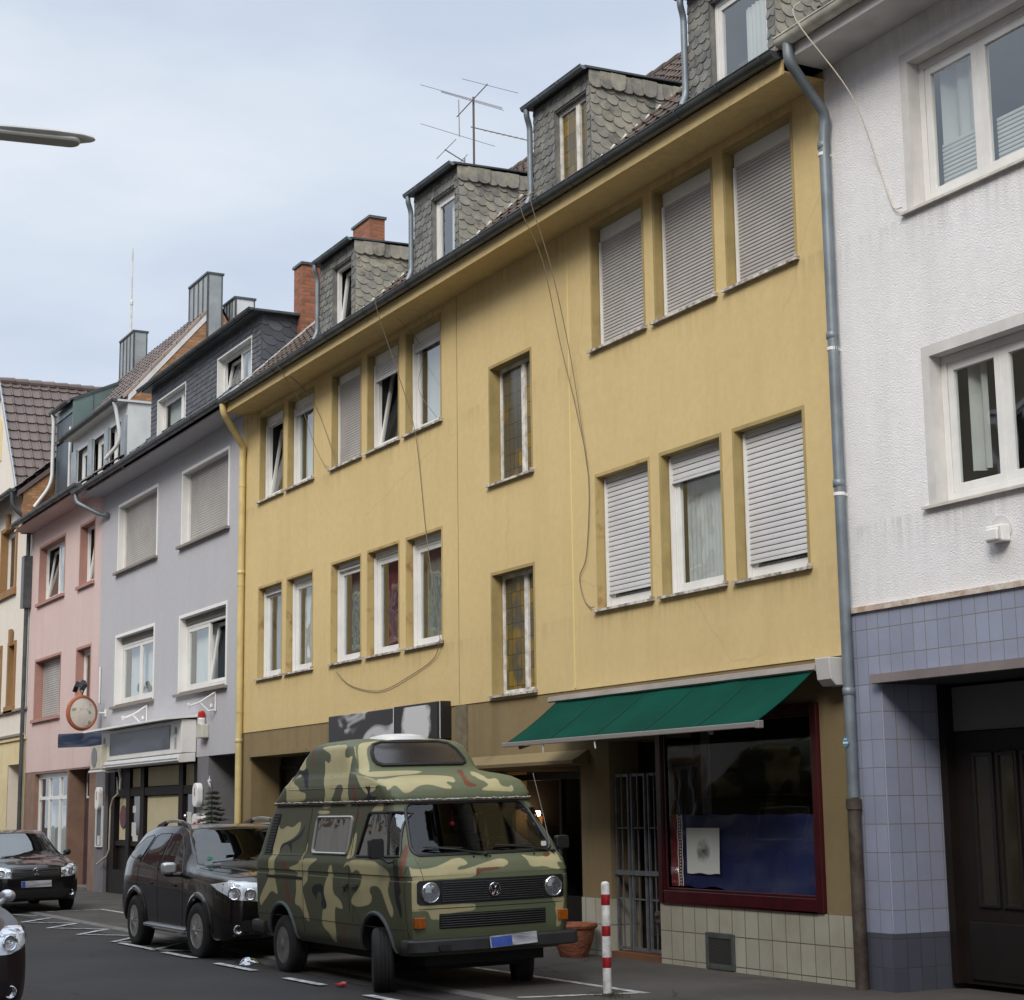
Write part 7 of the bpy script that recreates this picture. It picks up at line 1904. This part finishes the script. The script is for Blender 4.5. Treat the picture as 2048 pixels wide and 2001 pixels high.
def barm(x, lab):
    t = thing('sign_lamp_bracket', (x, D, 3.62), lab, 'bracket', 'white lamp brackets over the pub sign')
    q = MB().tube([(x, D - .02, 3.50), (x, D - .02, 3.86)], .018, 6).tube([(x, D - .02, 3.84), (x - .18, D - .26, 3.66), (x - .30, D - .40, 3.60)], .016, 6)
    q.tube([(x, D - .02, 3.52), (x - .10, D - .12, 3.50), (x - .18, D - .24, 3.64)], .014, 6).lathe((x - .05, D - .08, 3.60), [(.03, -.03), (.03, .03)], 8)
    q.build('arm', whitepaint, t)
    MB().lathe((x - .32, D - .42, 3.60), [(.02, -.04), (.035, .03), (.03, .04)], 10).build('socket', whitepaint, t)
barm(-35.35, 'white lamp bracket over the left half of the pub sign'); barm(-31.05 - .0, 'white lamp bracket at the right end above the pub sign')
al = thing('alarm_lamp', (-31.65, D - .1, 3.05), 'white alarm box with a red beacon right of the pub sign', 'alarm')
MB().box(-31.80, -31.45, D - .14, D - .001, 3.03, 3.28).build('box', M('alarm_box', (.55, .53, .46), .5), al, bevel=.015)
MB().lathe((-31.66, D - .08, 3.28), [(.075, 0), (.075, .10), (.06, .12)], 14).build('collar', whitepaint, al, smooth=True)
MB().lathe((-31.66, D - .08, 3.40), [(.062, 0), (.062, .10), (.04, .13), (.0001, .135)], 14).build('beacon', M('red_beacon', (.45, .02, .012), .25), al, smooth=True)
# round sign, finger sign, spotlights
rs = thing('round_sign', (-38.6, D - .55, 3.46), 'round projecting sign with an orange rim and smeared food picture on the lilac house corner', 'sign')
cx, cy, cz = -38.62, D - .5, 3.86
X = Matrix.Translation((cx, cy, cz)) @ Matrix.Rotation(R(108), 4, 'Z') @ Matrix.Scale(.90, 4)
MB().lathe((0, 0, 0), [(.0001, -.05), (.36, -.05), (.375, -.045), (.375, .045), (.36, .05), (.0001, .05)], 36, 'y').build('disc', smear('smeared_round_face', (.66, .60, .52), (.72, .66, .60), (.28, .32, .20), 3.4, (0, 0, 0), (1, 1, 1)), rs, xform=X, smooth=True)
MB().tube([(.375 * math.cos(2 * math.pi * k / 36), 0, .375 * math.sin(2 * math.pi * k / 36)) for k in range(38)], .06, 8, caps=False).build('rim', M('orange_red_rim', (.42, .13, .06), .4, var=.3, vscale=3), rs, xform=X, smooth=True)
MB().tube([(cx + .1, cy + .35, cz), (cx + .1, D, cz)], .02, 6).box(cx + .05, cx + .15, D - .02, D - .001, cz - .08, cz + .08).build('arm', whitepaint, rs)
for sx in (-1, 1):
    sp = MB().box(-.10, .10, -.05, .05, -.08, .08).build('spotlight', black, rs, bevel=.01, xform=Matrix.Translation((cx + .28 * sx, cy - .06, cz + .58)) @ Matrix.Rotation(R(35 * sx), 4, 'Y') @ Matrix.Rotation(R(-25), 4, 'X'))
    MB().tube([(cx + .22 * sx, cy, cz + .53), (cx, cy, cz + .40)], .014, 6).build('spot_arm', iron, sp)
bs2 = thing('finger_sign', (-38.3, D - .6, 3.1), 'dark blue smeared sign board below the round sign', 'sign')
MB().box(-.70, .70, -.03, .03, -.15, .15).build('board', smear('smeared_blue_board', (.020, .035, .075), (.16, .17, .22), None, 1.3, (0, 0, 0), (.6, 1, 3.0), (.40, .75)), bs2, bevel=.008, xform=Matrix.Translation((-38.75, D - .45, 3.28)) @ Matrix.Rotation(R(30), 4, 'Z'))
# air conditioner
ac = thing('air_conditioner', (-37.3, D - .2, 2.56), 'cream air conditioning unit on a bracket left of the pub front', 'air conditioner')
q = MB().box(-38.10, -37.25, D - .42, D - .06, 2.62, 3.12).build('casing', M('cream_casing', (.56, .53, .44), .5, var=.15, vscale=5), ac, bevel=.015)
MB().lathe((-37.78, D - .425, 2.87), [(.21, -.005), (.20, .004), (.05, .004)], 24, 'y').build('fan_grille', M('grey_fan', (.20, .20, .21), .5), q)
MB().lathe((-37.248, D - .24, 3.00), [(.035, 0), (.035, .003)], 12, 'x').build('red_mark', M('red_mark', (.4, .03, .03), .5), q)
MB().box(-38.15, -37.15, D - .44, D - .40, 2.56, 2.60).box(-38.15, -37.15, D - .05, D - .005, 2.56, 2.60).box(-37.30, -37.26, D - .40, D - .05, 2.56, 2.60).build('bracket', whitepaint, ac)
MB().tube([(-37.2, D - .2, 2.9), (-36.95, D - .15, 2.75), (-36.85, D - .1, 2.4), (-37.02, D - .06, 2.2)], .03, 8).build('hose', whitepaint, ac, smooth=True)
MB().tube([(-37.25, D - .07, 2.45), (-37.30, D - .03, 2.1), (-37.72, D - .02, 2.0), (-37.88, D - .02, 1.8), (-37.90, D - .02, .95), (-38.0, D - .04, .80), (-38.55, D - .10, .62)], .018, 6).build('drain_pipe', cablew, ac, smooth=True)
# dispensers, showcase, menu
def oval(nm, x0, x1, z0, z1, y, lab):
    t = thing(nm, ((x0 + x1) / 2, y, z0), lab, 'dispenser', None)
    MB().prism(rrect(x0, x1, z0, z1, (x1 - x0) * .45), 'y', y - .12, y - .002).build('case', whitepaint, t, bevel=.02)
    MB().box(x0 + .12, x1 - .12, y - .123, y - .1205, z0 + (z1 - z0) * .45, z0 + (z1 - z0) * .8).build('label_field', M('smudged_label', (.35, .33, .4), .6, var=.5, vscale=20, vcol=(.4, .1, .1)), t)
oval('wall_dispenser', -38.80, -38.50, 1.76, 2.26, D, 'white oval wall box on the grey pillar left of the pub door')
oval('wall_dispenser', -32.02, -31.72, 1.78, 2.22, D, 'white oval wall box on the grey pillar right of the pub door')
t = thing('menu_case', (-31.75, D, 1.2), 'white framed menu case with a light, right of the pub door beside the fir tree', 'menu case')
MB().prism(rrect(-32.08, -31.52, 1.15, 1.66, .12), 'y', D - .10, D - .002).build('case', whitepaint, t, bevel=.01); MB().box(-31.97, -31.63, D - .103, D - .1005, 1.2, 1.52).build('sheet', M('menu_sheet', (.42, .34, .30), .7, var=.5, vscale=18), t)
t = thing('notice_board', (-38.65, D, .98), 'tall grey notice board in a white frame on the pillar by the pub', 'notice board')
ringbox(MB(), -38.98, -38.50, .98, 1.86, .025, D - .04, D + .002).build('frame', whitepaint, t); MB().box(-38.955, -38.525, D - .02, D + .001, 1.006, 1.834).build('board', M('slate_grey_board', (.10, .11, .13), .5), t)
MB().box(-38.86, -38.66, D - .024, D - .0205, 1.02, 1.22).build('notice', pm, t)

# fir tree with star beside the pub
ft_ = thing('fir_tree', (-29.98, D - .42, PAV), 'small decorated fir tree with a silver star standing beside the yellow downpipe', 'tree')
tx, ty_ = -29.98, D - .42
MB().tube([(tx, ty_, .25), (tx, ty_, 2.18)], .028, 8, r1=.006).build('trunk', M('fir_bark', (.12, .09, .06), .9), ft_)
MB().lathe((tx, ty_, PAV), [(.0001, 0), (.13, 0), (.17, .26), (.15, .26), (.0001, .24)], 20).build('pot', M('dark_tub', (.05, .04, .035), .7), ft_)
nd = MB(); br_ = MB(); rnd = random.Random(5)
for lv in range(19):
    z = .45 + lv * .088; rad = .78 * (1 - lv / 20.5) + .05
    for k in range(8):
        a = 2 * math.pi * (k + rnd.random() * .6) / 8; L = rad * rnd.uniform(.75, 1.1)
        p0 = Vector((tx, ty_, z)); dr_ = Vector((math.cos(a), math.sin(a) * .38, -.12)).normalized(); p1 = p0 + dr_ * L; p1.z += .10 * L
        if p1.y > D - .12: continue
        br_.tube([p0, (p0 + p1) / 2 + Vector((0, 0, -.03)), p1], .008, 4, r1=.003)
        m_ = int(L / .018)
        for i in range(m_):
            tt = (i + rnd.random()) / m_; q = p0.lerp(p1, tt) + Vector((0, 0, -.03 * math.sin(math.pi * tt)))
            for sd in (-1, 1):
                for up_ in (0, 1):
                    sidev = Vector((-dr_.y, dr_.x, 0)) * sd; tip = q + (sidev * .8 + dr_ * .6 + Vector((0, 0, .35 * up_ - .1))) * rnd.uniform(.06, .10) * (1.25 - tt * .6)
                    w_ = dr_.cross(tip - q).normalized() * .004 + dr_ * .004
                    nd.add([q - w_, q + w_, tip], [(0, 1, 2)])
        if L > .25 and rnd.random() < .8:                       # side twigs
            for sd in (-1, 1):
                tt = rnd.uniform(.4, .8); q = p0.lerp(p1, tt); e = q + (Vector((-dr_.y, dr_.x, 0)) * sd * .7 + dr_ * .7) * L * .4
                br_.tube([q, e], .004, 3)
                for i in range(14):
                    u_ = i / 14; c_ = q.lerp(e, u_)
                    for s2_ in (-1, 1):
                        tip = c_ + (Vector((-dr_.y, dr_.x, 0)) * s2_ * .5 + dr_ * .5 + Vector((0, 0, rnd.uniform(-.2, .3)))) * .055
                        nd.add([c_ - dr_ * .004, c_ + dr_ * .004, tip], [(0, 1, 2)])
br_.build('branches', M('fir_bark2', (.10, .08, .05), .9), ft_); nd.build('needles', M('fir_needles', (.030, .055, .025), .7, var=.4, vscale=6), ft_, merge=False)
st2 = MB()
for k in range(5):
    a = math.pi / 2 + 2 * math.pi * k / 5
    st2.add([(tx + .12 * math.cos(a), ty_ - .05, 2.20 + .12 * math.sin(a)), (tx + .045 * math.cos(a + .63), ty_ - .05, 2.20 + .045 * math.sin(a + .63)), (tx, ty_ - .08, 2.20), (tx + .045 * math.cos(a - .63), ty_ - .05, 2.20 + .045 * math.sin(a - .63)), (tx, ty_ - .02, 2.20)], [(0, 1, 2), (0, 2, 3), (0, 4, 1), (0, 3, 4)])
st2.build('star', M('silver_star', (.75, .78, .85), .25, .3), ft_)
bw = MB()
for k in range(6): bw.sphere((tx - .35 + .12 * k % .5, ty_ - .38 + .05 * k, 1.38 + .05 * (k % 4)), .032, 6)
bw.build('baubles', M('red_bauble', (.35, .02, .03), .2), ft_, smooth=True)
MB().sphere((tx - .22, ty_ - .40, 1.62), .035, 6).sphere((tx - .15, ty_ - .40, 1.30), .03, 6).build('silver_bauble', chrome, ft_, smooth=True)

# cables over the yellow house
def cable(pts, lab, r=.006, m=None, k=6):
    q = [tuple(p) for p in pts]; q = catmull(q, k)
    o = MB().tube(q, r, 5).build('hanging_cable', m or cablemat, None, smooth=True); return tag(o, lab, 'cable', 'loose cables on the yellow house')
y1 = D - .02
cable([(-17.75, 10.2, 9.15), (-17.9, 9.83, 8.93), (-17.93, 9.80, 8.75), (-17.98, 10.10, 8.2), (-18.05, y1 - .1, 7.2), (-17.85, y1, 6.3), (-17.62, y1, 5.48), (-17.70, y1, 4.61), (-17.87, y1, 4.35), (-17.80, y1, 4.10), (-17.66, y1, 3.97), (-17.5, y1 - .03, 3.95)], 'long cable looping from the gutter to the lower left window with grey slats', k=8)
cable([(-17.6, 10.1, 9.1), (-17.68, 9.83, 8.93), (-17.70, 9.80, 8.8), (-17.75, 10.1, 8.0), (-17.82, y1 - .08, 6.9), (-17.62, y1 + .001, 5.50)], 'second cable beside the long one, joining it above the lower shutter', k=8)
cable([(-22.05, 10.0, 9.0), (-22.25, 9.82, 8.93), (-22.28, 9.80, 8.7), (-22.42, 10.2, 7.8), (-22.37, y1 - .03, 6.95), (-22.10, y1, 5.52), (-21.70, y1 + 0, 4.1), (-21.61, y1 - .04, 3.92), (-21.86, y1, 3.71), (-22.56, y1, 3.54), (-23.65, y1, 3.385), (-24.75, y1, 3.53), (-25.33, y1, 3.78)], 'cable crossing the fifth upper window and sagging below the lower windows', k=8)
cable([(-25.6, 10.1, 9.1), (-26.2, 9.83, 8.95), (-26.3, 9.8, 8.8), (-26.35, 10.25, 8.5), (-26.1, y1, 8.0), (-25.25, y1 - .05, 7.03)], 'upper of two thin cables running down to the closed left shutter')
cable([(-26.3, 9.8, 8.8), (-26.45, 10.25, 8.3), (-26.35, y1, 7.6), (-25.9, y1, 7.15), (-25.55, y1 - .05, 7.02)], 'lower thin cable curving down to the closed left shutter', r=.005)
cable([(-22.3, 9.8, 8.85), (-22.55, y1 + .15, 8.3), (-22.30, y1 - .01, 7.6), (-21.62, y1 - .05, 7.03)], 'short cable slanting across the fifth upper window', r=.004)
o = MB().tube(catmull([(-12.45, 9.83, 9.12), (-12.50, 9.80, 8.95), (-12.25, 10.2, 8.2), (-12.22, D - .03, 7.55), (-12.08, D - .025, 7.16), (-12.02, D - .025, 7.04), (-11.88, D - .06, 7.0)], 6), .006, 5).build('hanging_cable', cablew, None, smooth=True); tag(o, 'pale cable running down the white house to its upper window sill', 'cable')

# aerials
an = thing('roof_aerial', (-28.0, 14.3, 12.85), 'tall mast with several crossed television aerials on the ridge of the yellow house', 'aerial')
ax_, ay = -28.0, 14.3
am = M('aerial_mast', (.10, .075, .07), .6, .3); rm_ = M('aerial_rod', (.26, .23, .22), .5, .3)
MB().tube([(ax_, ay, 12.7), (ax_, ay, 14.85)], .022, 8).build('mast', am, an, smooth=True)
def yagi(c, boom, n, L, elem, nm):
    c = Vector(c); boom = Vector(boom).normalized(); elem = Vector(elem).normalized(); q = MB().tube([c - boom * L / 2, c + boom * L / 2], .014, 6)
    for k in range(n):
        p = c + boom * L * (k / (n - 1) - .5) if n > 1 else c; h = nm * (1 - .25 * k / max(1, n - 1)); q.tube([p - elem * h, p + elem * h], .0065, 5)
    return q
def rods(L, nm, r=.0075, boom=None):
    q = MB()
    dn_ = Vector((0, 0, -.12))
    for a, b in L: q.tube([Vector(a) + dn_, Vector(b) + dn_], r * .75, 5)
    if boom: q.tube([Vector(p) + dn_ for p in boom], .011, 6)
    q.build(nm, rm_, an)
rods([((ax_ + .62, ay - .55, 14.99), (ax_ + .62, ay + .62, 14.93)), ((ax_ - .32, ay - .95, 15.16), (ax_ - .32, ay + .78, 15.02)), ((ax_ + .05, ay - .70, 14.92), (ax_ + .05, ay + .62, 14.80)), ((ax_ + .02, ay - .68, 14.95), (ax_ + .02, ay + .6, 14.84))], 'upper_array', boom=[(ax_ - .58, ay - .06, 14.78), (ax_ + .64, ay - .03, 14.98)])
rods([((ax_ - .52, ay - .85, 14.48), (ax_ - .52, ay + .72, 14.30))], 'dipole', boom=[(ax_ - .52, ay - .05, 15.10), (ax_ - .50, ay - .05, 14.36)])
rods([((ax_ + .06, ay + .22 + k * .125, 14.30 - k * .004), (ax_ - .06, ay + .18 + k * .125, 14.40 - k * .004)) for k in range(10)], 'log_array', .006, boom=[(ax_, ay - .06, 14.37), (ax_, ay + 1.45, 14.30)])
a2 = thing('roof_aerial', (-29.4, 14.3, 12.9), 'small low television aerial on the ridge left of the tall mast', 'aerial')
MB().tube([(-29.6, 14.3, 14.18), (-28.75, 14.3, 14.28)], .007, 5).tube([(-29.3, 14.62, 14.02), (-28.9, 14.62, 14.08)], .007, 5).tube([(-29.2, 14.28, 14.23), (-29.15, 14.68, 14.03)], .013, 6).tube([(-29.1, 14.66, 12.5), (-29.1, 14.66, 14.08)], .015, 6).build('array', rm_, a2)

# street lamp reaching in from the left
sl = thing('street_lamp', (-14.0, -1.0, .1), 'grey street lamp head on a long arm high at the left edge', 'street lamp')
lx = -14.0
MB().tube([(lx, -1.0, .1), (lx, -1.0, 6.2), (lx, -.75, 6.75), (lx, -.2, 6.97), (lx, 2.5, 7.13)], .06, 12, r1=.035).build('pole', M('galvanised_pole', (.30, .31, .32), .5, .5), sl, smooth=True)
hd_ = MB(); prof = [(2.45, .045, 7.13), (2.55, .08, 7.14), (2.9, .11, 7.165), (3.25, .115, 7.19), (3.48, .09, 7.205), (3.57, .05, 7.21), (3.595, .02, 7.21)]
sg = 14
for (y_, w_, z_) in prof:
    for k in range(sg):
        a = 2 * math.pi * k / sg; hd_.v.append((lx + w_ * math.cos(a), y_, z_ + (.042 if math.sin(a) > 0 else .035) * math.sin(a) * min(1, w_ / .09)))
for j in range(len(prof) - 1):
    for k in range(sg): hd_.f.append((j * sg + k, j * sg + (k + 1) % sg, (j + 1) * sg + (k + 1) % sg, (j + 1) * sg + k))
hd_.f += [tuple(range(sg))[::-1], tuple(range((len(prof) - 1) * sg, len(prof) * sg))]; hd_.mi = [0] * len(hd_.f)
h_ = hd_.build('lamp_head', M('pale_lamp_housing', (.55, .54, .52), .5, var=.15), sl, smooth=True)
X = Matrix.Translation((lx, 3.05, 7.165)) @ Matrix.Rotation(R(3.5), 4, 'X')
MB().prism(rrect(-.09, .09, -.42, .42, .08), 'z', -.05, -.002).build('lamp_cover', M('greyish_cover', (.42, .41, .37), .25), h_, bevel=.02, xform=X)

# litter
lb = MB(); rnd = random.Random(2)
for j in range(9):
    for i in range(13):
        u, v = i / 12 - .5, j / 8 - .5; r2 = 1 - (u * u + v * v) * 3.2
        lb.v.append((-19.15 + u * .36, 6.88 + v * .26, .018 + max(0, r2) * .16 * (0.5 + rnd.random() * .7) * .38))
for j in range(8):
    for i in range(12): lb.f.append((j * 13 + i, j * 13 + i + 1, (j + 1) * 13 + i + 1, (j + 1) * 13 + i)); lb.mi.append(0)
o = lb.build('plastic_bag', glassmat('clear_film', (.82, .84, .85), base=.22), None); tag(o, 'crumpled clear plastic bag lying on the road by the off-roader', 'plastic bag')
o = MB().box(-.05, .05, -.03, .03, 0, .02).add([(-.05, .03, .02), (.05, .03, .02), (.03, .06, .035), (-.03, .06, .035)], [(0, 1, 2, 3)]).build('wrapper', M('red_wrapper', (.45, .05, .05), .4), None, xform=Matrix.Translation((-16.24, 6.76, .012)) @ Matrix.Rotation(R(20), 4, 'Z'), bevel=.004); tag(o, 'small red wrapper lying on the road before the van', 'litter')

gr_ = MB(); rnd = random.Random(4)
for k in range(260):
    a = rnd.uniform(0, 6.28); d_ = rnd.uniform(.04, .22) ** 1; x = -13.78 + d_ * math.cos(a) * 1.3; y = 8.27 + d_ * math.sin(a) * .7; hh = rnd.uniform(.015, .05)
    gr_.add([(x - .003, y, PAV), (x + .003, y, PAV), (x + rnd.uniform(-.02, .02), y + rnd.uniform(-.015, .015), PAV + hh)], [(0, 1, 2)])
gr_.build('weeds', M('moss_green', (.06, .085, .03), .9, var=.3), kind='stuff', merge=False)
